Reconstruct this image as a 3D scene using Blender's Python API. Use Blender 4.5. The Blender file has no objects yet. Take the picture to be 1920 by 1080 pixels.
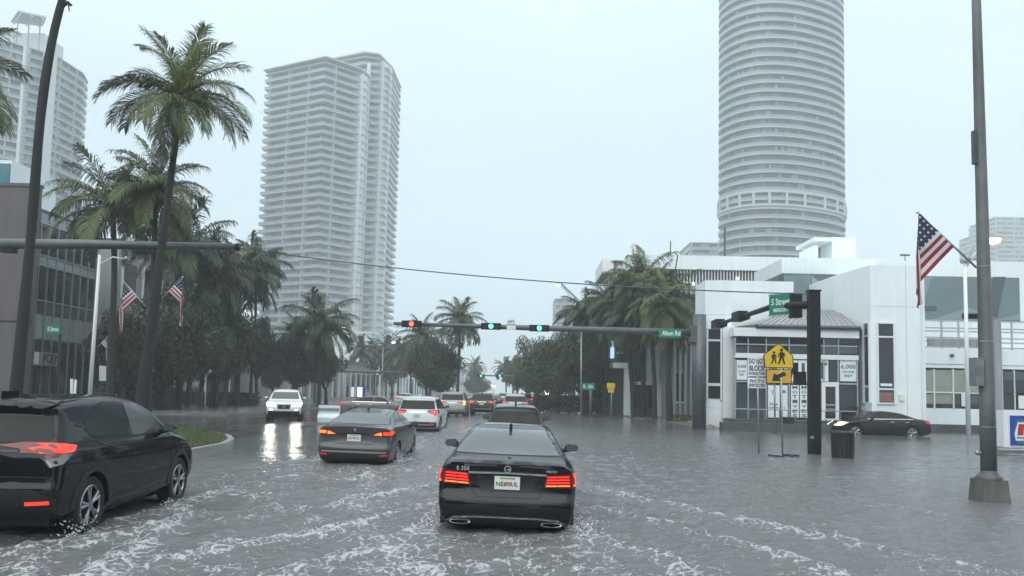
import bpy, bmesh, math, random
import numpy as np
from mathutils import Vector, Matrix, noise as mnoise
from mathutils.bvhtree import BVHTree

SC = bpy.context.scene
COL = SC.collection
R = math.radians
random.seed(7)
RNG = np.random.default_rng(7)

# ------------------------------------------------------------------ camera
F_PX = 1450.0
PPX, PPY = 960.0, 631.0
ROLL = 0.022
_vx, _vy = 980.0 - PPX, 735.0 - PPY
_ux = _vx * math.cos(ROLL) + _vy * math.sin(ROLL)
_uy = -_vx * math.sin(ROLL) + _vy * math.cos(ROLL)
YAW = math.atan(_ux / F_PX)
PITCH = math.atan(_uy / math.hypot(F_PX, _ux))
CAM = Vector((0, 0, 1.8))
_fw = Vector((-math.sin(YAW) * math.cos(PITCH), math.cos(YAW) * math.cos(PITCH), math.sin(PITCH)))
_rt = Vector((math.cos(YAW), math.sin(YAW), 0))
_up = _rt.cross(_fw)
CUP = _up * math.cos(ROLL) - _rt * math.sin(ROLL)
CRT = _rt * math.cos(ROLL) + _up * math.sin(ROLL)
CFW = _fw
cam_data = bpy.data.cameras.new('camera')
cam_data.sensor_width = 36
cam_data.lens = 36 * F_PX / 1920
cam_data.shift_y = (PPY - 540) / 1920
cam_data.clip_start = 0.1
cam_data.clip_end = 4000
cam = bpy.data.objects.new('camera', cam_data)
COL.objects.link(cam)
mw = Matrix(((CRT.x, CUP.x, -CFW.x, CAM.x), (CRT.y, CUP.y, -CFW.y, CAM.y), (CRT.z, CUP.z, -CFW.z, CAM.z), (0, 0, 0, 1)))
cam.matrix_world = mw
SC.camera = cam


def W(px, py, Y):
    """point of the world at depth y = Y seen at photo pixel (px, py)"""
    d = CFW + CRT * ((px - PPX) / F_PX) - CUP * ((py - PPY) / F_PX)
    return CAM + d * (Y / d.y)


def G(px, py, z=0.0):
    d = CFW + CRT * ((px - PPX) / F_PX) - CUP * ((py - PPY) / F_PX)
    return CAM + d * ((z - CAM.z) / d.z)


def WX(px, py, X):
    d = CFW + CRT * ((px - PPX) / F_PX) - CUP * ((py - PPY) / F_PX)
    return CAM + d * (X / d.x)


# ------------------------------------------------------------------ sky, sun, exposure
world = bpy.data.worlds.new('World')
SC.world = world
world.use_nodes = True
nt = world.node_tree
nt.nodes.clear()
n_out = nt.nodes.new('ShaderNodeOutputWorld')
n_sky = nt.nodes.new('ShaderNodeTexSky')
n_sky.sky_type = 'NISHITA'
n_sky.sun_disc = False
SUN_EL, SUN_AZ = R(52), R(205)
n_sky.sun_elevation = SUN_EL
n_sky.sun_rotation = SUN_AZ
bg_sky = nt.nodes.new('ShaderNodeBackground')
bg_sky.inputs['Strength'].default_value = 0.05
nt.links.new(n_sky.outputs[0], bg_sky.inputs['Color'])
tc = nt.nodes.new('ShaderNodeTexCoord')
sep = nt.nodes.new('ShaderNodeSeparateXYZ')
nt.links.new(tc.outputs['Generated'], sep.inputs[0])
ramp = nt.nodes.new('ShaderNodeValToRGB')
nt.links.new(sep.outputs['Z'], ramp.inputs[0])
cr = ramp.color_ramp
cr.elements[0].position = 0.0
cr.elements[0].color = (0.43, 0.54, 0.62, 1)
cr.elements[1].position = 1.0
cr.elements[1].color = (0.95, 1.0, 1.0, 1)
e = cr.elements.new(0.3)
e.color = (0.475, 0.60, 0.685, 1)
nz = nt.nodes.new('ShaderNodeTexNoise')
nz.inputs['Scale'].default_value = 1.6
nz.inputs['Detail'].default_value = 3
mp = nt.nodes.new('ShaderNodeMapping')
mp.inputs['Scale'].default_value = (1, 1, 3)
nt.links.new(tc.outputs['Generated'], mp.inputs[0])
nt.links.new(mp.outputs[0], nz.inputs['Vector'])
mr = nt.nodes.new('ShaderNodeMapRange')
mr.inputs['From Min'].default_value = 0.25
mr.inputs['From Max'].default_value = 0.75
mr.inputs['To Min'].default_value = 0.90
mr.inputs['To Max'].default_value = 1.08
nt.links.new(nz.outputs[0], mr.inputs[0])
bg_cl = nt.nodes.new('ShaderNodeBackground')
nt.links.new(ramp.outputs[0], bg_cl.inputs['Color'])
nt.links.new(mr.outputs[0], bg_cl.inputs['Strength'])
mixs = nt.nodes.new('ShaderNodeMixShader')
mixs.inputs[0].default_value = 0.92      # a closed cloud deck over the clear sky
nt.links.new(bg_sky.outputs[0], mixs.inputs[1])
nt.links.new(bg_cl.outputs[0], mixs.inputs[2])
nt.links.new(mixs.outputs[0], n_out.inputs['Surface'])

sun_d = bpy.data.lights.new('sun', 'SUN')
sun_d.energy = 1.25
sun_d.angle = R(80)
sun_d.color = (1.0, 0.97, 0.93)
sun = bpy.data.objects.new('sun', sun_d)
COL.objects.link(sun)
_sd = Vector((math.sin(SUN_AZ) * math.cos(SUN_EL), math.cos(SUN_AZ) * math.cos(SUN_EL), math.sin(SUN_EL)))
sun.rotation_euler = (-_sd).to_track_quat('-Z', 'Y').to_euler()

SC.view_settings.view_transform = 'Standard'
SC.view_settings.look = 'None'
SC.view_settings.exposure = 0.75
HAZE = 0.0012
SC.view_settings.gamma = 1
SC.view_settings.use_curve_mapping = False
SC.cycles.use_denoising = True
SC.cycles.max_bounces = 8
SC.cycles.diffuse_bounces = 3
SC.cycles.glossy_bounces = 3
SC.cycles.transmission_bounces = 3
SC.cycles.volume_bounces = 3
SC.cycles.transparent_max_bounces = 6
SC.cycles.caustics_reflective = False
SC.cycles.caustics_refractive = False
SC.cycles.use_adaptive_sampling = True
SC.cycles.adaptive_threshold = 0.02


# ------------------------------------------------------------------ helpers
def prop(o, label=None, cat=None, group=None, kind=None):
    if label: o['label'] = label
    if cat: o['category'] = cat
    if group: o['group'] = group
    if kind: o['kind'] = kind
    return o


def empty(name, loc=(0, 0, 0), rz=0.0, label=None, cat=None, group=None):
    o = bpy.data.objects.new(name, None)
    COL.objects.link(o)
    o.location = loc
    o.rotation_euler = (0, 0, rz)
    o.empty_display_size = 0.2
    return prop(o, label, cat, group)


def link(name, me, mat=None, parent=None, smooth=False, angle=None):
    o = bpy.data.objects.new(name, me)
    COL.objects.link(o)
    if mat is not None and not me.materials:
        me.materials.append(mat)
    if parent is not None: o.parent = parent
    if smooth:
        me.polygons.foreach_set('use_smooth', [True] * len(me.polygons))
        if angle:
            sharp_by_angle(me, angle)
    return o


def sharp_by_angle(me, ang):
    bm = bmesh.new(); bm.from_mesh(me)
    for e in bm.edges:
        if len(e.link_faces) == 2:
            e.smooth = e.calc_face_angle(0) < ang
        else:
            e.smooth = False
    bm.to_mesh(me); bm.free()


class MB:
    """collects geometry for one mesh"""
    def __init__(s): s.v = []; s.f = []; s.m = []; s.cur = 0

    def quad(s, *p):
        b = len(s.v); s.v += [tuple(q) for q in p]; s.f.append(tuple(range(b, b + len(p)))); s.m.append(s.cur)

    def box(s, x0, x1, y0, y1, z0, z1):
        b = len(s.v)
        s.v += [(x0, y0, z0), (x1, y0, z0), (x1, y1, z0), (x0, y1, z0), (x0, y0, z1), (x1, y0, z1), (x1, y1, z1), (x0, y1, z1)]
        for q in ((0, 3, 2, 1), (4, 5, 6, 7), (0, 1, 5, 4), (1, 2, 6, 5), (2, 3, 7, 6), (3, 0, 4, 7)):
            s.f.append(tuple(b + i for i in q)); s.m.append(s.cur)
        return s

    def prism(s, poly, z0, z1):
        b = len(s.v); n = len(poly)
        s.v += [(p[0], p[1], z0) for p in poly] + [(p[0], p[1], z1) for p in poly]
        for i in range(n):
            j = (i + 1) % n
            s.f.append((b + i, b + j, b + n + j, b + n + i)); s.m.append(s.cur)
        s.f.append(tuple(b + n + i for i in range(n))); s.m.append(s.cur)
        s.f.append(tuple(b + i for i in reversed(range(n)))); s.m.append(s.cur)
        return s

    def tube(s, pts, rad, n=10, caps=True):
        pts = [Vector(p) for p in pts]
        if not hasattr(rad, '__len__'): rad = [rad] * len(pts)
        b = len(s.v)
        prev = None
        for i, p in enumerate(pts):
            t = (pts[min(i + 1, len(pts) - 1)] - pts[max(i - 1, 0)]).normalized()
            if prev is None:
                a = Vector((0, 0, 1)) if abs(t.z) < 0.9 else Vector((0, 1, 0))
                u = t.cross(a).normalized()
            else:
                u = (prev - t * prev.dot(t)).normalized()
            prev = u
            w = t.cross(u)
            for k in range(n):
                an = 2 * math.pi * k / n
                s.v.append(tuple(p + (u * math.cos(an) + w * math.sin(an)) * rad[i]))
        for i in range(len(pts) - 1):
            for k in range(n):
                k2 = (k + 1) % n
                s.f.append((b + i * n + k, b + i * n + k2, b + (i + 1) * n + k2, b + (i + 1) * n + k)); s.m.append(s.cur)
        if caps:
            s.f.append(tuple(b + k for k in reversed(range(n)))); s.m.append(s.cur)
            e = b + (len(pts) - 1) * n
            s.f.append(tuple(e + k for k in range(n))); s.m.append(s.cur)
        return s

    def lathe(s, prof, n=16, c=(0, 0, 0), axis='z'):
        b = len(s.v)
        for (r, h) in prof:
            for k in range(n):
                a = 2 * math.pi * k / n
                if axis == 'z': s.v.append((c[0] + r * math.cos(a), c[1] + r * math.sin(a), c[2] + h))
                elif axis == 'x': s.v.append((c[0] + h, c[1] + r * math.cos(a), c[2] + r * math.sin(a)))
                else: s.v.append((c[0] + r * math.cos(a), c[1] + h, c[2] + r * math.sin(a)))
        for i in range(len(prof) - 1):
            for k in range(n):
                k2 = (k + 1) % n
                q = (b + i * n + k, b + i * n + k2, b + (i + 1) * n + k2, b + (i + 1) * n + k)
                s.f.append(q if axis != 'y' else q[::-1]); s.m.append(s.cur)
        return s

    def add(s, other, M=None):
        b = len(s.v)
        s.v += [tuple(M @ Vector(p)) for p in other.v] if M else other.v
        s.f += [tuple(b + i for i in f) for f in other.f]; s.m += other.m
        return s

    def mesh(s, name='mesh', mats=None):
        me = bpy.data.meshes.new(name)
        me.from_pydata(s.v, [], s.f)
        if mats:
            for m in mats: me.materials.append(m)
            me.polygons.foreach_set('material_index', s.m)
        me.update()
        return me

    def build(s, name, mat, parent=None, smooth=False, angle=None, **k):
        o = link(name, s.mesh(name), mat, parent, smooth, angle)
        return prop(o, **k) if k else o


def boxobj(name, mat, parent, x0, x1, y0, y1, z0, z1, bevel=0.0, **k):
    me = MB().box(x0, x1, y0, y1, z0, z1).mesh(name)
    if bevel:
        bm = bmesh.new(); bm.from_mesh(me)
        bmesh.ops.bevel(bm, geom=bm.edges[:], offset=bevel, segments=2, affect='EDGES')
        bm.to_mesh(me); bm.free()
    o = link(name, me, mat, parent)
    return prop(o, **k) if k else o


def copy_tree(o, parent=None):
    c = o.copy(); COL.objects.link(c)
    c.parent = parent
    for ch in list(o.children): copy_tree(ch, c)
    return c


# ------------------------------------------------------------------ materials
def mat(name, col, rough=0.6, metal=0.0, var=0.0, scale=3.0, bump=0.0, bscale=40.0, coat=0.0, emit=None, estr=0.0,
        spec=0.5, streak=0.0, alpha=None, stretch=None, ior=None):
    m = bpy.data.materials.new(name); m.use_nodes = True
    t = m.node_tree; p = t.nodes['Principled BSDF']
    p.inputs['Base Color'].default_value = (*col, 1)
    p.inputs['Roughness'].default_value = rough
    p.inputs['Metallic'].default_value = metal
    p.inputs['Specular IOR Level'].default_value = spec
    p.inputs['Coat Weight'].default_value = coat
    p.inputs['Coat Roughness'].default_value = 0.04
    if ior: p.inputs['IOR'].default_value = ior
    if emit:
        p.inputs['Emission Color'].default_value = (*emit, 1); p.inputs['Emission Strength'].default_value = estr
    tcn = t.nodes.new('ShaderNodeTexCoord')
    src = tcn.outputs['Object']
    if stretch:
        mpn = t.nodes.new('ShaderNodeMapping'); mpn.inputs['Scale'].default_value = stretch
        t.links.new(src, mpn.inputs[0]); src = mpn.outputs[0]
    if var:
        n = t.nodes.new('ShaderNodeTexNoise'); n.inputs['Scale'].default_value = scale; n.inputs['Detail'].default_value = 6
        n.inputs['Roughness'].default_value = 0.65
        t.links.new(src, n.inputs['Vector'])
        mrn = t.nodes.new('ShaderNodeMapRange')
        mrn.inputs['From Min'].default_value = 0.3; mrn.inputs['From Max'].default_value = 0.7
        mrn.inputs['To Min'].default_value = 1 - var; mrn.inputs['To Max'].default_value = 1 + var
        t.links.new(n.outputs[0], mrn.inputs[0])
        vm = t.nodes.new('ShaderNodeVectorMath'); vm.operation = 'SCALE'
        vm.inputs[0].default_value = col
        t.links.new(mrn.outputs[0], vm.inputs['Scale'])
        last = vm.outputs[0]
        if streak:
            mp2 = t.nodes.new('ShaderNodeMapping'); mp2.inputs['Scale'].default_value = (1.6, 1.6, 0.12)
            t.links.new(tcn.outputs['Object'], mp2.inputs[0])
            n2 = t.nodes.new('ShaderNodeTexNoise'); n2.inputs['Scale'].default_value = 2.2; n2.inputs['Detail'].default_value = 5
            t.links.new(mp2.outputs[0], n2.inputs['Vector'])
            m2 = t.nodes.new('ShaderNodeMapRange')
            m2.inputs['From Min'].default_value = 0.42; m2.inputs['From Max'].default_value = 0.66
            m2.inputs['To Min'].default_value = 1; m2.inputs['To Max'].default_value = 1 - streak
            t.links.new(n2.outputs[0], m2.inputs[0])
            v2 = t.nodes.new('ShaderNodeVectorMath'); v2.operation = 'SCALE'
            t.links.new(last, v2.inputs[0]); t.links.new(m2.outputs[0], v2.inputs['Scale'])
            last = v2.outputs[0]
        t.links.new(last, p.inputs['Base Color'])
        mr3 = t.nodes.new('ShaderNodeMapRange')
        mr3.inputs['To Min'].default_value = max(0.02, rough * 0.75); mr3.inputs['To Max'].default_value = min(1, rough * 1.25)
        t.links.new(n.outputs[0], mr3.inputs[0]); t.links.new(mr3.outputs[0], p.inputs['Roughness'])
    if bump:
        n = t.nodes.new('ShaderNodeTexNoise'); n.inputs['Scale'].default_value = bscale; n.inputs['Detail'].default_value = 4
        t.links.new(src, n.inputs['Vector'])
        bn = t.nodes.new('ShaderNodeBump'); bn.inputs['Strength'].default_value = bump; bn.inputs['Distance'].default_value = 0.02
        t.links.new(n.outputs[0], bn.inputs['Height']); t.links.new(bn.outputs[0], p.inputs['Normal'])
    return m


def leafmat(name, c1, c2, rough=0.55):
    m = bpy.data.materials.new(name); m.use_nodes = True
    t = m.node_tree; p = t.nodes['Principled BSDF']
    g = t.nodes.new('ShaderNodeNewGeometry')
    oi = t.nodes.new('ShaderNodeObjectInfo')
    n = t.nodes.new('ShaderNodeTexNoise'); n.inputs['Scale'].default_value = 0.7; n.inputs['Detail'].default_value = 3
    tcn = t.nodes.new('ShaderNodeTexCoord'); t.links.new(tcn.outputs['Object'], n.inputs['Vector'])
    a = t.nodes.new('ShaderNodeMath'); a.operation = 'ADD'
    t.links.new(g.outputs['Random Per Island'], a.inputs[0]); t.links.new(n.outputs[0], a.inputs[1])
    b = t.nodes.new('ShaderNodeMath'); b.operation = 'MULTIPLY_ADD'
    t.links.new(oi.outputs['Random'], b.inputs[0]); b.inputs[1].default_value = 0.4; t.links.new(a.outputs[0], b.inputs[2])
    mrn = t.nodes.new('ShaderNodeMapRange'); mrn.inputs['From Min'].default_value = 0.5; mrn.inputs['From Max'].default_value = 1.8
    t.links.new(b.outputs[0], mrn.inputs[0])
    mx = t.nodes.new('ShaderNodeMix'); mx.data_type = 'RGBA'
    mx.inputs['A'].default_value = (*c1, 1); mx.inputs['B'].default_value = (*c2, 1)
    t.links.new(mrn.outputs[0], mx.inputs['Factor'])
    t.links.new(mx.outputs['Result'], p.inputs['Base Color'])
    p.inputs['Roughness'].default_value = rough
    p.inputs['Specular IOR Level'].default_value = 0.4
    return m


M = {}
M['white_wall'] = mat('white_wall', (0.80, 0.87, 0.88), 0.5, var=0.04, scale=0.35, streak=0.05, bump=0.1, bscale=25)
M['white_trim'] = mat('white_trim', (0.74, 0.77, 0.77), 0.4, var=0.05, scale=1.5)
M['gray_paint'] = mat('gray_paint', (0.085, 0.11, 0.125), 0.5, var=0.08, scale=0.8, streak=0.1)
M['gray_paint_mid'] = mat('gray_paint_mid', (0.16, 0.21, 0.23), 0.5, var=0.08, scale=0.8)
M['gray_wall'] = mat('gray_wall', (0.30, 0.32, 0.33), 0.6, var=0.1, scale=0.7, streak=0.25)
M['dark_plinth'] = mat('dark_plinth', (0.07, 0.08, 0.08), 0.5, var=0.2, scale=2, streak=0.2)
M['brown_stucco'] = mat('brown_stucco', (0.115, 0.10, 0.105), 0.65, var=0.12, scale=0.5, streak=0.15, bump=0.3, bscale=60)
M['glass_dark'] = mat('glass_dark', (0.02, 0.026, 0.03), 0.06, var=0.3, scale=0.5, spec=0.6)
M['glass_mid'] = mat('glass_mid', (0.06, 0.08, 0.085), 0.08, var=0.35, scale=0.6, spec=0.6)
M['glass_blind'] = mat('glass_blind', (0.30, 0.33, 0.27), 0.25, var=0.12, scale=1.2)
M['glass_teal'] = mat('glass_teal', (0.03, 0.16, 0.20), 0.08, var=0.1, scale=1)
M['spandrel'] = mat('spandrel', (0.30, 0.35, 0.36), 0.25, var=0.15, scale=0.5)
M['alu'] = mat('aluminium', (0.45, 0.48, 0.48), 0.35, 0.7, var=0.1, scale=4)
M['metal_roof'] = mat('metal_roof', (0.34, 0.31, 0.32), 0.22, 0.5, var=0.12, scale=2)
M['metal_dark'] = mat('metal_dark', (0.07, 0.08, 0.085), 0.35, 0.3, var=0.2, scale=4)
M['black_metal'] = mat('black_metal', (0.010, 0.012, 0.014), 0.5, 0.0, var=0.3, scale=5, spec=0.25)
M['galv'] = mat('galvanised', (0.32, 0.34, 0.34), 0.35, 0.6, var=0.25, scale=6, streak=0.2)
M['mast_gray'] = mat('mast_gray', (0.10, 0.115, 0.12), 0.35, 0.3, var=0.15, scale=2, streak=0.15)
M['concrete_pole'] = mat('concrete_pole', (0.15, 0.155, 0.15), 0.5, 0.1, var=0.22, scale=3, streak=0.45, bump=0.15, bscale=50)
M['concrete'] = mat('concrete', (0.13, 0.13, 0.12), 0.6, var=0.25, scale=3, streak=0.3, bump=0.3, bscale=40)
M['green_sign'] = mat('green_sign', (0.005, 0.20, 0.11), 0.35, var=0.08, scale=5)
M['sign_white'] = mat('sign_white', (0.75, 0.80, 0.80), 0.35, var=0.04, scale=6)
M['sign_yellow'] = mat('sign_yellow', (0.68, 0.46, 0.02), 0.4, var=0.12, scale=6)
M['sign_orange'] = mat('sign_orange', (0.62, 0.35, 0.03), 0.4, var=0.1, scale=6)
M['sign_black'] = mat('sign_black', (0.015, 0.015, 0.015), 0.4)
M['sign_teal'] = mat('sign_teal', (0.03, 0.10, 0.11), 0.4)
M['red'] = mat('red_paint', (0.45, 0.02, 0.025), 0.4, var=0.06)
M['blue'] = mat('blue_paint', (0.015, 0.05, 0.36), 0.35, var=0.05)
M['bin_black'] = mat('bin_black', (0.018, 0.02, 0.022), 0.45, var=0.2, scale=8)
M['bark_palm'] = mat('bark_palm', (0.018, 0.017, 0.017), 0.75, var=0.35, scale=3, bump=0.8, bscale=9, stretch=(1, 1, 5))
M['bark_pale'] = mat('bark_pale', (0.05, 0.05, 0.048), 0.75, var=0.3, scale=3, bump=0.6, bscale=9, stretch=(1, 1, 5))
M['bark'] = mat('bark', (0.022, 0.019, 0.016), 0.8, var=0.35, scale=5, bump=0.8, bscale=20, stretch=(1, 1, 0.3))
M['leaf_palm'] = leafmat('leaf_palm', (0.028, 0.052, 0.018), (0.11, 0.135, 0.04))
M['leaf_young'] = leafmat('leaf_young', (0.10, 0.15, 0.03), (0.22, 0.24, 0.05))
M['leaf_dark'] = leafmat('leaf_dark', (0.012, 0.021, 0.012), (0.036, 0.054, 0.025))
M['leaf_mid'] = leafmat('leaf_mid', (0.017, 0.032, 0.014), (0.055, 0.082, 0.032))
M['rachis'] = mat('rachis', (0.16, 0.16, 0.05), 0.5, var=0.2, scale=4)
M['rachis_dark'] = mat('rachis_dark', (0.06, 0.065, 0.03), 0.5, var=0.2, scale=4)
M['grass'] = leafmat('grass', (0.045, 0.085, 0.022), (0.10, 0.145, 0.04))
M['soil'] = mat('soil', (0.035, 0.05, 0.02), 0.8, var=0.3, scale=3, bump=0.4)
M['kerb'] = mat('kerb', (0.30, 0.30, 0.28), 0.4, var=0.2, scale=3)
M['pavement'] = mat('pavement', (0.17, 0.17, 0.16), 0.25, var=0.25, scale=0.8)
# ------------------------------------------------------------------ ground, water
def fbm(x, y, seed=0, octv=4):
    """cheap value noise with numpy"""
    def vn(x, y, s):
        xi = np.floor(x).astype(np.int64); yi = np.floor(y).astype(np.int64)
        xf = x - xi; yf = y - yi
        u = xf * xf * (3 - 2 * xf); v = yf * yf * (3 - 2 * yf)
        def h(a, b):
            n = (a * 374761393 + b * 668265263 + s * 982451653) & 0x7fffffff
            n = ((n ^ (n >> 13)) * 1274126177) & 0x7fffffff
            return ((n ^ (n >> 16)) & 0xffff) / 65535.0
        return (h(xi, yi) * (1 - u) + h(xi + 1, yi) * u) * (1 - v) + (h(xi, yi + 1) * (1 - u) + h(xi + 1, yi + 1) * u) * v
    t = 0; a = 0.5; f = 1.0
    for o in range(octv):
        t = t + a * vn(x * f + 17.3 * o, y * f - 9.1 * o, seed + o); a *= 0.5; f *= 2.03
    return t / (1 - 0.5 ** octv)


def grid_mesh(name, xs, ys, zf, attrs=None):
    X, Y = np.meshgrid(xs, ys)
    Z = zf(X, Y)
    nx, ny = len(xs), len(ys)
    co = np.stack([X, Y, Z], -1).reshape(-1, 3)
    i = np.arange(nx * ny).reshape(ny, nx)
    q = np.stack([i[:-1, :-1], i[:-1, 1:], i[1:, 1:], i[1:, :-1]], -1).reshape(-1, 4)
    me = bpy.data.meshes.new(name)
    me.vertices.add(len(co)); me.vertices.foreach_set('co', co.ravel())
    me.loops.add(q.size); me.loops.foreach_set('vertex_index', q.ravel().astype(np.int32))
    me.polygons.add(len(q)); me.polygons.foreach_set('loop_start', (np.arange(len(q)) * 4).astype(np.int32))
    me.polygons.foreach_set('loop_total', np.full(len(q), 4, np.int32))
    me.polygons.foreach_set('use_smooth', np.ones(len(q), bool))
    me.update(calc_edges=True)
    if attrs:
        for k, fn in attrs.items():
            a = me.attributes.new(k, 'FLOAT', 'POINT')
            a.data.foreach_set('value', fn(X, Y).ravel().astype(np.float32))
    return me


def sstep(a, b, x):
    t = np.clip((x - a) / (b - a), 0, 1); return t * t * (3 - 2 * t)


def ground_z(X, Y):
    z = -0.17 + 0.0 * X
    # the opposite carriageway on the left stands just clear of the water
    left = sstep(-6.5, -10.5, X) * sstep(15, 22, Y)
    z = z + left * (0.195 + 0.035 * (fbm(X * 0.35, Y * 0.12, 3) - 0.5) * 2)
    z = z + 0.095 * sstep(-4.6, -5.6, X) * sstep(20, 15, Y)
    far = sstep(60, 90, Y) * (1 - left)
    z = z + far * 0.14
    return z


m = bpy.data.materials.new('wet_asphalt'); m.use_nodes = True
t = m.node_tree; p = t.nodes['Principled BSDF']
tcn = t.nodes.new('ShaderNodeTexCoord')
n1 = t.nodes.new('ShaderNodeTexNoise'); n1.inputs['Scale'].default_value = 0.35; n1.inputs['Detail'].default_value = 6
t.links.new(tcn.outputs['Object'], n1.inputs['Vector'])
n2 = t.nodes.new('ShaderNodeTexNoise'); n2.inputs['Scale'].default_value = 60; n2.inputs['Detail'].default_value = 3
t.links.new(tcn.outputs['Object'], n2.inputs['Vector'])
r1 = t.nodes.new('ShaderNodeMapRange'); r1.inputs['From Min'].default_value = 0.4; r1.inputs['From Max'].default_value = 0.6
r1.inputs['To Min'].default_value = 0.05; r1.inputs['To Max'].default_value = 0.24
t.links.new(n1.outputs[0], r1.inputs[0]); t.links.new(r1.outputs[0], p.inputs['Roughness'])
r2 = t.nodes.new('ShaderNodeMapRange'); r2.inputs['To Min'].default_value = 0.05; r2.inputs['To Max'].default_value = 0.10
t.links.new(n1.outputs[0], r2.inputs[0])
cmb = t.nodes.new('ShaderNodeCombineColor')
for k in range(3): t.links.new(r2.outputs[0], cmb.inputs[k])
t.links.new(cmb.outputs[0], p.inputs['Base Color'])
bn = t.nodes.new('ShaderNodeBump'); bn.inputs['Strength'].default_value = 0.25; bn.inputs['Distance'].default_value = 0.01
t.links.new(n2.outputs[0], bn.inputs['Height']); t.links.new(bn.outputs[0], p.inputs['Normal'])
M['asphalt'] = m

gx = np.concatenate([np.linspace(-450, -40, 30), np.linspace(-38, 30, 140), np.linspace(32, 450, 30)])
gy = np.concatenate([np.linspace(-55, 0, 10), np.linspace(1, 80, 150), np.linspace(85, 900, 60)])
prop(link('ground', grid_mesh('ground', gx, gy, ground_z), M['asphalt']), kind='structure')

# wakes: (start x, y, dx/dy slope, length, strength); they trail towards the camera, away from the cars
WAKES = [
    (1.05, 15.6, 0.50, 9.5, 1.0), (-1.5, 14.8, -0.55, 9.0, 0.9),
    (1.2, 12.6, 0.42, 7.5, 0.9), (-1.4, 12.2, -0.50, 7.5, 0.9),
    (0.9, 10.2, 0.35, 5.5, 0.7), (-1.3, 10.2, -0.35, 5.5, 0.7),
    (-2.9, 20.0, 0.36, 6.5, 0.6), (-5.0, 19.4, -0.45, 7.0, 0.5),
    (-4.6, 16.2, -0.1, 8.0, 0.3), (-3.4, 16.8, 0.18, 7.0, 0.35),
    (-5.0, 11.6, 0.30, 7.0, 0.8), (-5.3, 8.6, 0.55, 5.0, 0.6), (-4.9, 13.4, 0.70, 7.5, 0.55),
    (4.0, 17.0, 0.62, 9.0, 0.35), (2.0, 22.0, 0.7, 9.0, 0.25), (-3.2, 36.0, 0.25, 10.0, 0.5),
]


CARS_FOOT = [(-0.2, 12.5, 1.05, 2.7), (-3.98, 20.7, 1.05, 2.7), (-6.1, 10.7, 1.0, 2.4), (-4.5, 36.0, 1.1, 2.8),
             (-0.22, 25.6, 1.05, 2.6)]


def wake_field(X, Y):
    h = np.zeros_like(X); fo = np.zeros_like(X)
    wob = (fbm(X * 0.55, Y * 0.55, 11, 3) - 0.5)
    wob2 = (fbm(X * 2.2, Y * 2.2, 12, 3) - 0.5)
    for k, (x0, y0, sl, ln, st) in enumerate(WAKES):
        s = y0 - Y
        on = sstep(-0.3, 0.6, s) * sstep(ln * 1.08, ln * 0.55, s)
        nrm = 1 / math.sqrt(1 + sl * sl)
        d = (X - (x0 + sl * s)) * nrm + wob * 1.1 * np.clip(s / 3, 0, 1) + wob2 * 0.25
        wd = 0.08 + 0.026 * np.clip(s, 0, 20)
        crest = np.exp(-(d / wd) ** 2)
        trough = np.exp(-((d + math.copysign(2.2, -sl if sl else 1) * wd * -0.0 - 2.0 * wd * np.sign(sl if sl else 1)) / (wd * 1.5)) ** 2)
        h += on * st * (0.065 * crest - 0.03 * trough)
        breaks = 0.45 + 1.2 * fbm(X * 0.9 + k * 7, Y * 0.6, 40 + k, 3)
        fo += on * st * (crest * 1.15 + 0.18 * np.exp(-(d / (wd * 3.0)) ** 2)) * np.clip(breaks - 0.2, 0, 1.2)
    # churned water just behind each car and foam rims along the hulls
    for (cx, cy, hw, hl) in CARS_FOOT:
        b = np.exp(-((X - cx) / (hw * 1.1)) ** 4) * sstep(cy - hl - 4.5, cy - hl - 0.8, Y) * sstep(cy - hl + 0.3, cy - hl - 0.2, Y)
        h += b * 0.05 * (fbm(X * 2.6, Y * 2.6, 21, 4) - 0.5) * 2
        fo += b * (0.18 + 0.25 * fbm(X * 1.5, Y * 1.1, 24, 3))
        q = np.maximum(np.abs(X - cx) - hw, np.abs(Y - cy) - hl)
        rim = np.exp(-(np.clip(q, 0, 9) / 0.30) ** 2) * (np.abs(X - cx) > hw * 0.75)
        fo += rim * 0.55
        h += 0.025 * rim * fbm(X * 4, Y * 4, 29, 3)
    s = 10.6 - Y
    V_ = sstep(1.5 + .62 * s, .6 + .40 * s, np.abs(X + .2)) * sstep(-.5, 1.2, s)
    fo += V_ * (.06 + .55 * fbm(X * .9, Y * .8, 91, 3)) * .75
    s = 18.6 - Y
    V_ = sstep(1.6 + .3 * s, .8 + .15 * s, np.abs(X + 4.1)) * sstep(-.3, 1.0, s) * sstep(9, 3, s)
    fo += V_ * .45 * fbm(X * 1.1, Y * .8, 92, 3)
    return h, fo


def calmness(X, Y):
    l_ = sstep(-2.8, -6.5, X) * sstep(15.5, 21, Y)
    r_ = sstep(5.5, 10, X) * sstep(14, 22, Y)
    f_ = sstep(26, 44, Y)
    return 1 - np.clip(0.72 * l_ + 0.5 * r_ + 0.45 * f_, 0, .78)


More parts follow.
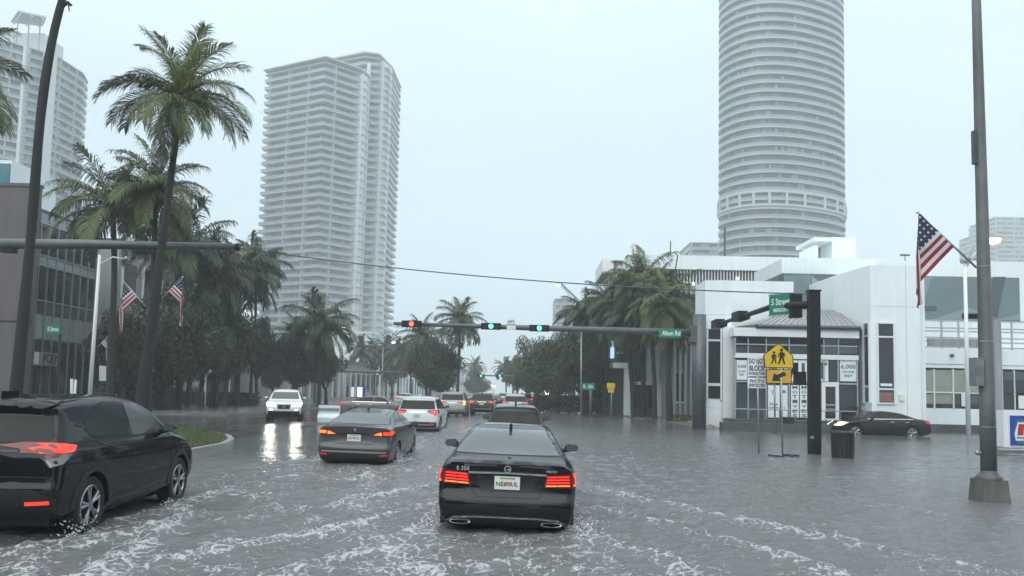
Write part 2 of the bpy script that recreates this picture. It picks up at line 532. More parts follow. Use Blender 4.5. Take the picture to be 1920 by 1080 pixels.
def water_h(X, Y):
    rs = np.random.default_rng(4)
    h = np.zeros_like(X)
    # warped noise ridges give chop without a regular pattern
    wx = X + 0.35 * (fbm(X * 1.1, Y * 1.1, 71, 3) - 0.5); wy = Y + 0.35 * (fbm(X * 1.1, Y * 1.1, 72, 3) - 0.5)
    n1 = fbm(wx * 0.9 + wy * 0.2, wy * 1.5, 81, 3); n2 = fbm(wx * 2.4, wy * 3.6, 82, 3); n3 = fbm(wx * 6.0, wy * 8.5, 83, 2)
    rid = 1 - np.abs(2 * n1 - 1); rid2 = 1 - np.abs(2 * n2 - 1)
    chop = 0.024 * (rid ** 2 - 0.5) + 0.027 * (rid2 ** 2 - 0.5) + 0.019 * (n3 - 0.5)
    # rough near the traffic, calmer towards the building and the far end
    busy = 0.35 + 0.65 * np.exp(-((X + 1.0) / 7.5) ** 2) * sstep(48, 14, Y)
    busy = np.maximum(busy, 0.85 * sstep(16, 9, Y))
    calm = sstep(75, 40, Y) * 0.9 + 0.1
    calm = calm * calmness(X, Y)
    w, _ = wake_field(X, Y)
    z = chop * busy * calm * 1.8 + w
    left = sstep(-6.5, -10.0, X) * sstep(15, 22, Y)
    return z * (1 - left * 0.93)


def water_foam(X, Y):
    _, f = wake_field(X, Y)
    near = sstep(26, 8, Y) * 0.24
    patch = sstep(0.50, 0.72, fbm(X * 0.4 + 5, Y * 0.28, 55, 3)) * 0.22
    side = sstep(9, 3, np.abs(X + 1.5))
    left = sstep(-6.5, -9.5, X) * sstep(15, 22, Y)
    return np.clip((np.minimum(f, .98) + (near + patch) * (0.35 + 0.65 * side)) * (1 - left) * calmness(X, Y), 0, 1.6)


def water_mat():
    m = bpy.data.materials.new('flood_water'); m.use_nodes = True
    t = m.node_tree; t.nodes.clear(); L = t.links.new
    out = t.nodes.new('ShaderNodeOutputMaterial')
    tc = t.nodes.new('ShaderNodeTexCoord')
    # fine ripples and rain rings
    def noise(sc, det, ro=0.6, vec=None, dist=0.0):
        n = t.nodes.new('ShaderNodeTexNoise'); n.inputs['Scale'].default_value = sc; n.inputs['Detail'].default_value = det
        n.inputs['Roughness'].default_value = ro; n.inputs['Distortion'].default_value = dist
        L(vec or tc.outputs['Object'], n.inputs['Vector']); return n.outputs[0]
    mp = t.nodes.new('ShaderNodeMapping'); mp.inputs['Scale'].default_value = (1.0, 1.9, 1.0); mp.inputs['Rotation'].default_value = (0, 0, 0.12)
    L(tc.outputs['Object'], mp.inputs[0])
    b1 = noise(7.0, 5, 0.62, mp.outputs[0], 0.6)
    b2 = noise(26.0, 3, 0.6, mp.outputs[0])
    vr = t.nodes.new('ShaderNodeTexVoronoi'); vr.inputs['Scale'].default_value = 9; L(tc.outputs['Object'], vr.inputs['Vector'])
    vm = t.nodes.new('ShaderNodeMapRange'); vm.inputs['From Max'].default_value = 0.18; vm.inputs['To Min'].default_value = 1; vm.inputs['To Max'].default_value = 0
    L(vr.outputs['Distance'], vm.inputs[0])
    s1 = t.nodes.new('ShaderNodeMath'); s1.operation = 'MULTIPLY_ADD'; L(b2, s1.inputs[0]); s1.inputs[1].default_value = 0.45; L(b1, s1.inputs[2])
    s2 = t.nodes.new('ShaderNodeMath'); s2.operation = 'MULTIPLY_ADD'; L(vm.outputs[0], s2.inputs[0]); s2.inputs[1].default_value = 0.10; L(s1.outputs[0], s2.inputs[2])
    bp = t.nodes.new('ShaderNodeBump'); bp.inputs['Strength'].default_value = 0.75; ca = t.nodes.new('ShaderNodeAttribute'); ca.attribute_name = 'chop'; L(ca.outputs['Fac'], bp.inputs['Strength']); bp.inputs['Distance'].default_value = 0.045
    L(s2.outputs[0], bp.inputs['Height'])
    wat = t.nodes.new('ShaderNodeBsdfPrincipled')
    wat.inputs['Base Color'].default_value = (0.135, 0.141, 0.146, 1)
    wat.inputs['Roughness'].default_value = 0.08
    wat.inputs['IOR'].default_value = 1.33
    L(bp.outputs[0], wat.inputs['Normal'])
    # foam lace: thin bright network thresholded by the foam attribute
    at = t.nodes.new('ShaderNodeAttribute'); at.attribute_name = 'foam'
    mpf = t.nodes.new('ShaderNodeMapping'); mpf.inputs['Scale'].default_value = (1.0, 0.75, 1.0)
    L(tc.outputs['Object'], mpf.inputs[0])
    wn = t.nodes.new('ShaderNodeTexNoise'); wn.inputs['Scale'].default_value = 3.2; wn.inputs['Detail'].default_value = 5
    L(mpf.outputs[0], wn.inputs['Vector'])
    wv = t.nodes.new('ShaderNodeVectorMath'); wv.operation = 'MULTIPLY_ADD'
    L(wn.outputs['Color'], wv.inputs[0]); wv.inputs[1].default_value = (0.55, 0.55, 0.0); L(mpf.outputs[0], wv.inputs[2])
    def lace(sc, w):
        v = t.nodes.new('ShaderNodeTexVoronoi'); v.feature = 'DISTANCE_TO_EDGE'; v.inputs['Scale'].default_value = sc
        L(wv.outputs[0], v.inputs['Vector'])
        r = t.nodes.new('ShaderNodeMapRange'); r.inputs['From Min'].default_value = 0; r.inputs['From Max'].default_value = w
        r.inputs['To Min'].default_value = 1; r.inputs['To Max'].default_value = 0
        L(v.outputs['Distance'], r.inputs[0]); return r.outputs[0]
    l1 = lace(5.0, 0.13); l2 = lace(15.0, 0.22)
    pn = noise(23, 4, 0.72, wv.outputs[0])
    big = noise(1.5, 4, 0.6, mpf.outputs[0])
    def madd(a, k, b):
        x = t.nodes.new('ShaderNodeMath'); x.operation = 'MULTIPLY_ADD'
        if isinstance(k, float): x.inputs[1].default_value = k
        else: L(k, x.inputs[1])
        L(a, x.inputs[0])
        if isinstance(b, float): x.inputs[2].default_value = b
        else: L(b, x.inputs[2])
        return x.outputs[0]
    v = madd(l1, 0.42, -2.10)
    v = madd(l2, 0.30, v)
    v = madd(pn, 1.75, v)
    v = madd(big, 0.9, v)
    v = madd(at.outputs['Fac'], 0.49, v)
    mk = t.nodes.new('ShaderNodeMapRange'); mk.inputs['From Min'].default_value = -0.02; mk.inputs['From Max'].default_value = 0.40
    mk.interpolation_type = 'SMOOTHSTEP'
    L(v, mk.inputs[0])
    foam = t.nodes.new('ShaderNodeBsdfPrincipled')
    foam.inputs['Base Color'].default_value = (0.52, 0.54, 0.555, 1); foam.inputs['Roughness'].default_value = 0.55
    L(bp.outputs[0], foam.inputs['Normal'])
    mk2 = t.nodes.new('ShaderNodeMath'); mk2.operation = 'MULTIPLY'; mk2.inputs[1].default_value = 0.8; L(mk.outputs[0], mk2.inputs[0])
    mx = t.nodes.new('ShaderNodeMixShader'); L(mk2.outputs[0], mx.inputs[0]); L(wat.outputs[0], mx.inputs[1]); L(foam.outputs[0], mx.inputs[2])
    L(mx.outputs[0], out.inputs['Surface'])
    return m


M['water'] = water_mat()
wx = np.concatenate([np.linspace(-300, -34, 40), np.linspace(-33, -10.2, 90), np.linspace(-10, 8, 300), np.linspace(8.15, 32, 160), np.linspace(33, 300, 40)])
ys_ = [-20.0, -5.0, 1.0, 3.0]
y = 4.0
while y < 70:
    ys_.append(y); y += max(0.045, y * 0.0050)
ys_ += list(np.linspace(y, 890, 50))
wy = np.array(ys_)
prop(link('flood_water', grid_mesh('flood_water', wx, wy, water_h, {'foam': water_foam, 'chop': lambda X, Y: .08 + .66 * calmness(X, Y) ** 1.5}), M['water']), kind='structure')


def slab(name, poly, z0, z1, m, **k):
    o = MB().prism(poly, z0, z1).build(name, m)
    return prop(o, **k)
# ------------------------------------------------------------------ vehicles
def paint(name, col, rough=0.22, metal=0.0):
    m = mat(name, col, rough, metal, var=0.06, scale=2, coat=0.8, spec=0.0)
    t = m.node_tree; p = t.nodes['Principled BSDF']
    tcn = t.nodes.new('ShaderNodeTexCoord')
    v = t.nodes.new('ShaderNodeTexVoronoi'); v.inputs['Scale'].default_value = 45
    t.links.new(tcn.outputs['Object'], v.inputs['Vector'])
    r = t.nodes.new('ShaderNodeMapRange'); r.inputs['From Max'].default_value = 0.22
    r.inputs['To Min'].default_value = 1; r.inputs['To Max'].default_value = 0
    t.links.new(v.outputs['Distance'], r.inputs[0])
    b = t.nodes.new('ShaderNodeBump'); b.inputs['Strength'].default_value = 0.16; b.inputs['Distance'].default_value = 0.003
    t.links.new(r.outputs[0], b.inputs['Height']); t.links.new(b.outputs[0], p.inputs['Coat Normal'])
    return m


M['paint_black'] = paint('paint_black', (0.008, 0.009, 0.012))
M['paint_gray'] = paint('paint_gray', (0.075, 0.080, 0.082), 0.3, 0.5)
M['paint_darkgray'] = paint('paint_darkgray', (0.035, 0.04, 0.045), 0.25, 0.3)
M['paint_white'] = paint('paint_white', (0.62, 0.66, 0.67), 0.35)
M['paint_silver'] = paint('paint_silver', (0.36, 0.36, 0.34), 0.35, 0.4)
M['paint_taupe'] = paint('paint_taupe', (0.17, 0.145, 0.14), 0.35, 0.3)
M['car_glass'] = mat('car_glass', (0.008, 0.011, 0.012), 0.035, spec=0.25, coat=0.0, var=0.3, scale=3, bump=0.05, bscale=90)
M['car_glass_gray'] = mat('car_glass_gray', (0.05, 0.06, 0.062), 0.06, spec=0.7, coat=0.3, var=0.2, scale=2, bump=0.05, bscale=90)
M['rubber'] = mat('rubber', (0.012, 0.012, 0.012), 0.6, var=0.2)
M['plastic'] = mat('black_plastic', (0.016, 0.017, 0.018), 0.42, var=0.2, scale=6)
M['chrome'] = mat('chrome', (0.72, 0.74, 0.75), 0.12, 1.0)
M['alloy'] = mat('alloy', (0.35, 0.36, 0.37), 0.28, 0.9, var=0.1)
M['alloy_dark'] = mat('alloy_dark', (0.08, 0.085, 0.09), 0.3, 0.8)
M['tail_off'] = mat('tail_lens', (0.16, 0.006, 0.008), 0.12, coat=0.5)
M['tail_on'] = mat('tail_lit', (0.6, 0.02, 0.01), 0.2, emit=(1.0, 0.035, 0.02), estr=1.05)
M['tail_dim'] = mat('tail_dim', (0.30, 0.012, 0.015), 0.2, emit=(1.0, 0.03, 0.035), estr=0.22)
M['tail_orange'] = mat('tail_orange', (0.7, 0.12, 0.02), 0.2, emit=(1.0, 0.20, 0.03), estr=1.0)
M['amber'] = mat('amber', (0.8, 0.3, 0.08), 0.2, emit=(1.0, 0.42, 0.14), estr=1.5)
M['lens_clear'] = mat('lens_clear', (0.22, 0.2, 0.2), 0.1, 0.5, coat=0.5)
M['lamp_white'] = mat('lamp_white', (0.9, 0.9, 0.8), 0.2, emit=(1.0, 0.93, 0.78), estr=30.0)
M['lamp_warm'] = mat('lamp_warm', (0.9, 0.8, 0.6), 0.2, emit=(1.0, 0.78, 0.5), estr=2.2)
M['plate'] = mat('plate_white', (0.72, 0.74, 0.70), 0.35, var=0.05, scale=20)
M['plate_ink'] = mat('plate_ink', (0.03, 0.09, 0.05), 0.5)
M['plate_orange'] = mat('plate_orange', (0.7, 0.2, 0.03), 0.5)
M['plate_green'] = mat('plate_green', (0.15, 0.35, 0.12), 0.5)


def chaikin(pts, n=1, keep=()):
    for _ in range(n):
        out = []
        N = len(pts)
        for i in range(N):
            a = pts[i]; b = pts[(i + 1) % N]
            out.append((a[0] * .8 + b[0] * .2, a[1] * .8 + b[1] * .2))
            out.append((a[0] * .2 + b[0] * .8, a[1] * .2 + b[1] * .8))
        pts = out
    return pts


def poly_sdf(px, py, poly):
    """signed distance, negative inside"""
    P = np.array(poly); Q = np.roll(P, -1, 0)
    d = np.full(px.shape, 1e9); ins = np.zeros(px.shape, bool)
    for (ax, ay), (bx, by) in zip(P, Q):
        ex, ey = bx - ax, by - ay
        wx_, wy_ = px - ax, py - ay
        t = np.clip((wx_ * ex + wy_ * ey) / (ex * ex + ey * ey + 1e-12), 0, 1)
        d = np.minimum(d, (wx_ - ex * t) ** 2 + (wy_ - ey * t) ** 2)
        c = (ay > py) != (by > py)
        with np.errstate(divide='ignore', invalid='ignore'):
            xx = (bx - ax) * (py - ay) / (by - ay if by != ay else 1e-9) + ax
        ins ^= c & (px < xx)
    d = np.sqrt(d)
    return np.where(ins, -d, d)


def smax(a, b, k):
    h = np.clip(0.5 + 0.5 * (a - b) / k, 0, 1)
    return b * (1 - h) + a * h + k * h * (1 - h)


def body_mesh(name, prof, widths, res=1.0, crown=0.05, bow=(0.10, 0.16), taper=(0.06, 0.10), k=0.09):
    ys = [p[0] for p in prof]; zs = [p[1] for p in prof]
    y0, y1, z0, z1 = min(ys), max(ys), min(zs), max(zs)
    prof = chaikin(prof, 2)
    wz = np.array([w[0] for w in widths]); ww = np.array([w[1] for w in widths]); wm = ww.max()
    Lh = (y1 - y0) / 2; yc = (y0 + y1) / 2

    def f(x, y, z):
        u = (np.abs(x) / wm)
        b = np.where(y < yc, -bow[0], bow[1]) * u ** 2.6 * np.clip((np.abs(y - yc) / Lh), 0, 1) ** 2
        d1 = poly_sdf(y + b, z + crown * u ** 2 * np.clip((z - 0.6) * 2.0, 0, 1), prof)
        t = np.abs(y - yc) / Lh
        tp = np.where(y < yc, taper[0], taper[1]) * np.clip((t - 0.45) / 0.55, 0, 1) ** 2
        w = np.interp(z, wz, ww) - tp
        d2 = (np.abs(x) - w) * 0.96
        return smax(d1, d2, k)

    nx, ny, nz = int(26 * res), int(84 * res), int(30 * res)
    zc = z0 + 0.36; s = Lh * 0.62
    # points of a box surface, welded by rounding
    def lin(a, b, n): return np.linspace(a, b, n + 1)
    faces = []; pts = {}; vl = []
    def vid(p):
        key = (round(p[0], 5), round(p[1], 5), round(p[2], 5))
        i = pts.get(key)
        if i is None:
            i = len(vl); pts[key] = i; vl.append(p)
        return i
    X = lin(-wm, wm, nx); Y = lin(y0, y1, ny); Z = lin(z0, z1, nz)
    def patchg(A, B, fn, flip):
        ids = [[vid(fn(a, b)) for b in B] for a in A]
        for i in range(len(A) - 1):
            for j in range(len(B) - 1):
                q = (ids[i][j], ids[i + 1][j], ids[i + 1][j + 1], ids[i][j + 1])
                faces.append(q[::-1] if flip else q)
    patchg(X, Y, lambda a, b: (a, b, z1), False)
    patchg(X, Y, lambda a, b: (a, b, z0), True)
    patchg(X, Z, lambda a, b: (a, y0, b), False)
    patchg(X, Z, lambda a, b: (a, y1, b), True)
    patchg(Y, Z, lambda a, b: (wm, a, b), False)
    patchg(Y, Z, lambda a, b: (-wm, a, b), True)
    V = np.array(vl)
    O = np.stack([np.zeros(len(V)), np.clip(V[:, 1], yc - s, yc + s), np.full(len(V), zc)], -1)
    D = V - O
    lo = np.zeros(len(V)); hi = np.full(len(V), 1.6)
    # first exit by coarse march, then bisection
    tprev = np.zeros(len(V)); found = np.zeros(len(V), bool)
    for tt in np.linspace(0.05, 1.6, 26):
        P = O + D * tt
        out = f(P[:, 0], P[:, 1], P[:, 2]) > 0
        new = out & ~found
        hi[new] = tt; lo[new] = tt - (1.55 / 25); found |= out
    for _ in range(16):
        mid = (lo + hi) / 2
        P = O + D * mid[:, None]
        out = f(P[:, 0], P[:, 1], P[:, 2]) > 0
        hi = np.where(out, mid, hi); lo = np.where(out, lo, mid)
    P = O + D * hi[:, None]
    me = bpy.data.meshes.new(name)
    me.from_pydata([tuple(p) for p in P], [], faces)
    me.update()
    return me


_SPH = {}


class Car:
    def __init__(s, name, prof, widths, paintm, axles, wr, label, cat, group=None, res=1.0, track=None, arch=None, **kw):
        s.root = empty(name, label=label, cat=cat, group=group)
        s.paint = paintm; s.axles = axles; s.wr = wr
        s.hw = max(w[1] for w in widths)
        me = body_mesh('body', prof, widths, res, **kw)
        tmp = bpy.data.objects.new('tmp', me); COL.objects.link(tmp)
        # wheel wells
        cut = MB()
        ar = arch or wr + 0.055
        for y in axles:
            cut.lathe([(0.0001, -1.3), (ar, -1.3), (ar, 1.3), (0.0001, 1.3)], 40, (0, y, wr + 0.0), 'x')
        cm = cut.mesh('cut')
        bmc = bmesh.new(); bmc.from_mesh(cm); bmesh.ops.remove_doubles(bmc, verts=bmc.verts, dist=1e-4)
        bmesh.ops.recalc_face_normals(bmc, faces=bmc.faces); bmc.to_mesh(cm); bmc.free()
        bmc = bmesh.new(); bmc.from_mesh(me)
        bmesh.ops.recalc_face_normals(bmc, faces=bmc.faces); bmc.to_mesh(me); bmc.free()
        co = bpy.data.objects.new('cut', cm); COL.objects.link(co)
        md = tmp.modifiers.new('b', 'BOOLEAN'); md.operation = 'DIFFERENCE'; md.object = co; md.solver = 'EXACT'
        dg = bpy.context.evaluated_depsgraph_get()
        me2 = bpy.data.meshes.new_from_object(tmp.evaluated_get(dg))
        bpy.data.objects.remove(tmp); bpy.data.objects.remove(co)
        # bvh of the uncut body for the patches
        bm = bmesh.new(); bm.from_mesh(me); s.bvh = BVHTree.FromBMesh(bm); bm.free()
        me2.name = 'body'; me2.materials.clear(); me2.materials.append(paintm)
        s.body = link('body', me2, None, s.root, True, R(32))
        # underbody and inner wells
        mb = MB().box(-s.hw + 0.26, s.hw - 0.26, axles[0] - 0.45, axles[1] + 0.45, 0.16, 0.62)
        mb.build('underbody', M['plastic'], s.root)

    # ---- shapes projected on the body
    def _ray(s, view, a, b):
        if view == 'rear': o, d = Vector((a, -9, b)), Vector((0, 1, 0))
        elif view == 'front': o, d = Vector((a, 9, b)), Vector((0, -1, 0))
        elif view == 'right': o, d = Vector((9, a, b)), Vector((-1, 0, 0))
        elif view == 'left': o, d = Vector((-9, a, b)), Vector((1, 0, 0))
        else: o, d = Vector((a, b, 9)), Vector((0, 0, -1))
        h = s.bvh.ray_cast(o, d)
        return h[0], h[1], d

    def patch(s, name, view, poly, m, off=0.004, parent=None, depth=0.02, maxe=0.07, smooth=True, sym=False):
        if sym:
            r = [s.patch(name, view, poly, m, off, parent, depth, maxe, smooth)]
            if view in ('right', 'left'):
                r.append(s.patch(name, 'left' if view == 'right' else 'right', poly, m, off, parent, depth, maxe, smooth))
            else:
                r.append(s.patch(name, view, [(-a, b) for a, b in poly][::-1], m, off, parent, depth, maxe, smooth))
            return r
        bm = bmesh.new()
        vs = [bm.verts.new((a, b, 0)) for a, b in poly]
        bm.faces.new(vs)
        bmesh.ops.triangulate(bm, faces=bm.faces[:])
        for _ in range(7):
            le = [e for e in bm.edges if e.calc_length() > maxe]
            if not le or len(bm.faces) > 3000: break
            bmesh.ops.subdivide_edges(bm, edges=le, cuts=1)
            bmesh.ops.triangulate(bm, faces=[f for f in bm.faces if len(f.verts) > 3])
        bad = []
        for v in bm.verts:
            p, n, d = s._ray(view, v.co.x, v.co.y)
            if p is None: bad.append(v); continue
            if n.dot(d) > 0: n = -n
            n = (n - d * 0.6).normalized()
            v.co = p + n * off
        if bad: bmesh.ops.delete(bm, geom=bad, context='VERTS')
        if not bm.faces: bm.free(); return None
        d = s._ray(view, 0, 0.5)[2]
        bmesh.ops.recalc_face_normals(bm, faces=bm.faces[:])
        tot = Vector((0, 0, 0))
        for f in bm.faces: tot += f.normal * f.calc_area()
        if tot.dot(d) > 0: bmesh.ops.reverse_faces(bm, faces=bm.faces[:])
        be = [e for e in bm.edges if e.is_boundary]
        r = bmesh.ops.extrude_edge_only(bm, edges=be)
        for v in [g for g in r['geom'] if isinstance(g, bmesh.types.BMVert)]: v.co += d * depth
        me = bpy.data.meshes.new(name); bm.to_mesh(me); bm.free()
        return link(name, me, m, parent or s.root, smooth, R(35))

    def strip(s, name, view, pts, w, m, off=0.003, parent=None, sym=False, depth=0.01):
        L = []; Rr = []
        for i, p in enumerate(pts):
            a = pts[max(i - 1, 0)]; b = pts[min(i + 1, len(pts) - 1)]
            dx, dy = b[0] - a[0], b[1] - a[1]; l = math.hypot(dx, dy) or 1
            nx, ny = -dy / l * w / 2, dx / l * w / 2
            L.append((p[0] + nx, p[1] + ny)); Rr.append((p[0] - nx, p[1] - ny))
        return s.patch(name, view, L + Rr[::-1], m, off, parent, depth, 0.12, True, sym)

    def window(s, view, poly, m=None, sym=False, name='window', rub=0.018):
        m = m or M['car_glass']
        cx = sum(p[0] for p in poly) / len(poly); cz = sum(p[1] for p in poly) / len(poly)
        def grow(q):
            l = math.hypot(q[0] - cx, q[1] - cz)
            return (cx + (q[0] - cx) * (l + rub) / l, cz + (q[1] - cz) * (l + rub) / l)
        for v, pl in ([(view, poly)] + ([('left' if view == 'right' else 'right', poly)] if sym else [])):
            w = s.patch(name, v, pl, m, 0.006)
            if w: s.patch('seal', v, [grow(q) for q in pl], M['rubber'], 0.003, parent=w)

    def wheels(s, rim=None, spokes=5, flat=False, yw=0.0, sw=0.09):
        rim = rim or M['alloy']
        wr = s.wr
        key = (wr, spokes, rim.name)
        if key not in _SPH:
            tb = MB().lathe([(wr * .70, -0.10), (wr * .93, -0.115), (wr, -0.085), (wr, 0.085), (wr * .93, 0.115), (wr * .70, 0.10)], 32, axis='x')
            tm = tb.mesh('tyre'); tm.materials.append(M['rubber'])
            rb = MB()
            rb.lathe([(wr * .70, 0.10), (wr * .66, 0.095), (wr * .65, 0.0), (0.001, -0.02)], 32, axis='x')
            hub = MB()
            for i in range(spokes):
                a = 2 * math.pi * i / spokes + 0.3
                for da, wd in ((-sw, 0.020), (sw, 0.020)):
                    c0 = (0.085, 0.05 * math.cos(a), 0.05 * math.sin(a)); c1 = (0.095, wr * .67 * math.cos(a + da * 1.8), wr * .67 * math.sin(a + da * 1.8))
                    hub.tube([c0, c1], [0.026, 0.019], 6)
            hub.lathe([(0.06, 0.06), (0.06, 0.105), (0.001, 0.11)], 16, axis='x')
            hub.lathe([(wr * .70, 0.10), (wr * .665, 0.108), (wr * .64, 0.09)], 32, axis='x')
            dm = rb.mesh('brake_side'); dm.materials.append(M['alloy_dark'] if rim is not M['alloy_dark'] else M['rubber'])
            hm = hub.mesh('rim'); hm.materials.append(rim)
            for me in (tm, dm, hm): me.polygons.foreach_set('use_smooth', [True] * len(me.polygons)); sharp_by_angle(me, R(35))
            _SPH[key] = (tm, dm, hm)
        tm, dm, hm = _SPH[key]
        for i, y in enumerate(s.axles):
            for sx in (-1, 1):
                w = empty('wheel', (sx * (s.hw - 0.135), y, wr)); w.parent = s.root
                w.rotation_euler = (RNG.uniform(0, 6), 0, (0 if sx > 0 else math.pi) + (yw if i else 0))
                link('tyre', tm, None, w); link('rim', hm, None, w); link('wheel_disc', dm, None, w)

    def mirrors(s, y, z, m=None, w=0.20, h=0.14):
        for sx in (-1, 1):
            bm = bmesh.new(); bmesh.ops.create_cube(bm, size=1)
            bmesh.ops.scale(bm, vec=(w, 0.13, h), verts=bm.verts)
            for v in bm.verts:
                if v.co.x * sx > 0: v.co.z *= 0.75; v.co.y *= 0.8
                if v.co.y > 0: v.co.x *= 0.8; v.co.z *= 0.7
            bmesh.ops.bevel(bm, geom=bm.edges[:], offset=0.035, segments=3, affect='EDGES')
            me = bpy.data.meshes.new('side_mirror'); bm.to_mesh(me); bm.free()
            o = link('side_mirror', me, m or s.paint, s.root, True)
            xb = s._ray('right', y, z)[0]
            xx = (xb.x if xb else s.hw - 0.1)
            o.location = (sx * (xx + 0.06 + w / 2), y, z + 0.03)
            arm = MB().tube([(0, 0.01, -0.03), (-sx * (w / 2 + 0.10), 0.03, -0.065)], [0.03, 0.04], 8).build('mirror_arm', M['plastic'], o, True)
            gl = MB().box(-w * .38, w * .38, -0.069, -0.063, -h * .33, h * .33).build('mirror_glass', M['glass_mid'], o)

    def plate(s, z, ink=True, w=0.31, h=0.155, x=0.0, view='rear', text='NEG QUL'):
        p, n, d = s._ray(view, x, z)
        o = MB().box(-w / 2, w / 2, -0.006, 0.004, -h / 2, h / 2).build('licence_plate', M['plate'], s.root)
        o.location = p - d * 0.028
        o.rotation_euler = (0, 0, 0 if view == 'rear' else math.pi)
        MB().box(-w / 2 + .02, w / 2 - .02, 0.004, 0.04, -h / 2 + .02, h / 2 - .02).build('plate_holder', M['plastic'], o)
        if ink:
            t = text_mesh(text, 0.075); put_text(t, 'plate_number', M['plate_ink'], o, (0, -0.0075, -0.012), 0, w * 0.86)
            MB().lathe([(0.0001, -0.0085), (0.024, -0.0085), (0.024, -0.006)], 12, (0.0, 0, -0.005), 'y').build('plate_emblem', M['plate_orange'], o)
            MB().box(-w * .3, w * .3, -0.0085, -0.006, h * .30, h * .42).build('plate_heading', M['plate_green'], o)

    def place(s, x, y, z, rz=0.0, roll=0.0, pitch=0.0):
        s.root.location = (x, y, z)
        s.root.rotation_euler = (pitch, roll, rz)


_TX = {}


def text_mesh(txt, size=1.0, ext=0.0):
    key = (txt, ext)
    if key in _TX: return _TX[key]
    cu = bpy.data.curves.new('txt', 'FONT'); cu.body = txt; cu.size = 1; cu.align_x = 'CENTER'; cu.align_y = 'CENTER'; cu.extrude = 0.002
    cu.resolution_u = 2; cu.offset = 0.018
    ob = bpy.data.objects.new('txt', cu); COL.objects.link(ob)
    dg = bpy.context.evaluated_depsgraph_get()
    me = bpy.data.meshes.new_from_object(ob.evaluated_get(dg))
    bpy.data.objects.remove(ob); bpy.data.curves.remove(cu)
    xs = [v.co.x for v in me.vertices]; ys = [v.co.y for v in me.vertices]
    _TX[key] = (me, (max(xs) - min(xs)) if xs else 1, (max(ys) - min(ys)) if ys else 1)
    return _TX[key]


def put_text(t, name, m, parent, loc, rz, width=None, height=None):
    """text standing upright facing -y (rz turns it about z)"""
    me, w, h = t
    me2 = me.copy(); me2.materials.clear(); me2.materials.append(m)
    sx = (width / w) if width else (height / h)
    sy = (height / h) if height else sx
    if width and not height: sy = sx
    xs = [v.co.x for v in me.vertices]; ys = [v.co.y for v in me.vertices]
    cx = (max(xs) + min(xs)) / 2; cy = (max(ys) + min(ys)) / 2
    for v in me2.vertices:
        v.co = Vector(((v.co.x - cx) * sx, -v.co.z * 1.0, (v.co.y - cy) * sy))
    o = link(name, me2, None, parent)
    o.location = loc; o.rotation_euler = (0, 0, rz)
    return o


WET = -0.16
# ===== black sedan straight ahead
prof = [(-2.33, .26), (-2.42, .34), (-2.45, .48), (-2.43, .60), (-2.36, .66), (-2.34, .80), (-2.355, .93), (-2.39, 1.03), (-2.33, 1.055), (-1.80, 1.105),
        (-1.05, 1.37), (-.55, 1.45), (0, 1.47), (.4, 1.44), (.75, 1.30), (1.2, 1.03), (1.9, .93), (2.25, .80), (2.42, .60), (2.42, .35), (2.3, .22), (0, .17), (-2.1, .20)]
wid = [(.15, .80), (.3, .875), (.5, .915), (.75, .925), (.92, .905), (1.0, .87), (1.06, .80), (1.2, .715), (1.35, .625), (1.48, .54)]
c = Car('sedan', prof, wid, M['paint_black'], (-1.37, 1.50), 0.335,
        'black sedan ahead with both red brake light clusters lit, bow wave of foam behind it', 'car', res=1.35)
c.window('rear', [(-.735, 1.115), (.735, 1.115), (.60, 1.385), (.56, 1.405), (-.56, 1.405), (-.60, 1.385)], M['car_glass_gray'], name='rear_window')
c.window('right', [(-1.45, 1.09), (-.2, 1.08), (-.2, 1.37), (-.7, 1.36), (-1.05, 1.27)], sym=True)
c.window('right', [(-.12, 1.08), (.85, 1.07), (.5, 1.30), (.25, 1.37), (-.12, 1.38)], sym=True)
c.window('front', [(-.70, 1.06), (.70, 1.06), (.55, 1.36), (-.55, 1.36)], name='windshield')
# spoiler lip, seams
c.strip('boot_lip', 'rear', [(-.74, 1.03), (-.4, 1.045), (0, 1.05), (.4, 1.045), (.74, 1.03)], .035, M['paint_black'], .028, depth=.04)
c.strip('seam', 'rear', [(-.56, .98), (-.50, .78), (-.40, .62), (.40, .62), (.50, .78), (.56, .98)], .010, M['rubber'], .002)
c.strip('seam', 'rear', [(-.90, .545), (-.5, .560), (.5, .560), (.90, .545)], .010, M['rubber'], .002)
c.patch('plate_recess', 'rear', [(-.33, .685), (.33, .685), (.40, .885), (-.40, .885)], M['plastic'], .003)
c.strip('chrome_trim', 'rear', [(-.50, .915), (0, .925), (.50, .915)], .024, M['chrome'], .014)
for sx in (-1, 1):
    base = c.patch('tail_light', 'rear', [(sx * .47, .76), (sx * .50, .905), (sx * .83, .945), (sx * .895, .93), (sx * .895, .775), (sx * .83, .755)], M['tail_off'], .008)
    for k in range(4):
        z = .785 + k * .038
        c.strip('light_bar', 'rear', [(sx * (.495 + k * .006), z - .008), (sx * .70, z), (sx * .87, z + .005)], .017, M['tail_on'] if k else M['tail_orange'], .014, parent=base)
    c.strip('light_bar', 'rear', [(sx * .64, .765), (sx * .645, .925)], .008, M['rubber'], .017, parent=base)
    c.patch('tail_light', 'right' if sx > 0 else 'left', [(-2.30, .78), (-1.98, .84), (-1.98, .92), (-2.25, .94)], M['tail_on'], .006)
c.patch('rear_apron', 'rear', [(-.72, .22), (.72, .22), (.66, .36), (-.66, .36)], M['plastic'], .004)
c.strip('chrome_trim', 'rear', [(-.76, .30), (-.66, .355), (-.4, .372), (0, .375), (.4, .372), (.66, .355), (.76, .30)], .016, M['chrome'], .014)
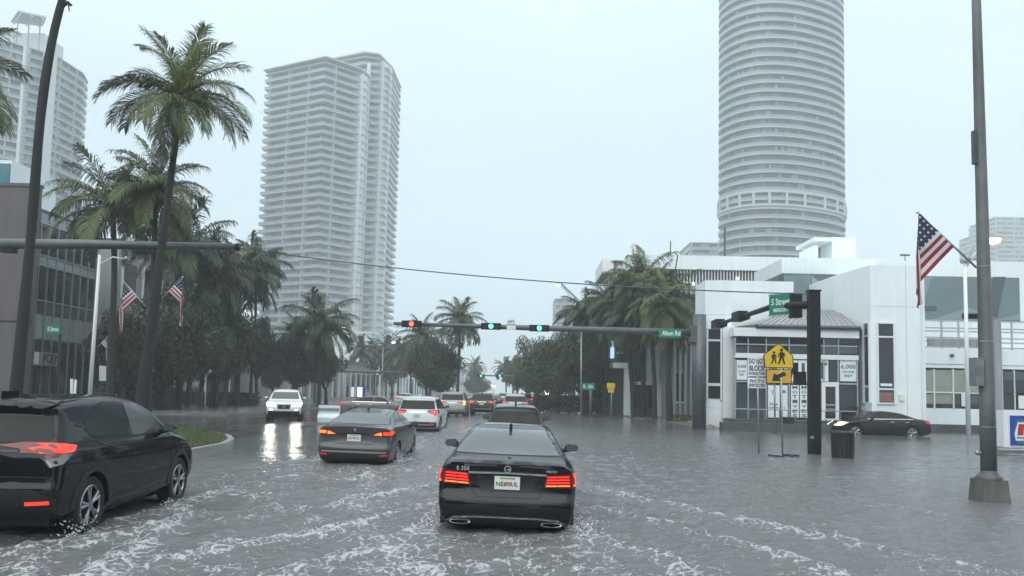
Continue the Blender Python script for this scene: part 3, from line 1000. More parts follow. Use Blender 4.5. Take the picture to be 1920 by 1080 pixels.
for sx in (-1, 1):
    p = c._ray('rear', sx * .58, .295)[0]
    e_ = MB()
    e_.lathe([(.10, 0), (.105, -.05), (.092, -.05), (.088, 0.02)], 20, (0, 0, 0), 'y')
    o = e_.build('exhaust_tip', M['chrome'], c.root, True); o.location = p + Vector((0, -.004, .005)); o.scale = (1.3, 1, .27)
c.plate(.80, text='NE6 0UL', h=.165, w=.325)
# star emblem, badge letters
p = c._ray('rear', 0, .975)[0]
em = MB().lathe([(.044, 0), (.044, -.008), (.034, -.008), (.034, 0)], 20, axis='y')
for k in range(3):
    a = math.pi / 2 + k * 2 * math.pi / 3
    em.tube([(0, -.004, 0), (.036 * math.cos(a), -.004, .036 * math.sin(a))], [.007, .002], 5)
o = em.build('round_emblem', M['chrome'], c.root); o.location = p + Vector((0, -.012, 0))
p = c._ray('rear', -.55, .955)[0]
put_text(text_mesh('E 350'), 'badge', M['chrome'], c.root, tuple(p + Vector((-.02, -.022, .01))), 0, width=.16)
p = c._ray('rear', .56, .955)[0]
put_text(text_mesh('4MATIC'), 'badge', M['chrome'], c.root, tuple(p + Vector((0.0, -.022, .01))), 0, width=.14)
# roof fin
MB().prism([(-.022, -.95), (.022, -.95), (.008, -.72), (-.008, -.72)], 1.37, 1.49).build('antenna_fin', M['paint_black'], c.root)
c.patch('sunroof', 'top', [(-.42, -.45), (.42, -.45), (.42, .15), (-.42, .15)], M['car_glass'], .004)
c.strip('seam', 'right', [(-1.25, 1.05), (-1.15, .75), (-.9, .35)], .010, M['rubber'], .002, sym=True)
c.strip('seam', 'right', [(-.16, 1.05), (-.16, .32)], .010, M['rubber'], .002, sym=True)
c.strip('seam', 'right', [(.98, 1.0), (1.0, .6), (.95, .32)], .010, M['rubber'], .002, sym=True)
c.wheels(M['alloy'], 5); c.mirrors(.72, 1.04, w=.24, h=.15)
c.place(-.19, 12.32, WET, 0, R(1.2))

# ===== black crossover at the left edge
prof = [(-1.98, .30), (-2.10, .40), (-2.14, .58), (-2.10, .68), (-2.07, .92), (-2.03, 1.06), (-1.78, 1.40), (-1.84, 1.50), (-1.5, 1.56), (-1.0, 1.60),
        (-.4, 1.615), (.2, 1.56), (.62, 1.42), (1.10, 1.11), (1.6, 1.02), (1.95, .90), (2.12, .70), (2.14, .45), (2.0, .28), (0, .20), (-1.8, .24)]
wid = [(.18, .80), (.35, .87), (.6, .885), (.85, .885), (1.0, .865), (1.08, .82), (1.3, .745), (1.5, .66), (1.62, .57)]
c = Car('crossover_car', prof, wid, M['paint_black'], (-1.28, 1.33), 0.335,
        'black crossover cut by the left edge of the photo with its red tail light on', 'car', res=1.35, taper=(.03, .10))
c.window('rear', [(-.66, 1.09), (.66, 1.09), (.70, 1.16), (.60, 1.37), (-.60, 1.37), (-.70, 1.16)], name='rear_window')
c.strip('roof_spoiler', 'rear', [(-.60, 1.485), (0, 1.505), (.60, 1.485)], .05, M['paint_black'], .05, depth=.06)
c.window('right', [(-1.32, 1.30), (-1.36, 1.22), (-1.22, 1.13), (-.30, 1.09), (-.30, 1.51), (-.75, 1.51), (-1.1, 1.45)], sym=True)
c.window('right', [(-.22, 1.09), (.80, 1.08), (.45, 1.36), (.15, 1.49), (-.22, 1.51)], sym=True, m=M['car_glass_gray'])
c.window('right', [(-1.56, 1.27), (-1.43, 1.24), (-1.40, 1.33)], sym=True, rub=.01)
c.window('front', [(-.68, 1.12), (.68, 1.12), (.56, 1.46), (-.56, 1.46)], name='windshield')
for sx in (-1, 1):
    base = c.patch('tail_light', 'rear', [(sx * .42, .985), (sx * .42, 1.06), (sx * .775, 1.08), (sx * .775, .955), (sx * .66, .975)], M['tail_off'], .016)
    vw = 'right' if sx > 0 else 'left'
    b2 = c.patch('tail_light', vw, [(-2.02, 1.10), (-1.85, 1.085), (-1.62, 1.05), (-1.74, .975), (-2.02, .93)], M['tail_off'], .012)
    c.patch('light_bar', vw, [(-2.01, 1.085), (-1.85, 1.07), (-1.66, 1.045), (-1.75, .99), (-2.01, .975)], M['tail_on'], .020, parent=b2)
    c.patch('reversing_lens', vw, [(-2.02, .968), (-1.78, .965), (-1.90, .90), (-2.02, .83)], M['lens_clear'], .020, parent=b2)
    c.strip('reflector', 'rear', [(sx * .54, .45), (sx * .78, .462)], .036, M['tail_on'], .012)
c.strip('chrome_trim', 'rear', [(-.40, 1.00), (0, 1.005), (.40, 1.00)], .016, M['alloy_dark'], .012)
c.patch('rear_apron', 'rear', [(-.80, .26), (.80, .26), (.84, .50), (.60, .60), (-.60, .60), (-.84, .50)], M['plastic'], .005)
c.strip('seam', 'rear', [(-.84, .73), (.84, .73)], .010, M['rubber'], .002)
c.strip('seam', 'right', [(-1.95, .73), (-1.62, .73)], .010, M['rubber'], .002, sym=True)
c.strip('seam', 'right', [(-1.46, 1.13), (-1.22, 1.08), (-1.05, .85), (-1.0, .62), (-.85, .35)], .011, M['rubber'], .002, sym=True)
c.strip('seam', 'right', [(-.26, 1.05), (-.24, .32)], .011, M['rubber'], .002, sym=True)
c.strip('seam', 'right', [(.86, 1.05), (.92, .8), (.88, .34)], .011, M['rubber'], .002, sym=True)
c.strip('crease_trim', 'right', [(-1.15, 1.055), (-.8, .97), (-.35, .90)], .014, M['paint_darkgray'], .010, sym=True)
c.strip('sill_trim', 'right', [(-.85, .335), (0, .375), (.75, .43)], .022, M['alloy_dark'], .010, sym=True)
for ay in c.axles:
    arc = [(ay + .425 * math.cos(a), .335 + .425 * math.sin(a)) for a in np.linspace(R(-12), R(192), 17)]
    c.strip('arch_trim', 'right', arc, .07, M['plastic'], .010, sym=True)
MB().prism([(-.03, -1.72), (.03, -1.72), (.008, -1.45), (-.008, -1.45)], 1.53, 1.64).build('antenna_fin', M['paint_black'], c.root)
c.wheels(M['alloy'], 5, sw=.13); c.mirrors(.66, 1.12)
c.plate(.86, text='GXR 41B')
c.place(-6.12, 10.7, -.035, R(2.0)); c.root.scale = (1, 1, 1.045)

# ===== gray sedan
prof = [(-2.33, .25), (-2.41, .35), (-2.43, .55), (-2.38, .66), (-2.35, .85), (-2.37, 1.00), (-2.40, 1.07), (-2.32, 1.085), (-1.95, 1.10),
        (-1.15, 1.35), (-.6, 1.435), (0, 1.45), (.4, 1.42), (.75, 1.29), (1.25, 1.02), (1.9, .92), (2.25, .80), (2.42, .60), (2.42, .35), (2.3, .22), (0, .17), (-2.1, .20)]
wid = [(.15, .80), (.3, .875), (.5, .91), (.75, .925), (.95, .91), (1.05, .86), (1.12, .79), (1.25, .70), (1.36, .615), (1.46, .54)]
c = Car('sedan', prof, wid, M['paint_gray'], (-1.35, 1.47), 0.335,
        'dark gray sedan in the next lane left, orange and red tail lights lit', 'car', res=1.1)
c.window('rear', [(-.72, 1.115), (.72, 1.115), (.58, 1.375), (-.58, 1.375)], M['car_glass_gray'], name='rear_window')
c.window('right', [(-1.45, 1.10), (-.2, 1.08), (-.2, 1.36), (-.7, 1.34), (-1.1, 1.25)], sym=True)
c.window('right', [(-.12, 1.08), (.85, 1.07), (.5, 1.29), (.25, 1.35), (-.12, 1.365)], sym=True)
c.window('front', [(-.70, 1.06), (.70, 1.06), (.55, 1.34), (-.55, 1.34)], name='windshield')
for sx in (-1, 1):
    base = c.patch('tail_light', 'rear', [(sx * .38, .865), (sx * .42, .90), (sx * .60, .975), (sx * .88, .985), (sx * .88, .86), (sx * .60, .845)], M['tail_off'], .010)
    c.patch('light_bar', 'rear', [(sx * .45, .88), (sx * .60, .945), (sx * .645, .945), (sx * .645, .87)], M['tail_orange'], .016, parent=base)
    c.patch('light_bar', 'rear', [(sx * .68, .885), (sx * .68, .955), (sx * .84, .955), (sx * .84, .885)], M['tail_orange'] if sx < 0 else M['tail_on'], .016, parent=base)
    c.patch('tail_light', 'right' if sx > 0 else 'left', [(-2.3, .87), (-2.0, .93), (-2.0, .97), (-2.25, .98)], M['tail_on'], .008)
    c.strip('reflector', 'rear', [(sx * .62, .40), (sx * .86, .41)], .035, M['tail_dim'], .014)
c.strip('dark_garnish', 'rear', [(-.40, .885), (-.2, .90), (.2, .90), (.40, .885)], .03, M['plastic'], .01)
c.strip('seam', 'rear', [(-.55, .80), (-.45, .66), (.45, .66), (.55, .80)], .012, M['rubber'], .003)
c.strip('seam', 'rear', [(-.88, .52), (.88, .52)], .014, M['rubber'], .003)
c.strip('bumper_crease', 'rear', [(-.86, .47), (0, .475), (.86, .47)], .03, M['paint_silver'], .010)
c.patch('rear_apron', 'rear', [(-.82, .22), (.82, .22), (.88, .44), (-.88, .44)], M['plastic'], .006)
c.strip('seam', 'right', [(-1.25, 1.05), (-1.12, .75), (-.9, .35)], .011, M['rubber'], .002, sym=True)
c.strip('seam', 'right', [(-.16, 1.05), (-.16, .32)], .011, M['rubber'], .002, sym=True)
p = c._ray('rear', 0, .985)[0]
o = MB().lathe([(.035, 0), (.035, -.01), (.001, -.012)], 14, axis='y').build('round_emblem', M['chrome'], c.root); o.location = p + Vector((0, -.006, 0))
o.location = p
MB().prism([(-.022, -.85), (.022, -.85), (.008, -.62), (-.008, -.62)], 1.38, 1.49).build('antenna_fin', M['paint_gray'], c.root)
c.wheels(M['alloy'], 5); c.mirrors(.72, 1.03)
c.plate(.80, text='JR7 K2C', w=.32)
c.place(-3.98, 20.75, WET - .01, R(0.0), R(1.0))


# ===== boxy sport utility vehicles
def suv(name, label, pm, L_, W_, H_, x, y, z, rz=0, res=.8, tail='red', boxy=False, group=None, front_lights=False, rails=True, dark_bumper=True, cat='car'):
    h = L_ / 2; k = H_ / 1.70
    top = 1.66 * k
    if boxy:
        prof = [(-h + .10, .35), (-h, .50), (-h + .02, .75), (-h + .06, 1.05), (-h + .30, top - .09), (-h + .24, top - .02), (-h + .7, top + .02), (-.2, top + .04), (.35, top - .02),
                (.65, top - .2), (1.05, 1.14 * k), (1.7, 1.08 * k), (h - .15, .98 * k), (h - .02, .75), (h, .5), (h - .15, .3), (0, .25), (-h + .3, .27)]
    else:
        prof = [(-h + .10, .32), (-h, .48), (-h + .02, .70), (-h + .07, 1.02), (-h + .42, top - .13), (-h + .34, top - .04), (-h + .8, top + .01), (-.3, top + .04), (.3, top - .02),
                (.68, top - .2), (1.15, 1.10 * k), (1.75, 1.02 * k), (h - .2, .90 * k), (h - .03, .70), (h, .5), (h - .15, .28), (0, .22), (-h + .3, .25)]
    w = W_ / 2
    wid = [(.2, w - .08), (.4, w - .02), (.7, w), (.95, w - .01), (1.08 * k, w - .06), (1.15 * k, w - .10), (1.4 * k, w - .19), (top - .05, w - .27), (top + .05, w - .33)]
    if boxy: wid = [(a, b + (.05 if a > 1.1 else 0)) for a, b in wid]
    c = Car(name, prof, wid, pm, (-h * .585, h * .62), .365, label, cat, group=group, res=res)
    r0 = 1.12 * k; wt = top - .17
    c.window('rear', [(-w + .20, r0), (w - .20, r0), (w - .27, wt), (-w + .27, wt)], name='rear_window')
    c.window('right', [(-h + .55, r0 + .03), (-.35, r0), (-.35, top - .11), (-h + .85, top - .14)], sym=True)
    c.window('right', [(-.27, r0), (.90, r0 - .01), (.55, top - .22), (.30, top - .12), (-.27, top - .11)], sym=True)
    c.window('front', [(-w + .24, r0 + .04), (w - .24, r0 + .04), (w - .33, top - .13), (-w + .33, top - .13)], M['car_glass_gray'], name='windshield')
    for sx in (-1, 1):
        if boxy:
            base = c.patch('tail_light', 'rear', [(sx * (w - .21), .86), (sx * (w - .21), 1.13), (sx * (w - .04), 1.13), (sx * (w - .04), .86)], M['amber'], .01)
            c.strip('light_bar', 'rear', [(sx * (w - .20), .98), (sx * (w - .05), .98)], .06, M['tail_dim'], .016, parent=base)
        else:
            base = c.patch('tail_light', 'rear', [(sx * (w - .50), 1.00), (sx * (w - .48), 1.07), (sx * (w - .04), 1.11), (sx * (w - .04), .90), (sx * (w - .18), .86), (sx * (w - .30), .95)], M['tail_off'], .01)
            c.patch('light_bar', 'rear', [(sx * (w - .38), 1.00), (sx * (w - .10), 1.06), (sx * (w - .08), .92), (sx * (w - .18), .90)], M['tail_on'] if tail == 'red' else M['tail_dim'], .016, parent=base)
        c.patch('tail_light', 'right' if sx > 0 else 'left', [(-h + .03, .92), (-h + .25, .98), (-h + .25, 1.08), (-h + .1, 1.09)], M['tail_dim'], .008)
    c.patch('rear_bumper', 'rear', [(-w + .08, .34), (w - .08, .34), (w - .05, .58), (-w + .05, .58)], M['plastic'] if dark_bumper else M['paint_silver'], .008)
    c.strip('bumper_strip', 'rear', [(-w + .2, .46), (w - .2, .46)], .06, M['paint_silver'], .016)
    if not boxy:
        for sx in (-1, 1): c.strip('reflector', 'rear', [(sx * (w - .42), .54), (sx * (w - .20), .545)], .045, M['tail_dim'], .018)
    c.strip('trim_strip', 'rear', [(-.34, .99), (.34, .99)], .03, M['chrome'], .012)
    c.plate(.84, ink=True, text='DKT 88A')
    c.strip('seam', 'right', [(-.31, r0 - .03), (-.31, .35)], .014, M['rubber'], .003, sym=True)
    c.strip('seam', 'right', [(-h * .45, r0 - .03), (-h * .35, .4)], .014, M['rubber'], .003, sym=True)
    c.strip('seam', 'right', [(.98, r0 - .05), (.98, .38)], .014, M['rubber'], .003, sym=True)
    for ay in c.axles:
        arc = [(ay + .45 * math.cos(a), .365 + .45 * math.sin(a)) for a in np.linspace(R(-10), R(190), 13)]
        c.strip('arch_trim', 'right', arc, .06, M['plastic'] if not boxy else pm, .008, sym=True)
    if rails:
        for sx in (-1, 1):
            MB().tube([(sx * (w - .32), -h + .95, top + .01), (sx * (w - .31), -h + 1.2, top + .075), (sx * (w - .31), .1, top + .08), (sx * (w - .33), .35, top + .0)], .02, 6).build('roof_rail', M['alloy'], c.root)
    MB().prism([(-.03, -h + .75), (.03, -h + .75), (.008, -h + 1.0), (-.008, -h + 1.0)], top - .02, top + .12).build('antenna_fin', pm, c.root)
    # front
    c.patch('grille', 'front', [(-.30, .62), (.30, .62), (.36, .86), (-.36, .86)], M['plastic'], .012)
    for sx in (-1, 1):
        hl = c.patch('headlight', 'front', [(sx * .42, .80), (sx * .44, .92), (sx * (w - .06), .95), (sx * (w - .08), .80)], M['lamp_white'] if front_lights else M['lens_clear'], .012)
    c.patch('front_bumper', 'front', [(-w + .12, .30), (w - .12, .30), (w - .16, .52), (-w + .16, .52)], M['plastic'], .01)
    if front_lights:
        for sx in (-1, 1):
            for q in (.05, ):
                MB().lathe([(.001, .02), (.10, .02), (.10, -.02), (.001, -.02)], 16, (sx * .17, h - .035, .74), 'y').build('kidney_grille', M['rubber'], c.root)
            c.strip('fog_light', 'front', [(sx * .55, .58), (sx * .72, .58)], .05, M['lamp_warm'], .014)
    c.wheels(M['alloy'], 5); c.mirrors(.72, r0 + .05, w=.22, h=.18)
    c.place(x, y, z, rz)
    return c


c = suv('sport_utility_car', 'white sport utility car with roof rails behind the gray sedan, pointed red tail lights', M['paint_white'], 4.9, 1.90, 1.70, -4.55, 35.9, WET, res=.8)
c = suv('sport_utility_car', 'boxy beige sport utility car with amber tail lights right of the white one', M['paint_silver'], 4.8, 1.92, 1.80, -4.95, 57.0, WET + .1, tail='amber', boxy=True, res=.7, dark_bumper=False)
c = suv('sport_utility_car', 'dark gray sport utility car showing only roof, rear glass and mirrors over the black sedan', M['paint_darkgray'], 4.6, 1.86, 1.66, -.20, 24.7, WET - .06, rails=False, res=.8, tail='dim')
c.strip('wiper', 'rear', [(-.05, 1.15), (.30, 1.19)], .02, M['rubber'], .02)
c = suv('sport_utility_car', 'white sport utility car coming towards the camera with both headlights on', M['paint_white'], 4.65, 1.90, 1.68, -13.15, 43.0, .0, rz=math.pi + .25, front_lights=True, res=.8, cat='car')

# ===== black sedan parked side-on in the flood by the white building, seen from its left side
prof = [(-2.36, .28), (-2.45, .38), (-2.47, .60), (-2.42, .80), (-2.36, 1.0), (-2.20, 1.03), (-1.75, 1.08),
        (-1.0, 1.33), (-.45, 1.415), (0, 1.43), (.4, 1.39), (.75, 1.27), (1.25, 1.0), (1.9, .90), (2.25, .78), (2.44, .60), (2.44, .35), (2.3, .22), (0, .17), (-2.1, .2)]
wid = [(.15, .80), (.3, .875), (.5, .915), (.75, .925), (.9, .91), (.98, .87), (1.05, .80), (1.2, .715), (1.32, .64), (1.43, .54)]
def side_sedan(label, pm, x, y, z, rz, group=None, lights=True, res=.8):
    c = Car('sedan', prof, wid, pm, (-1.40, 1.45), .335, label, 'car', res=res, group=group)
    c.window('right', [(-1.50, 1.08), (-.2, 1.05), (-.2, 1.33), (-.7, 1.31), (-1.1, 1.23)], sym=True)
    c.window('right', [(-.12, 1.05), (.85, 1.03), (.5, 1.25), (.25, 1.32), (-.12, 1.34)], sym=True)
    c.window('rear', [(-.70, 1.095), (.70, 1.095), (.56, 1.34), (-.56, 1.34)], name='rear_window')
    c.window('front', [(-.70, 1.04), (.70, 1.04), (.55, 1.33), (-.55, 1.33)], M['car_glass_gray'], name='windshield')
    c.strip('belt_trim', 'right', [(-1.5, 1.035), (.85, 1.01)], .03, M['chrome'], .012, sym=True)
    for sx in (-1, 1):
        c.patch('headlight', 'front', [(sx * .45, .66), (sx * .5, .78), (sx * .88, .82), (sx * .86, .68)], M['lamp_warm'] if lights else M['lens_clear'], .012)
        c.patch('headlight', 'right' if sx > 0 else 'left', [(2.40, .64), (2.36, .76), (1.98, .84), (1.92, .80), (2.1, .68)], M['lamp_warm'] if lights else M['lens_clear'], .012)
        c.patch('tail_light', 'right' if sx > 0 else 'left', [(-2.42, .80), (-2.36, .96), (-2.05, .96), (-2.12, .84)], M['tail_dim'], .010)
        c.patch('tail_light', 'rear', [(sx * .45, .82), (sx * .5, .94), (sx * .86, .95), (sx * .86, .82)], M['tail_dim'], .010)
        for yy in (-.18, -1.22, .95):
            c.strip('seam', 'right' if sx > 0 else 'left', [(yy, 1.0), (yy - .02, .35)], .012, M['rubber'], .002)
        for yy in (-.38, -1.15 + .02):
            c.strip('door_handle', 'right' if sx > 0 else 'left', [(yy - .10, .88), (yy + .10, .88)], .022, M['chrome'], .02)
    c.patch('grille', 'front', [(-.38, .42), (.38, .42), (.34, .78), (-.34, .78)], M['plastic'], .012)
    c.plate(.80, text='AB4 91C')
    c.wheels(M['alloy'], 5, sw=.12); c.mirrors(.70, 1.0)
    c.place(x, y, z, rz)
    return c
g = W(1644, 800, 40.8)
side_sedan('black sedan standing side-on in the flood by the white building, headlight lit', M['paint_black'], g.x, 40.8, -.20, R(90))
g = W(704, 760, 49)
side_sedan('taupe sedan crossing side-on behind the gray sedan, mostly hidden', M['paint_taupe'], g.x, 49.5, -.06, R(-82), lights=False, res=.7)
# ------------------------------------------------------------------ towers
M['t_slab'] = mat('tower_slab', (0.42, 0.46, 0.465), 0.6, var=0.05, scale=0.1)
M['t_rail'] = mat('tower_rail', (0.23, 0.29, 0.30), 0.3, var=0.1, scale=0.2)
M['t_glass'] = mat('tower_glass', (0.05, 0.07, 0.08), 0.15, var=0.2, scale=0.2)
M['t_glass2'] = mat('tower_glass_pale', (0.13, 0.17, 0.185), 0.2, var=0.2, scale=0.2)
M['t_blind'] = mat('tower_blind', (0.30, 0.32, 0.32), 0.5)
M['t_wall'] = mat('tower_wall', (0.60, 0.64, 0.65), 0.6, var=0.04, scale=0.1)
M['t_dark'] = mat('tower_dark', (0.035, 0.045, 0.05), 0.4)


def offset_poly(P, d):
    """CCW polygon outset by d"""
    n = len(P); out = []
    for i in range(n):
        a = Vector(P[i - 1]); b = Vector(P[i]); c = Vector(P[(i + 1) % n])
        e1 = (b - a).normalized(); e2 = (c - b).normalized()
        n1 = Vector((e1.y, -e1.x)); n2 = Vector((e2.y, -e2.x))
        m_ = (n1 + n2); l = m_.length
        m_ = m_ / l if l > 1e-6 else n1
        k = d / max(0.35, m_.dot(n1))
        out.append((b.x + m_.x * k, b.y + m_.y * k))
    return out


def rail_mesh(P, z0, z1, t=0.1):
    Q = offset_poly(P, -t); b = MB(); n = len(P)
    b.v = [(p[0], p[1], z0) for p in P] + [(p[0], p[1], z1) for p in P] + [(p[0], p[1], z0) for p in Q] + [(p[0], p[1], z1) for p in Q]
    for i in range(n):
        j = (i + 1) % n
        for q in ((i, j, n + j, n + i), (2 * n + j, 2 * n + i, 3 * n + i, 3 * n + j), (n + i, n + j, 3 * n + j, 3 * n + i)):
            b.f.append(q); b.m.append(0)
    return b


def tower(core, fh, nf, label, zbase=0, out=1.6, slab_t=0.35, rail_h=1.0, bay=3.4, skip_rail=(), seed=1, pal=(.45, .3, .25), partitions=True, cat='tower block', top_extra=0, skip=(), name='tower', slabout=None):
    rs = random.Random(seed)
    root = empty(name, label=label, cat=cat)
    cx = sum(p[0] for p in core) / len(core); cy = sum(p[1] for p in core) / len(core)
    root.location = (cx, cy, zbase)
    core = [(p[0] - cx, p[1] - cy) for p in core]
    H = fh * nf
    MB().prism(core, 0, H).build('core_wall', M['t_dark'], root)
    so = slabout if slabout else offset_poly(core, out)
    if slabout: so = [(p[0] - cx, p[1] - cy) for p in slabout]
    sm = MB().prism(so, 0, slab_t).mesh('balcony_slab'); sm.materials.append(M['t_slab'])
    rm = rail_mesh(so, slab_t, slab_t + rail_h).mesh('balcony_rail'); rm.materials.append(M['t_rail'])
    for i in range(nf + 1):
        if i in skip: continue
        o = link('balcony_slab', sm, None, root); o.location = (0, 0, i * fh - slab_t)
        if i < nf and i not in skip_rail:
            r_ = link('balcony_rail', rm, None, root); r_.location = (0, 0, i * fh - slab_t)
    # panes between the slabs, three kinds of glass
    panes = [MB(), MB(), MB()]; fins = MB()
    n = len(core)
    for e in range(n):
        a = Vector(core[e]); b = Vector(core[(e + 1) % n]); d = b - a; L_ = d.length
        if L_ < 0.5: continue
        u = d / L_; nr = Vector((u.y, -u.x))
        if nr.y > 0.5: continue                      # the side nobody can see from the street
        k = max(1, round(L_ / bay)); w = L_ / k
        for j in range(k):
            for i in range(nf):
                c_ = rs.random(); idx = 0 if c_ < pal[0] else (1 if c_ < pal[0] + pal[1] else 2)
                p0 = a + u * (j * w + .12) + nr * .06; p1 = a + u * ((j + 1) * w - .12) + nr * .06
                z0 = i * fh + .1; z1 = (i + 1) * fh - slab_t - .15
                mid = (p0 + p1) / 2
                panes[idx].quad((p0.x, p0.y, z0), (mid.x - u.x * .05, mid.y - u.y * .05, z0), (mid.x - u.x * .05, mid.y - u.y * .05, z1), (p0.x, p0.y, z1))
                idx2 = idx if rs.random() < .7 else rs.randrange(3)
                panes[idx2].quad((mid.x + u.x * .05, mid.y + u.y * .05, z0), (p1.x, p1.y, z0), (p1.x, p1.y, z1), (mid.x + u.x * .05, mid.y + u.y * .05, z1))
            if partitions and j % 3 == (e % 3):
                q = a + u * (j * w); q2 = q + nr * (out * .85)
                t_ = u * .12
                fins.prism([(q.x - t_.x, q.y - t_.y), (q2.x - t_.x, q2.y - t_.y), (q2.x + t_.x, q2.y + t_.y), (q.x + t_.x, q.y + t_.y)], 0, H)
    for k, (pm, nm) in enumerate(zip(('t_glass', 't_glass2', 't_blind'), ('window_glass', 'pale_window_glass', 'window_blind'))):
        o = panes[k].build(nm, M[pm], root); o['kind'] = 'stuff'
    if fins.v:
        o = fins.build('party_wall', M['t_wall'], root); o['kind'] = 'stuff'
    return root, (cx, cy)


def pxy(px, py, Y): v = W(px, py, Y); return (v.x, v.y)


# middle-left tower: front wing
A0 = pxy(503, 400, 312); A1 = pxy(601, 400, 300); A2 = pxy(655, 400, 309); A3 = pxy(672, 400, 316)
coreA = [A0, A1, A2, A3, (A3[0] - 6, A3[1] + 14), (A0[0] + 3, A0[1] + 14)]
zt = W(600, 122, 300).z
fh = 3.15; nf = int(zt / fh)
ra, ca = tower(coreA, fh, nf, 'pale balcony tower left of the road, lower front wing with the pointed corner', zbase=zt - nf * fh, out=2.9, seed=2, pal=(.40, .45, .15), slab_t=.27)
B0 = pxy(572, 400, 325); B1 = pxy(693, 400, 318); B2 = pxy(733, 400, 350)
coreB = [pxy(566, 400, 330), (A3[0] + .5, A3[1] + 1), B1, (B1[0] + 3.0, B1[1] + 12), B2, (B2[0] - 30, B2[1] + 2)]
zt2 = W(693, 112, 318).z; nf2 = int(zt2 / fh)
rb, cb = tower(coreB, fh, nf2, 'pale balcony tower left of the road, taller rear wing with stepped balcony ends', zbase=zt2 - nf2 * fh, out=2.5, seed=3, pal=(.5, .40, .10), slab_t=.27)
# roof canopies
def roofslab(root, c, poly, z, t, m, name='roof_canopy'):
    poly = [(p[0] - c[0], p[1] - c[1]) for p in poly]
    return MB().prism(poly, z, z + t).build(name, m, root)
roofslab(ra, ca, offset_poly(coreA, 3.6), nf * fh + 1.6, .5, M['t_slab'])
roofslab(rb, cb, offset_poly(coreB, 2.6), nf2 * fh + 1.5, .6, M['t_slab'])
# continuous glazed bays running up the side facade
def bay(root, c, p0, p1, H, m, d=2.6, name='glazed_bay'):
    a = Vector(p0); b = Vector(p1); u = (b - a).normalized(); n = Vector((u.y, -u.x))
    q = [a + n * d, b + n * d, b - n * .5, a - n * .5]
    q = [(v.x - c[0], v.y - c[1]) for v in q]
    q = q[::1]
    ob = MB().prism([q[3], q[0], q[1], q[2]] if False else [q[0], q[1], q[2], q[3]], 0, H).build(name, m, root)
    bm = bmesh.new(); bm.from_mesh(ob.data); bmesh.ops.recalc_face_normals(bm, faces=bm.faces); bm.to_mesh(ob.data); bm.free()
    ml = MB(); k = int(H / fh)
    for i in range(k):
        z = i * fh
        ml.box(min(v[0] for v in q) - .02, max(v[0] for v in q) + .02, min(v[1] for v in q) - .02, max(v[1] for v in q) + .02, z, z + .22)
    o2 = ml.build('bay_mullion', M['t_slab'], root); o2['kind'] = 'stuff'
    return ob
bay(ra, ca, A2, ((A2[0] + A3[0]) / 2, (A2[1] + A3[1]) / 2), nf * fh, M['t_wall'], 4.0)
bay(rb, cb, (B1[0] + .5, B1[1] + 1.5), (B1[0] + 2.6, B1[1] + 10), nf2 * fh, M['t_wall'], 3.3)
bay(rb, cb, (A3[0] + 1.2, A3[1] + 1.2), (A3[0] + 2.6, A3[1] + 1.5), nf2 * fh * .98, M['t_wall'], 2.6)

# right tower: long oval plan, white balcony rings
cxy = pxy(1466, 400, 292)
def oval(a, b, th, n=56, ex=2.3):
    pts = []
    for i in range(n):
        t_ = 2 * math.pi * i / n
        x = a * math.copysign(abs(math.cos(t_)) ** (2 / ex), math.cos(t_)); y = b * math.copysign(abs(math.sin(t_)) ** (2 / ex), math.sin(t_))
        pts.append((cxy[0] + x * math.cos(th) - y * math.sin(th), cxy[1] + x * math.sin(th) + y * math.cos(th)))
    return pts
fh3 = 3.3
rt, ct = tower(oval(24.2, 15.5, R(24)), fh3, 54, 'tall rounded white tower on the right with ring balconies, top cut by the photo', out=1.4, bay=4.0, seed=5, pal=(.62, .34, .04), rail_h=.95, slab_t=.42, skip=(), partitions=False)
zm = W(1470, 372, 272).z
lvl = round(zm / fh3)
roofslab(rt, ct, oval(26.0, 17.2, R(24)), lvl * fh3 - 2.6, .8, M['t_slab'], 'terrace_ring')
roofslab(rt, ct, oval(25.9, 17.1, R(24)), lvl * fh3 + 2.2, .7, M['t_slab'], 'terrace_ring')
tw = MB()
for i, p_ in enumerate(oval(25.6, 16.8, R(24), 22)):
    tw.box(p_[0] - ct[0] - .45, p_[0] - ct[0] + .45, p_[1] - ct[1] - .4, p_[1] - ct[1] + .4, lvl * fh3 - 1.8, lvl * fh3 + 2.2)
tw.build('terrace_column', M['t_slab'], rt)['kind'] = 'stuff'

# far-left condo tower
L0 = W(-60, 300, 236); L1 = W(88, 300, 252); L2 = W(140, 300, 266); L3 = W(150, 300, 274)
coreL = [(L0.x, L0.y), (L1.x, L1.y), (L2.x, L2.y), (L3.x, L3.y), (L3.x - 18, L3.y + 14), (L0.x - 5, L0.y + 24)]
ztl = W(110, 118, 258).z; fh4 = 2.95; nfl = int(ztl / fh4)
rl, cl = tower(coreL, fh4, nfl, 'pale condo tower at the top left behind the leaning palm, slanted roof canopy', zbase=ztl - nfl * fh4, out=1.1, seed=8, pal=(.35, .4, .25), bay=3.0, rail_h=.9)
p0 = W(18, 100, 248); p1 = W(84, 100, 250); zt = W(50, 62, 249).z; zb = W(60, 112, 249).z
MB().box(p0.x - cl[0], p1.x - cl[0], p0.y + 1 - cl[1], p0.y + 12 - cl[1], nfl * fh4, zt - (ztl - nfl * fh4)).build('penthouse_wall', M['t_wall'], rl)
zt_ = W(50, 22, 249).z - (ztl - nfl * fh4); zl_ = W(50, 48, 249).z - (ztl - nfl * fh4)
cnp = MB()
a0, a1 = p0.x - cl[0] + 1, p1.x - cl[0] + 1
b = len(cnp.v)
y_ = p0.y - cl[1]
_o = Vector((cl[0], cl[1], ztl - nfl * fh4))
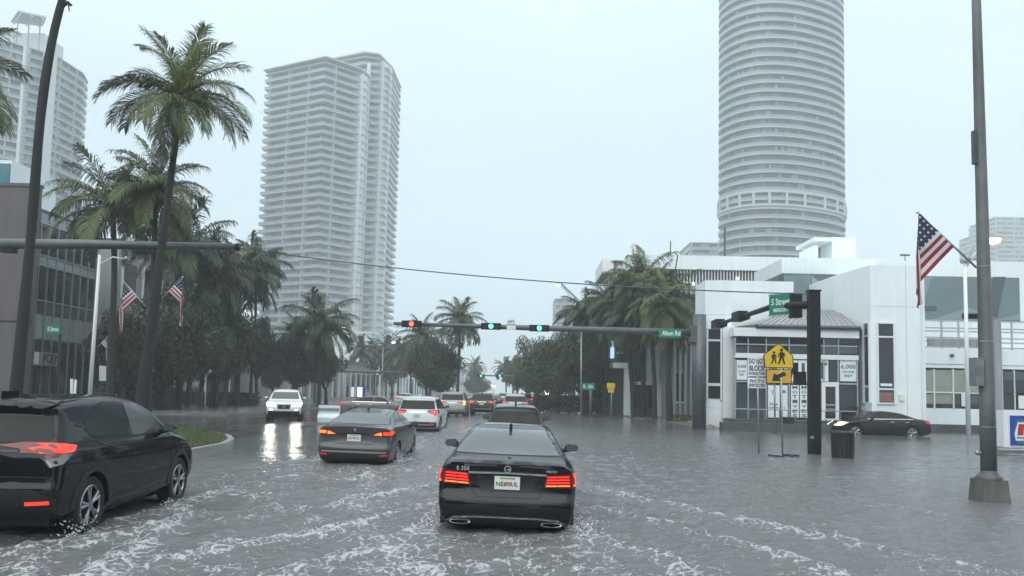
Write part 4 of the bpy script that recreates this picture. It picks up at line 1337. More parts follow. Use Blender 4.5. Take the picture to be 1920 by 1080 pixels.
_c = [W(34, 22, 243) - _o, W(87, 34, 243) - _o, W(80, 50, 254) - _o, W(20, 42, 254) - _o]
cnp.v += [tuple(v) for v in _c] + [(v.x, v.y, v.z + .6) for v in _c]
for q in ((3, 2, 1, 0), (4, 5, 6, 7), (0, 1, 5, 4), (1, 2, 6, 5), (2, 3, 7, 6), (3, 0, 4, 7)): cnp.f.append(q); cnp.m.append(0)
cnp.build('roof_canopy', M['t_slab'], rl)
for k in range(3):
    x_ = a0 + 1.5 + k * (a1 - a0 - 3) / 2
    MB().tube([(x_, y_ - .6, zl_ - 9), (x_, y_ - .6, zl_ + 2)], .22, 6).build('canopy_strut', M['t_rail'], rl)
    MB().tube([_c[0].lerp(_c[1], .1 + .4 * k) - Vector((0, 0, .4)), _c[3].lerp(_c[2], .1 + .4 * k) - Vector((0, 0, .4))], .3, 6).build('canopy_beam', M['t_wall'], rl)
# projecting window stack on its face
st = MB()
for px in (38, 78):
    q = W(px, 300, 246)
    st.box(q.x - cl[0] - .5, q.x - cl[0] + .5, q.y - cl[1] - 1.6, q.y - cl[1] + 4, 0, nfl * fh4)
st.build('pilaster', M['t_wall'], rl)

# far pale towers in the haze
def far_block(label, px0, px1, pyt, Y, d, fh=3.2, seed=1, bay=4):
    a = W(px0, 450, Y); b = W(px1, 450, Y); z = W((px0 + px1) / 2, pyt, Y).z
    nf = max(2, int(z / fh))
    return tower([(a.x, a.y), (b.x, b.y), (b.x, b.y + d), (a.x, a.y + d)], fh, nf, label, zbase=z - nf * fh, out=.9, seed=seed, bay=bay, pal=(.5, .3, .2), cat='tower block')
far_block('very faint pale tower in the haze at the right edge of the photo', 1868, 1990, 408, 520, 30, seed=11)
far_block('faint lower stepped block beside the faint tower at the right edge', 1842, 1864, 436, 500, 25, seed=12)
far_block('faint low balcony block just left of the rounded tower base', 1297, 1346, 455, 380, 25, seed=13)
far_block('faint pale block low in the haze beyond the palms on the right', 1045, 1085, 560, 430, 30, seed=14)

# ------------------------------------------------------------------ left hand buildings
def prect(b, px0, py0, px1, py1, Y, back, proud=0.0):
    """box on the plane y = Y that shows between the two photo points, back = thickness behind the plane"""
    pmx, pmy = (px0 + px1) / 2, (py0 + py1) / 2
    Yf = Y - proud
    x0 = W(px0, pmy, Yf).x; x1 = W(px1, pmy, Yf).x; z1 = W(pmx, py0, Yf).z; z0 = W(pmx, py1, Yf).z
    b.box(x0, x1, Yf, Y + back, z0, z1)
    return x0, x1, z0, z1


def pbox(name, m, root, px0, py0, px1, py1, Y, back, proud=0.0, **k):
    b = MB(); prect(b, px0, py0, px1, py1, Y, back, proud)
    return b.build(name, M[m], root, **k)


def zat(px, py, Y): return W(px, py, Y).z


# brown rendered block
rt_ = empty('office_building', label='brown rendered windowless block at the left edge, flat roof line', cat='building')
x1 = W(60, 500, 44).x; zt = zat(25, 349, 44)
zj = zat(25, 603, 44)
MB().box(x1 - 34, x1, 44, 44.5, -.3, zj - .05).build('lower_wall', M['brown_stucco'], rt_)
MB().box(x1 - 34, x1, 44, 44.5, zj + .05, zt).build('upper_wall', M['brown_stucco'], rt_)
MB().box(x1 - 34, x1 - .03, 44.06, 44.44, zj - .06, zj + .06).build('joint_strip', M['rubber'], rt_)
MB().box(x1 - 34.1, x1 + .06, 43.92, 44.56, zt, zt + .18).build('roof_coping', M['metal_dark'], rt_)
MB().box(x1 - 4.2, x1 - 2.6, 43.9, 44, zt - .55, zt - .45).build('wall_vent', M['gray_wall'], rt_)

rt_ = empty('office_building', label='white rooftop room with teal glass behind the brown block', cat='building')
q0 = W(-60, 320, 60); q1 = W(21, 320, 60); z0 = zat(0, 420, 60); z1 = zat(5, 300, 60)
MB().box(q0.x, q1.x, 60, 66, 0, z1).build('wall', M['white_wall'], rt_)
MB().box(q0.x + .4, W(18, 320, 59.9).x, 59.88, 60, zat(5, 345, 60), zat(5, 307, 60)).build('window', M['glass_teal'], rt_)

# curtain wall building running back from it
rt_ = empty('office_building', label='glass curtain wall building with two pale bands behind the leaning palm trunk', cat='building')
XL = -30.2
ya = 45.2; yb = WX(178, 500, XL).y
def zl(px, py): return WX(px, py, XL).z
zs = [(zl(89, 402), 'top'), (zl(89, 421), ''), (zl(89, 482), ''), (zl(89, 500), ''), (zl(89, 566), ''), (zl(89, 590), '')]
ztop, zg1, zs2t, zs2b, zh, zbot = [a for a, _ in zs]
MB().box(XL - 18, XL, ya, yb, 0, ztop - .02).build('structure_wall', M['metal_dark'], rt_)
MB().box(XL - 18.1, XL + .08, ya, yb + .1, ztop, ztop + .2).build('roof_coping', M['metal_dark'], rt_)
npn = 9
for j in range(npn):
    y0 = ya + (yb - ya) * j / npn + .04; y1 = ya + (yb - ya) * (j + 1) / npn - .04
    for (za, zb, mm, nm) in ((zg1, ztop, 'spandrel', 'spandrel_panel'), (zs2t + .05, zg1 - .05, 'glass_dark', 'window_pane'), (zs2b, zs2t, 'spandrel', 'spandrel_panel'),
                             (zh + .04, zs2b - .05, 'glass_dark', 'window_pane'), (zbot, zh - .04, 'glass_mid', 'window_pane'), (zbot - 1.6, zbot - .08, 'gray_wall', 'panel'), (0.2, zbot - 1.75, 'glass_dark', 'shop_window')):
        MB().box(XL, XL + .05, y0, y1, za, zb).build(nm, M[mm], rt_)
    MB().box(XL, XL + .13, y1 + .005, y1 + .075, .2, ztop).build('mullion', M['alu'], rt_)
for z_ in (zh, zs2b - .02, zs2t + .02, zg1 - .02):
    MB().box(XL + .002, XL + .115, ya, yb, z_ - .04, z_ + .04).build('transom', M['alu'], rt_)
q = WX(88, 672, XL + .5)
sg = MB().box(XL + .25, XL + .5, WX(62, 672, XL + .5).y, WX(113, 672, XL + .5).y, WX(88, 686, XL + .5).z, WX(88, 661, XL + .5).z).build('shop_sign', M['gray_wall'], rt_)
MB().box(XL + .5, XL + .52, WX(64, 672, XL + .5).y, WX(72, 672, XL + .5).y, WX(88, 684, XL + .5).z, WX(88, 662, XL + .5).z).build('sign_panel', M['sign_white'], rt_)
tm = text_mesh('PCRY'); 
o = put_text(tm, 'sign_lettering', M['sign_black'], rt_, (XL + .56, (WX(76, 672, XL + .5).y + WX(110, 672, XL + .5).y) / 2, q.z), R(90), width=1.5, height=.6)

# darker buildings behind the trees on the left
def row_building(label, X, y0, y1, z1, m='gray_wall', bays=6, depth=14, mid=None, win='glass_dark', floors=2, roof=True, name='office_building'):
    r_ = empty(name, label=label, cat='building')
    MB().box(X - depth, X, y0, y1, 0, z1).build('wall', M[m], r_)
    if roof: MB().box(X - depth - .2, X + .2, y0 - .2, y1 + .2, z1, z1 + .3).build('cornice', M['white_trim'] if m != 'gray_wall' else M['metal_dark'], r_)
    fhh = (z1 - .6) / floors
    for f_ in range(floors):
        for j in range(bays):
            a = y0 + (y1 - y0) * (j + .18) / bays; b_ = y0 + (y1 - y0) * (j + .82) / bays
            MB().box(X, X + .06, a, b_, .5 + f_ * fhh, f_ * fhh + fhh * .8).build('window', M[win], r_)
            MB().box(X, X + .14, a - .12, a, .4 + f_ * fhh, f_ * fhh + fhh * .84).build('window_frame', M['white_trim'], r_)
    return r_
row_building('dark gray block behind the trees on the left', -31, 58, 84, 12.5, 'gray_wall', 8, floors=3)
row_building('gray low shop row behind the dark trees on the left', -25.5, 88, 132, 5.5, 'gray_wall', 12, floors=1)
row_building('white two storey colonnade building beyond the left palms', -27, 136, 210, 11.5, 'white_wall', 16, floors=2)
row_building('gray low block in the far left distance', -20, 225, 330, 9, 'gray_wall', 14, floors=2)
row_building('pale low block in the far right distance', 40, 230, 330, 9, 'white_wall', 8, floors=2, depth=22)
# small roof block over the arm end
rt_ = empty('office_building', label='small dark roof structure above the left signal arm end', cat='building')
q0 = W(338, 460, 80); q1 = W(374, 460, 80)
MB().box(q0.x, q1.x, 80, 86, 0, zat(356, 446, 80)).build('wall', M['gray_wall'], rt_)
MB().box(q0.x - .3, q1.x + .3, 79.7, 86.2, zat(356, 446, 80), zat(356, 442, 80)).build('roof', M['metal_dark'], rt_)
MB().box(q0.x + .3, q1.x - .3, 79.8, 80, zat(356, 488, 80), zat(356, 478, 80)).build('balcony', M['white_trim'], rt_)
# ------------------------------------------------------------------ right hand buildings
bk = empty('office_building', label='long white building with slit windows under a deep roof band behind the right palms', cat='building')
YB = 62
x0 = W(1168, 500, YB).x; x1 = W(1900, 500, YB).x
zt = zat(1500, 483, YB); zb = zat(1450, 508, YB)
b = MB(); b.prism([(x0 + .6, YB), (x1 + 14, YB), (x1 + 14, YB + 26), (x0 - .6, YB + 26)], zb, zt); b.build('roof_band', M['white_wall'], bk)
xg = W(1262, 600, YB).x
MB().box(xg, x1 + 14, YB + .4, YB + 25, 0, zb - .01).build('wall', M['gray_wall'], bk)
zs0, zs1 = zat(1380, 528, YB), zb - .03
n_ = 34
for i in range(n_):
    a = W(1262, 518, YB).x + i * (W(1458, 518, YB).x - W(1262, 518, YB).x) / n_
    w_ = (W(1458, 518, YB).x - W(1262, 518, YB).x) / n_
    dz = RNG.uniform(0, .9) if i % 3 == 0 and i < 12 else 0
    MB().box(a, a + w_ * .55, YB + .32, YB + .4, zs0 - dz, zs1).build('slit_window', M['glass_dark' if i % 2 else 'glass_mid'], bk)
    MB().box(a + w_ * .62, a + w_ * .9, YB + .15, YB + .4, zs0 - .9, zs1).build('wall_fin', M['white_trim'], bk)
M['warm_lamp'] = mat('warm_lamp', (.8, .6, .4), .3, emit=(1.0, .72, .42), estr=1.6)
for px in (1383, 1447, 1449, 1286, 1300):
    q = W(px, 522 if px > 1350 else 532, YB)
    MB().box(q.x - .1, q.x + .14, YB + .1, YB + .14, q.z - .1, q.z + .12).build('lit_lamp', M['warm_lamp'], bk)
# brown canopy at its left end
q0, q1 = W(1130, 500, YB + 8).x, W(1167, 500, YB + 8).x
cn = empty('roof_canopy', label='brown sided flat canopy standing out left of the white roof band above the palms', cat='canopy')
MB().box(q0 + 1.0, q1 + .6, YB + 8, YB + 14, zat(1150, 513, YB + 8), zat(1150, 488, YB + 8)).build('canopy_box', mat('canopy_brown', (.17, .12, .11), .5, var=.1), cn)
MB().box(q0 - .1, q1 + 1, YB + 7.2, YB + 14, zat(1150, 516, YB + 8), zat(1150, 512, YB + 8)).build('soffit', M['gray_wall'], cn)
MB().box(q0 - .1, q0 + .9, YB + 7.2, YB + 14, zat(1150, 512, YB + 8) + .01, zat(1150, 489, YB + 8)).build('white_edge', M['white_trim'], cn)
for px in (1146, 1160):
    MB().tube([(W(px, 600, YB + 9).x, YB + 10, 0), (W(px, 600, YB + 9).x, YB + 10, zat(1150, 516, YB + 8))], .2, 10).build('column', M['white_trim'], cn)

# gray street front with fins (behind the palm trunks)
gf = empty('office_building', label='gray street front with vertical fins between the palm trunks and the white building', cat='building')
YG = 57.5
xa, xb = W(1262, 650, YG).x, W(1322, 650, YG).x
ztg = zat(1290, 640, YG)
MB().box(xa, xb + 1, YG, YG + 4.8, 0, zat(1290, 545, YG)).build('wall', M['gray_wall'], gf)
for px in (1264, 1274, 1284, 1294, 1312):
    q = W(px, 650, YG - .3).x
    MB().box(q, q + .16, YG - .28, YG, 0, zat(1290, 530, YG)).build('wall_fin', M['alu'], gf)
for (pa, pb) in ((1268, 1281), (1298, 1310)):
    pbox('window', 'glass_dark', gf, pa, 700, pb, 752, YG, 0, .05)
    pbox('window_sill', 'white_trim', gf, pa - 1, 753, pb + 1, 756, YG, 0, .12)

# bank front further left
bf = empty('shop_building', label='dark shop front with a red and a pale blue square sign beyond the palm trunks', cat='building')
YK = 68
x_a, x_b = W(1142, 700, YK).x, W(1262, 700, YK).x
MB().box(x_a, x_b, YK, YK + 9, 0, zat(1200, 600, YK)).build('wall', M['gray_paint'], bf)
for px in (1139, 1148):
    q = W(px, 650, YK - .1).x
    MB().box(q - .15, q + .15, YK - .3, YK, zat(px, 672, YK), zat(px, 640, YK)).build('wall_fin', M['alu'], bf)
pbox('red_sign', 'red', bf, 1156, 627, 1172, 648, YK, 0, .5)
q = W(1164, 632, YK - .5); 
MB().lathe([(.26, 0), (.26, -.04), (.001, -.05)], 16, (q.x, YK - .5, q.z), 'y').build('sign_emblem', mat('lit_white', (.8, .7, .7), .3, emit=(1, .85, .85), estr=.8), bf)
pbox('blue_sign', 'sign_lit_blue' if 'sign_lit_blue' in M else 'sign_white', bf, 1157, 649, 1171, 663, YK, 0, .5)
bf.children[-1].data.materials[0] = mat('sign_lit_blue', (.55, .7, .85), .3, emit=(.6, .8, 1.0), estr=.55)
for px in (1190, 1216, 1240):
    pbox('window', 'glass_dark', bf, px, 690, px + 16, 765, YK, 0, .06)
pbox('canopy', 'white_trim', bf, 1150, 680, 1184, 690, YK, 0, 3.0)
pbox('canopy', 'white_trim', bf, 1196, 716, 1258, 722, YK, 0, 3.0)
for px in (1176, 1233):
    q = W(px, 730, YK - 2.6)
    MB().box(q.x - .28, q.x + .28, YK - 2.9, YK - 2.4, 0, zat(px, 690 if px < 1200 else 722, YK - 2.6)).build('column', M['white_wall'], bf)
pbox('pale_wall', 'white_wall', bf, 1212, 650, 1254, 716, YK, 0, .08)

# ------------------------------------------------ the white building on the corner
wb = empty('commercial_building', label='white angular corner building with a metal roofed glass entrance, flooded at its foot', cat='building')
ZB = -0.2
# block A with its tall window
YA = 43.5
def wbx(name, m, px0, py0, px1, py1, Y, back, proud=0.0): return pbox(name, m, wb, px0, py0, px1, py1, Y, back, proud)
xA0, xA1 = W(1322, 650, YA).x, W(1488, 560, YA).x
zA = zat(1400, 527, YA)
xdiv = W(1372, 650, YA).x
MB().box(xA0, xdiv, YA, YA + 2.5, ZB, zA).build('wall', M['white_wall'], wb)
MB().box(W(1340, 650, 47.2).x, W(1488, 560, 47.2).x, 47.2, 49.6, ZB, zat(1430, 527, 47.2)).build('wall', M['white_wall'], wb)
wbx('tall_window', 'glass_dark', 1328, 640, 1351, 718, YA, 0, .05)
wbx('tall_window', 'glass_dark', 1328, 617, 1351, 636, YA, 0, .05)
wbx('tall_window', 'glass_dark', 1328, 724, 1351, 747, YA, 0, .05)
wbx('window_frame', 'white_trim', 1325, 614, 1328, 750, YA, 0, .12)
wbx('window_frame', 'white_trim', 1351, 614, 1354, 750, YA, 0, .12)
wbx('window_frame', 'white_trim', 1325, 636.5, 1354, 639.5, YA, 0, .10)
wbx('window_frame', 'white_trim', 1325, 718.5, 1354, 723.5, YA, 0, .10)
# recessed painted wall between the blocks
YR = 50
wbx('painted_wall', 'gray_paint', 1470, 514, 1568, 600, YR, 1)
def flatpoly(name, m, pts, Y, t=.03):
    P_ = [W(a, b_, Y) for a, b_ in pts]
    bmv = MB(); n = len(P_)
    bmv.v = [(p.x, Y, p.z) for p in P_] + [(p.x, Y - t, p.z) for p in P_]
    bmv.f = [tuple(range(n, 2 * n))] + [(i, (i + 1) % n, n + (i + 1) % n, n + i) for i in range(n)]; bmv.m = [0] * (n + 1)
    o = bmv.build(name, M[m], wb)
    bm = bmesh.new(); bm.from_mesh(o.data); bmesh.ops.recalc_face_normals(bm, faces=bm.faces); bm.to_mesh(o.data); bm.free()
    return o
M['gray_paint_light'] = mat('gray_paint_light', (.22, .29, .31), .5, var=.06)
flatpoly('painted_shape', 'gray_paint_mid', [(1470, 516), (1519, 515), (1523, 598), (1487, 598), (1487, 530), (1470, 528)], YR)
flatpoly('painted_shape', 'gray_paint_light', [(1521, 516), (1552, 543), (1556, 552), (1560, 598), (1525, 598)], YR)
pbox('painted_wall', 'white_wall', wb, 1466, 486, 1640, 514, YR + 1.2, 6)
# block B, faceted
pB = [W(1564, 650, 46.0), W(1633, 650, 42.0), W(1735, 650, 42.0)]
zB = zat(1633, 497, 42.0)
Pb = [(p.x, p.y) for p in pB] + [(pB[2].x, 56), (pB[0].x, 56)]
MB().prism(Pb, ZB, zB).build('wall', M['white_wall'], wb)
def facet(name, m, pa, pb, py0, py1, t, off=.0):
    """a panel on the slanted facet, between two photo columns"""
    a = Vector((pB[0].x, pB[0].y)); b_ = Vector((pB[1].x, pB[1].y)); u = (b_ - a).normalized(); n = Vector((u.y, -u.x))
    def hit(px):
        d = W(px, 650, 10) - CAM
        k = (a.x * u.y - a.y * u.x) / (d.x * u.y - d.y * u.x)
        k = ((a.x - CAM.x) * u.y - (a.y - CAM.y) * u.x) / (d.x * u.y - d.y * u.x)
        return Vector((CAM.x + d.x * k, CAM.y + d.y * k))
    q0, q1 = hit(pa), hit(pb)
    z1_ = zat((pa + pb) / 2, py0, q0.y); z0_ = zat((pa + pb) / 2, py1, q0.y)
    o0 = n * (t + off)
    return MB().prism([(q0.x + n.x * off, q0.y + n.y * off), (q0.x + o0.x, q0.y + o0.y), (q1.x + o0.x, q1.y + o0.y), (q1.x + n.x * off, q1.y + n.y * off)], z0_, z1_)
def facet_obj(name, m, *a):
    o = facet(name, m, *a).build(name, M[m], wb)
    bm = bmesh.new(); bm.from_mesh(o.data); bmesh.ops.recalc_face_normals(bm, faces=bm.faces); bm.to_mesh(o.data); bm.free()
facet_obj('tall_window', 'glass_mid', 1622, 1631, 607, 628, .04)
facet_obj('tall_window', 'glass_dark', 1622, 1631, 632, 722, .04)
facet_obj('tall_window', 'glass_mid', 1622, 1631, 726, 753, .04)
for (pa, pb) in ((1619.5, 1621.8), (1631.2, 1632.8)): facet_obj('window_frame', 'white_trim', pa, pb, 604, 756, .12)
wbx('tall_window', 'glass_dark', 1648, 607, 1676, 630, 42.0, 0, .05)
wbx('tall_window', 'glass_dark', 1648, 633, 1676, 728, 42.0, 0, .05)
wbx('tall_window', 'glass_mid', 1648, 731, 1676, 755, 42.0, 0, .05)
M['display_red'] = mat('display_red', (.25, .12, .09), .6, var=.3, scale=4)
wbx('window_display', 'display_red', 1650, 736, 1674, 753, 42.0, 0, .06)
wbx('window_sheet', 'sign_white', 1651, 719, 1673, 724, 42.0, 0, .06)
for (a, b_) in ((1645, 1648), (1676, 1679)): wbx('window_frame', 'white_trim', a, 604, b_, 758, 42.0, 0, .10)
for (a, b_) in ((604, 607), (630, 633), (728, 731), (755, 758)): wbx('window_frame', 'white_trim', 1648, a, 1676, b_, 42.0, 0, .095)
wbx('wall_vent', 'alu', 1616, 762, 1619, 768, 42.5, 0, .6)

# entrance pavilion
YE = 42.6
gx0, gx1 = W(1379, 700, YE).x, W(1609, 700, YE).x
MB().box(gx0 + .1, gx1, YE + .25, YE + 3.6, ZB, zat(1500, 625, YE)).build('inner_wall', M['metal_dark'], wb)
wbx('fascia', 'white_trim', 1376, 616, 1611, 632, YE, .5, .35)
wbx('cornice_band', 'white_trim', 1379, 664, 1610, 673, YE, .3, .12)
gl_cols = [1379, 1403, 1437, 1480, 1517, 1545, 1572, 1608]
for a, b_ in zip(gl_cols[:-1], gl_cols[1:]):
    wbx('clerestory_pane', 'glass_mid' if a in (1437, 1545) else 'glass_dark', a + 1, 634, b_ - 1, 646, YE, .2)
    wbx('clerestory_pane', 'glass_dark' if a in (1437,) else 'glass_mid', a + 1, 649, b_ - 1, 663, YE, .2)
    wbx('mullion', 'alu', a - 1, 632.5, a + 1, 664, YE, .2, .08)
wbx('transom', 'alu', 1379, 646, 1608, 648.5, YE, .2, .07)
for a in gl_cols:
    wbx('mullion', 'alu', a - 1.3, 673.5, a + 1.3, 786, YE, .2, .09)
wbx('transom', 'alu', 1379, 716, 1608, 719, YE, .2, .085)
for a, b_ in zip(gl_cols[:-1], gl_cols[1:]):
    if a == 1545: continue
    wbx('shop_pane', 'glass_mid' if a in (1379, 1403) else 'glass_dark', a + 1.4, 719.5, b_ - 1.4, 786, YE, .2)
    wbx('shop_pane', 'glass_dark' if a in (1545, 1572, 1379) else 'glass_mid', a + 1.4, 674, b_ - 1.4, 715.5, YE, .2)
wbx('shop_pane', 'glass_dark', 1546.5, 674, 1570.5, 715.5, YE, .2)
# posters in the panes
def poster(px0, py0, px1, py1, lines, m='sign_teal', name='window_poster'):
    x0_, x1_, z0_, z1_ = prect(MB(), px0, py0, px1, py1, YE, 0, .03)
    o = MB().box(x0_, x1_, YE - .03, YE - .004, z0_, z1_).build(name, M['sign_white'], wb)
    cx_ = (x0_ + x1_) / 2
    for (tx, fy, w_, h_) in lines:
        put_text(text_mesh(tx), 'poster_lettering', M[m], o, (cx_, YE - .034, z1_ + (z0_ - z1_) * fy), 0, width=(x1_ - x0_) * w_, height=(z1_ - z0_) * h_)
    return o
poster(1575, 675, 1606, 715, [('6,000', .33, .88, .24), ('SQUARE', .56, .70, .12), ('FEET', .75, .52, .12)])
poster(1381, 675, 1401, 712, [('4,000', .33, .84, .20), ('SQUARE', .58, .64, .10), ('FEET', .74, .46, .10)])
poster(1482, 675, 1496, 715, [('A', .5, .95, .70)])
poster(1497, 675, 1515, 715, [('I', .48, .34, .66)])
poster(1530, 675, 1553, 715, [('T', .5, .80, .76)])
poster(1438, 674, 1479, 714, [('RET', .5, .80, .60)])
for px0 in (1483, 1500):
    st_ = [(ch, .07 + .145 * i, .62, .10) for i, ch in enumerate('MOTIVES')]
    poster(px0, 722, px0 + 15, 783, st_)
poster(1440, 722, 1462, 783, [('O', .22, .35, .14), ('Now', .58, .7, .08), ('OPEN', .70, .85, .07)])
poster(1464, 722, 1477, 783, [('B', .20, .5, .10), ('i', .70, .12, .06)])
# door
for (a, b_, c_, d_) in ((1541, 716.5, 1548, 788), (1567, 716.5, 1573, 788), (1548, 716.5, 1567, 725)):
    wbx('door_frame', 'white_trim', a, b_, c_, d_, YE, .1, .12)
dr = wbx('glass_door', 'glass_dark', 1549, 726, 1566, 784, YE, .1, .05)
wbx('door_bar', 'alu', 1548.5, 758, 1566.5, 760.5, YE, .0, .14)
wbx('door_bar', 'alu', 1548.5, 766, 1566.5, 768, YE, .0, .12)
wbx('door_sill', 'white_trim', 1541, 785, 1573, 789, YE, .0, .2)
wbx('wall_pier', 'white_trim', 1356, 612, 1378, 786, YE + .6, .6, .0)
wbx('wall_pier', 'white_trim', 1610, 606, 1618, 786, YE + 1.2, .8, .0)
# hipped metal roof
E = [W(1371, 617, 44.6), W(1420, 612, 42.2), W(1610, 606, 42.1), W(1612, 606, 46.5)]
zE = zat(1500, 611, 42.2)
r0, r1 = W(1478, 583, 46.0), W(1568, 581, 46.0); zR = zat(1520, 581, 46.0)
V_ = [(p.x, p.y, zE) for p in E] + [(r0.x, 46.0, zR), (r1.x, 46.0, zR), (E[0].x, 47.5, zE), (E[3].x, 47.5, zE)]
rm = MB(); rm.v = V_; rm.f = [(0, 1, 4), (1, 2, 5, 4), (2, 3, 5), (0, 4, 6), (3, 7, 5), (4, 5, 7, 6)]; rm.m = [0] * 6
rf = rm.build('metal_roof', M['metal_roof'], wb)
ed = MB(); 
for i in range(3):
    a, b_ = E[i], E[i + 1]; ed.tube([(a.x, a.y, zE - .06), (b_.x, b_.y, zE - .06)], .12, 6)
ed.build('gutter', M['metal_dark'], wb)
def rib(p, q):
    MB().tube([p, q], .035, 4).build('roof_rib', M['alu'], rf)
a, b_ = Vector(V_[1]), Vector(V_[2]); c_, d_ = Vector(V_[4]), Vector(V_[5])
for i in range(17):
    t_ = i / 16; rib(a.lerp(b_, t_) + Vector((0, 0, .02)), c_.lerp(d_, t_) + Vector((0, 0, .02)))
a, b_ = Vector(V_[0]), Vector(V_[1])
for i in range(5):
    t_ = i / 5; rib(a.lerp(b_, t_) + Vector((0, 0, .02)), c_ + Vector((0, 0, .02)))
# plinth, steps, handrails
z_s = zat(1480, 787, YE - .6)
MB().box(gx0 - .6, gx1 + .9, YE - 1.3, YE + .2, ZB, z_s).build('entrance_step', M['dark_plinth'], wb)
MB().box(gx0 - 1.2, gx1 - 1.5, YE - 2.0, YE - 1.3, ZB, z_s - .18).build('entrance_step', M['dark_plinth'], wb)
hr = MB(); zh_ = zat(1440, 768, YE - 1)
hr.tube([(gx0 - .4, YE - 1.1, zh_), (gx1 - .6, YE - 1.1, zh_)], .03, 6)
for i in range(9):
    xx = gx0 - .4 + (gx1 - gx0 - .2) * i / 8; hr.tube([(xx, YE - 1.1, z_s), (xx, YE - 1.1, zh_)], .022, 6)
hr.build('handrail', M['galv'], wb)

# recessed long facade on the right
YF = 46.0
def wf(name, m, px0, py0, px1, py1, back=.3, proud=0.0): return pbox(name, m, wb, px0, py0, px1, py1, YF, back, proud)
xf0, xf1 = W(1735, 650, YF).x, W(2060, 650, YF).x
zz = lambda py: zat(1830, py, YF)
MB().box(xf0 - 1, xf1, YF, YF + 12, zz(691), zz(655)).build('wall', M['white_wall'], wb)
MB().box(xf0 - 1, xf1, YF + .02, YF + 12, zz(797), zz(767)).build('wall', M['white_wall'], wb)
MB().box(xf0 - 1, xf1, YF + .3, YF + 12, zz(767), zz(691)).build('window_recess', M['metal_dark'], wb)
MB().box(xf0 - 1, xf1, YF - .10, YF + 12, ZB, zz(797) - .01).build('plinth', M['dark_plinth'], wb)
YM = YF + 2.2
MB().box(xf0 - 1, xf1, YM, YM + 9, zz(655), zat(1830, 492, YM)).build('upper_wall', M['white_wall'], wb)
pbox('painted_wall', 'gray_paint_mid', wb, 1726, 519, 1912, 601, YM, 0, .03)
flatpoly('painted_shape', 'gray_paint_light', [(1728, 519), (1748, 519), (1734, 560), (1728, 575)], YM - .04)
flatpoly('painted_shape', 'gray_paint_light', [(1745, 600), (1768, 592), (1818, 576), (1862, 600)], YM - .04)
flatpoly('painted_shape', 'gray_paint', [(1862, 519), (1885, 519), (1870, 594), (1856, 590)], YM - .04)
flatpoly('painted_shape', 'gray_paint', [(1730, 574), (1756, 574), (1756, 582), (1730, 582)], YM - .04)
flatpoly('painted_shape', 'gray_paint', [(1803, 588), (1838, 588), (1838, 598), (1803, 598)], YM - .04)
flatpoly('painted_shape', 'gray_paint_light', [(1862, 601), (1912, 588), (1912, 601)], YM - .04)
for py in (602, 616, 622, 634, 642, 652):
    MB().box(xf0, xf1, YF + .05, YF + .12, zz(py + 1.3), zz(py - 1.3)).build('balcony_rail', M['alu'], wb)
for px in (1768, 1800, 1838, 1900):
    q = W(px, 620, YF).x; MB().box(q - .04, q + .04, YF + .13, YF + .2, zz(655), zz(601)).build('rail_post', M['alu'], wb)
wf('balcony_panel', 'gray_wall', 1738, 636, 1864, 650, .02, -.22)
cols = [1735, 1752, 1788, 1812, 1838, 1866]
for k, (a, b_) in enumerate(zip(cols[:-1], cols[1:])):
    lo = 'glass_blind' if k in (0, 1) else 'glass_mid'
    wf('window_pane', 'glass_blind' if k < 4 else 'glass_mid', a + 1.3, 694, b_ - 1.3, 735, .2, -.05)
    wf('window_pane', lo, a + 1.3, 738, b_ - 1.3, 757, .2, -.05)
    wf('window_pane', 'glass_dark', a + 1.3, 757.5, b_ - 1.3, 764.5, .2, -.05)
    wf('window_frame', 'white_trim', a - 1.2, 692, a + 1.2, 766, .2, .04)
wf('window_frame', 'white_trim', 1736, 735.5, 1866, 737.8, .2, .03)
wf('window_notice', 'sign_white', 1803, 738, 1813, 762, .0, .05)
for k, (a, b_) in enumerate(((1881, 1903), (1904, 1928), (1929, 1952), (1953, 1976))):
    wf('window_pane', 'glass_mid', a, 697, b_ - 1.5, 712, .2, -.05)
    wf('window_pane', 'glass_dark', a, 712.5, b_ - 1.5, 737, .2, -.05)
    wf('window_pane', 'glass_dark', a, 740, b_ - 1.5, 769, .2, -.05)
    wf('window_frame', 'white_trim', a - 1.8, 694, a - .2, 770, .2, .04)
wf('window_notice', 'sign_white', 1910, 742, 1922, 766, .0, .05)
wf('wall_column', 'gray_wall', 1865, 600, 1879, 795, .2, .5)
wf('soffit_lamp', 'metal_dark', 1784, 664, 1789, 669, .0, .15)

# roof structure behind
rs_ = empty('roof_structure', label='white open sided stair housing on the roof below the rounded tower', cat='roof room')
pbox('wall', 'white_wall', rs_, 1560, 445, 1605, 492, 75, 5)
pbox('roof', 'white_trim', rs_, 1526, 445, 1562, 452, 74.6, 5)
pbox('back_wall', 'gray_wall', rs_, 1534, 452, 1561, 488, 78, .3)
pbox('side_wall', 'white_wall', rs_, 1526, 460, 1534, 490, 75, 4)

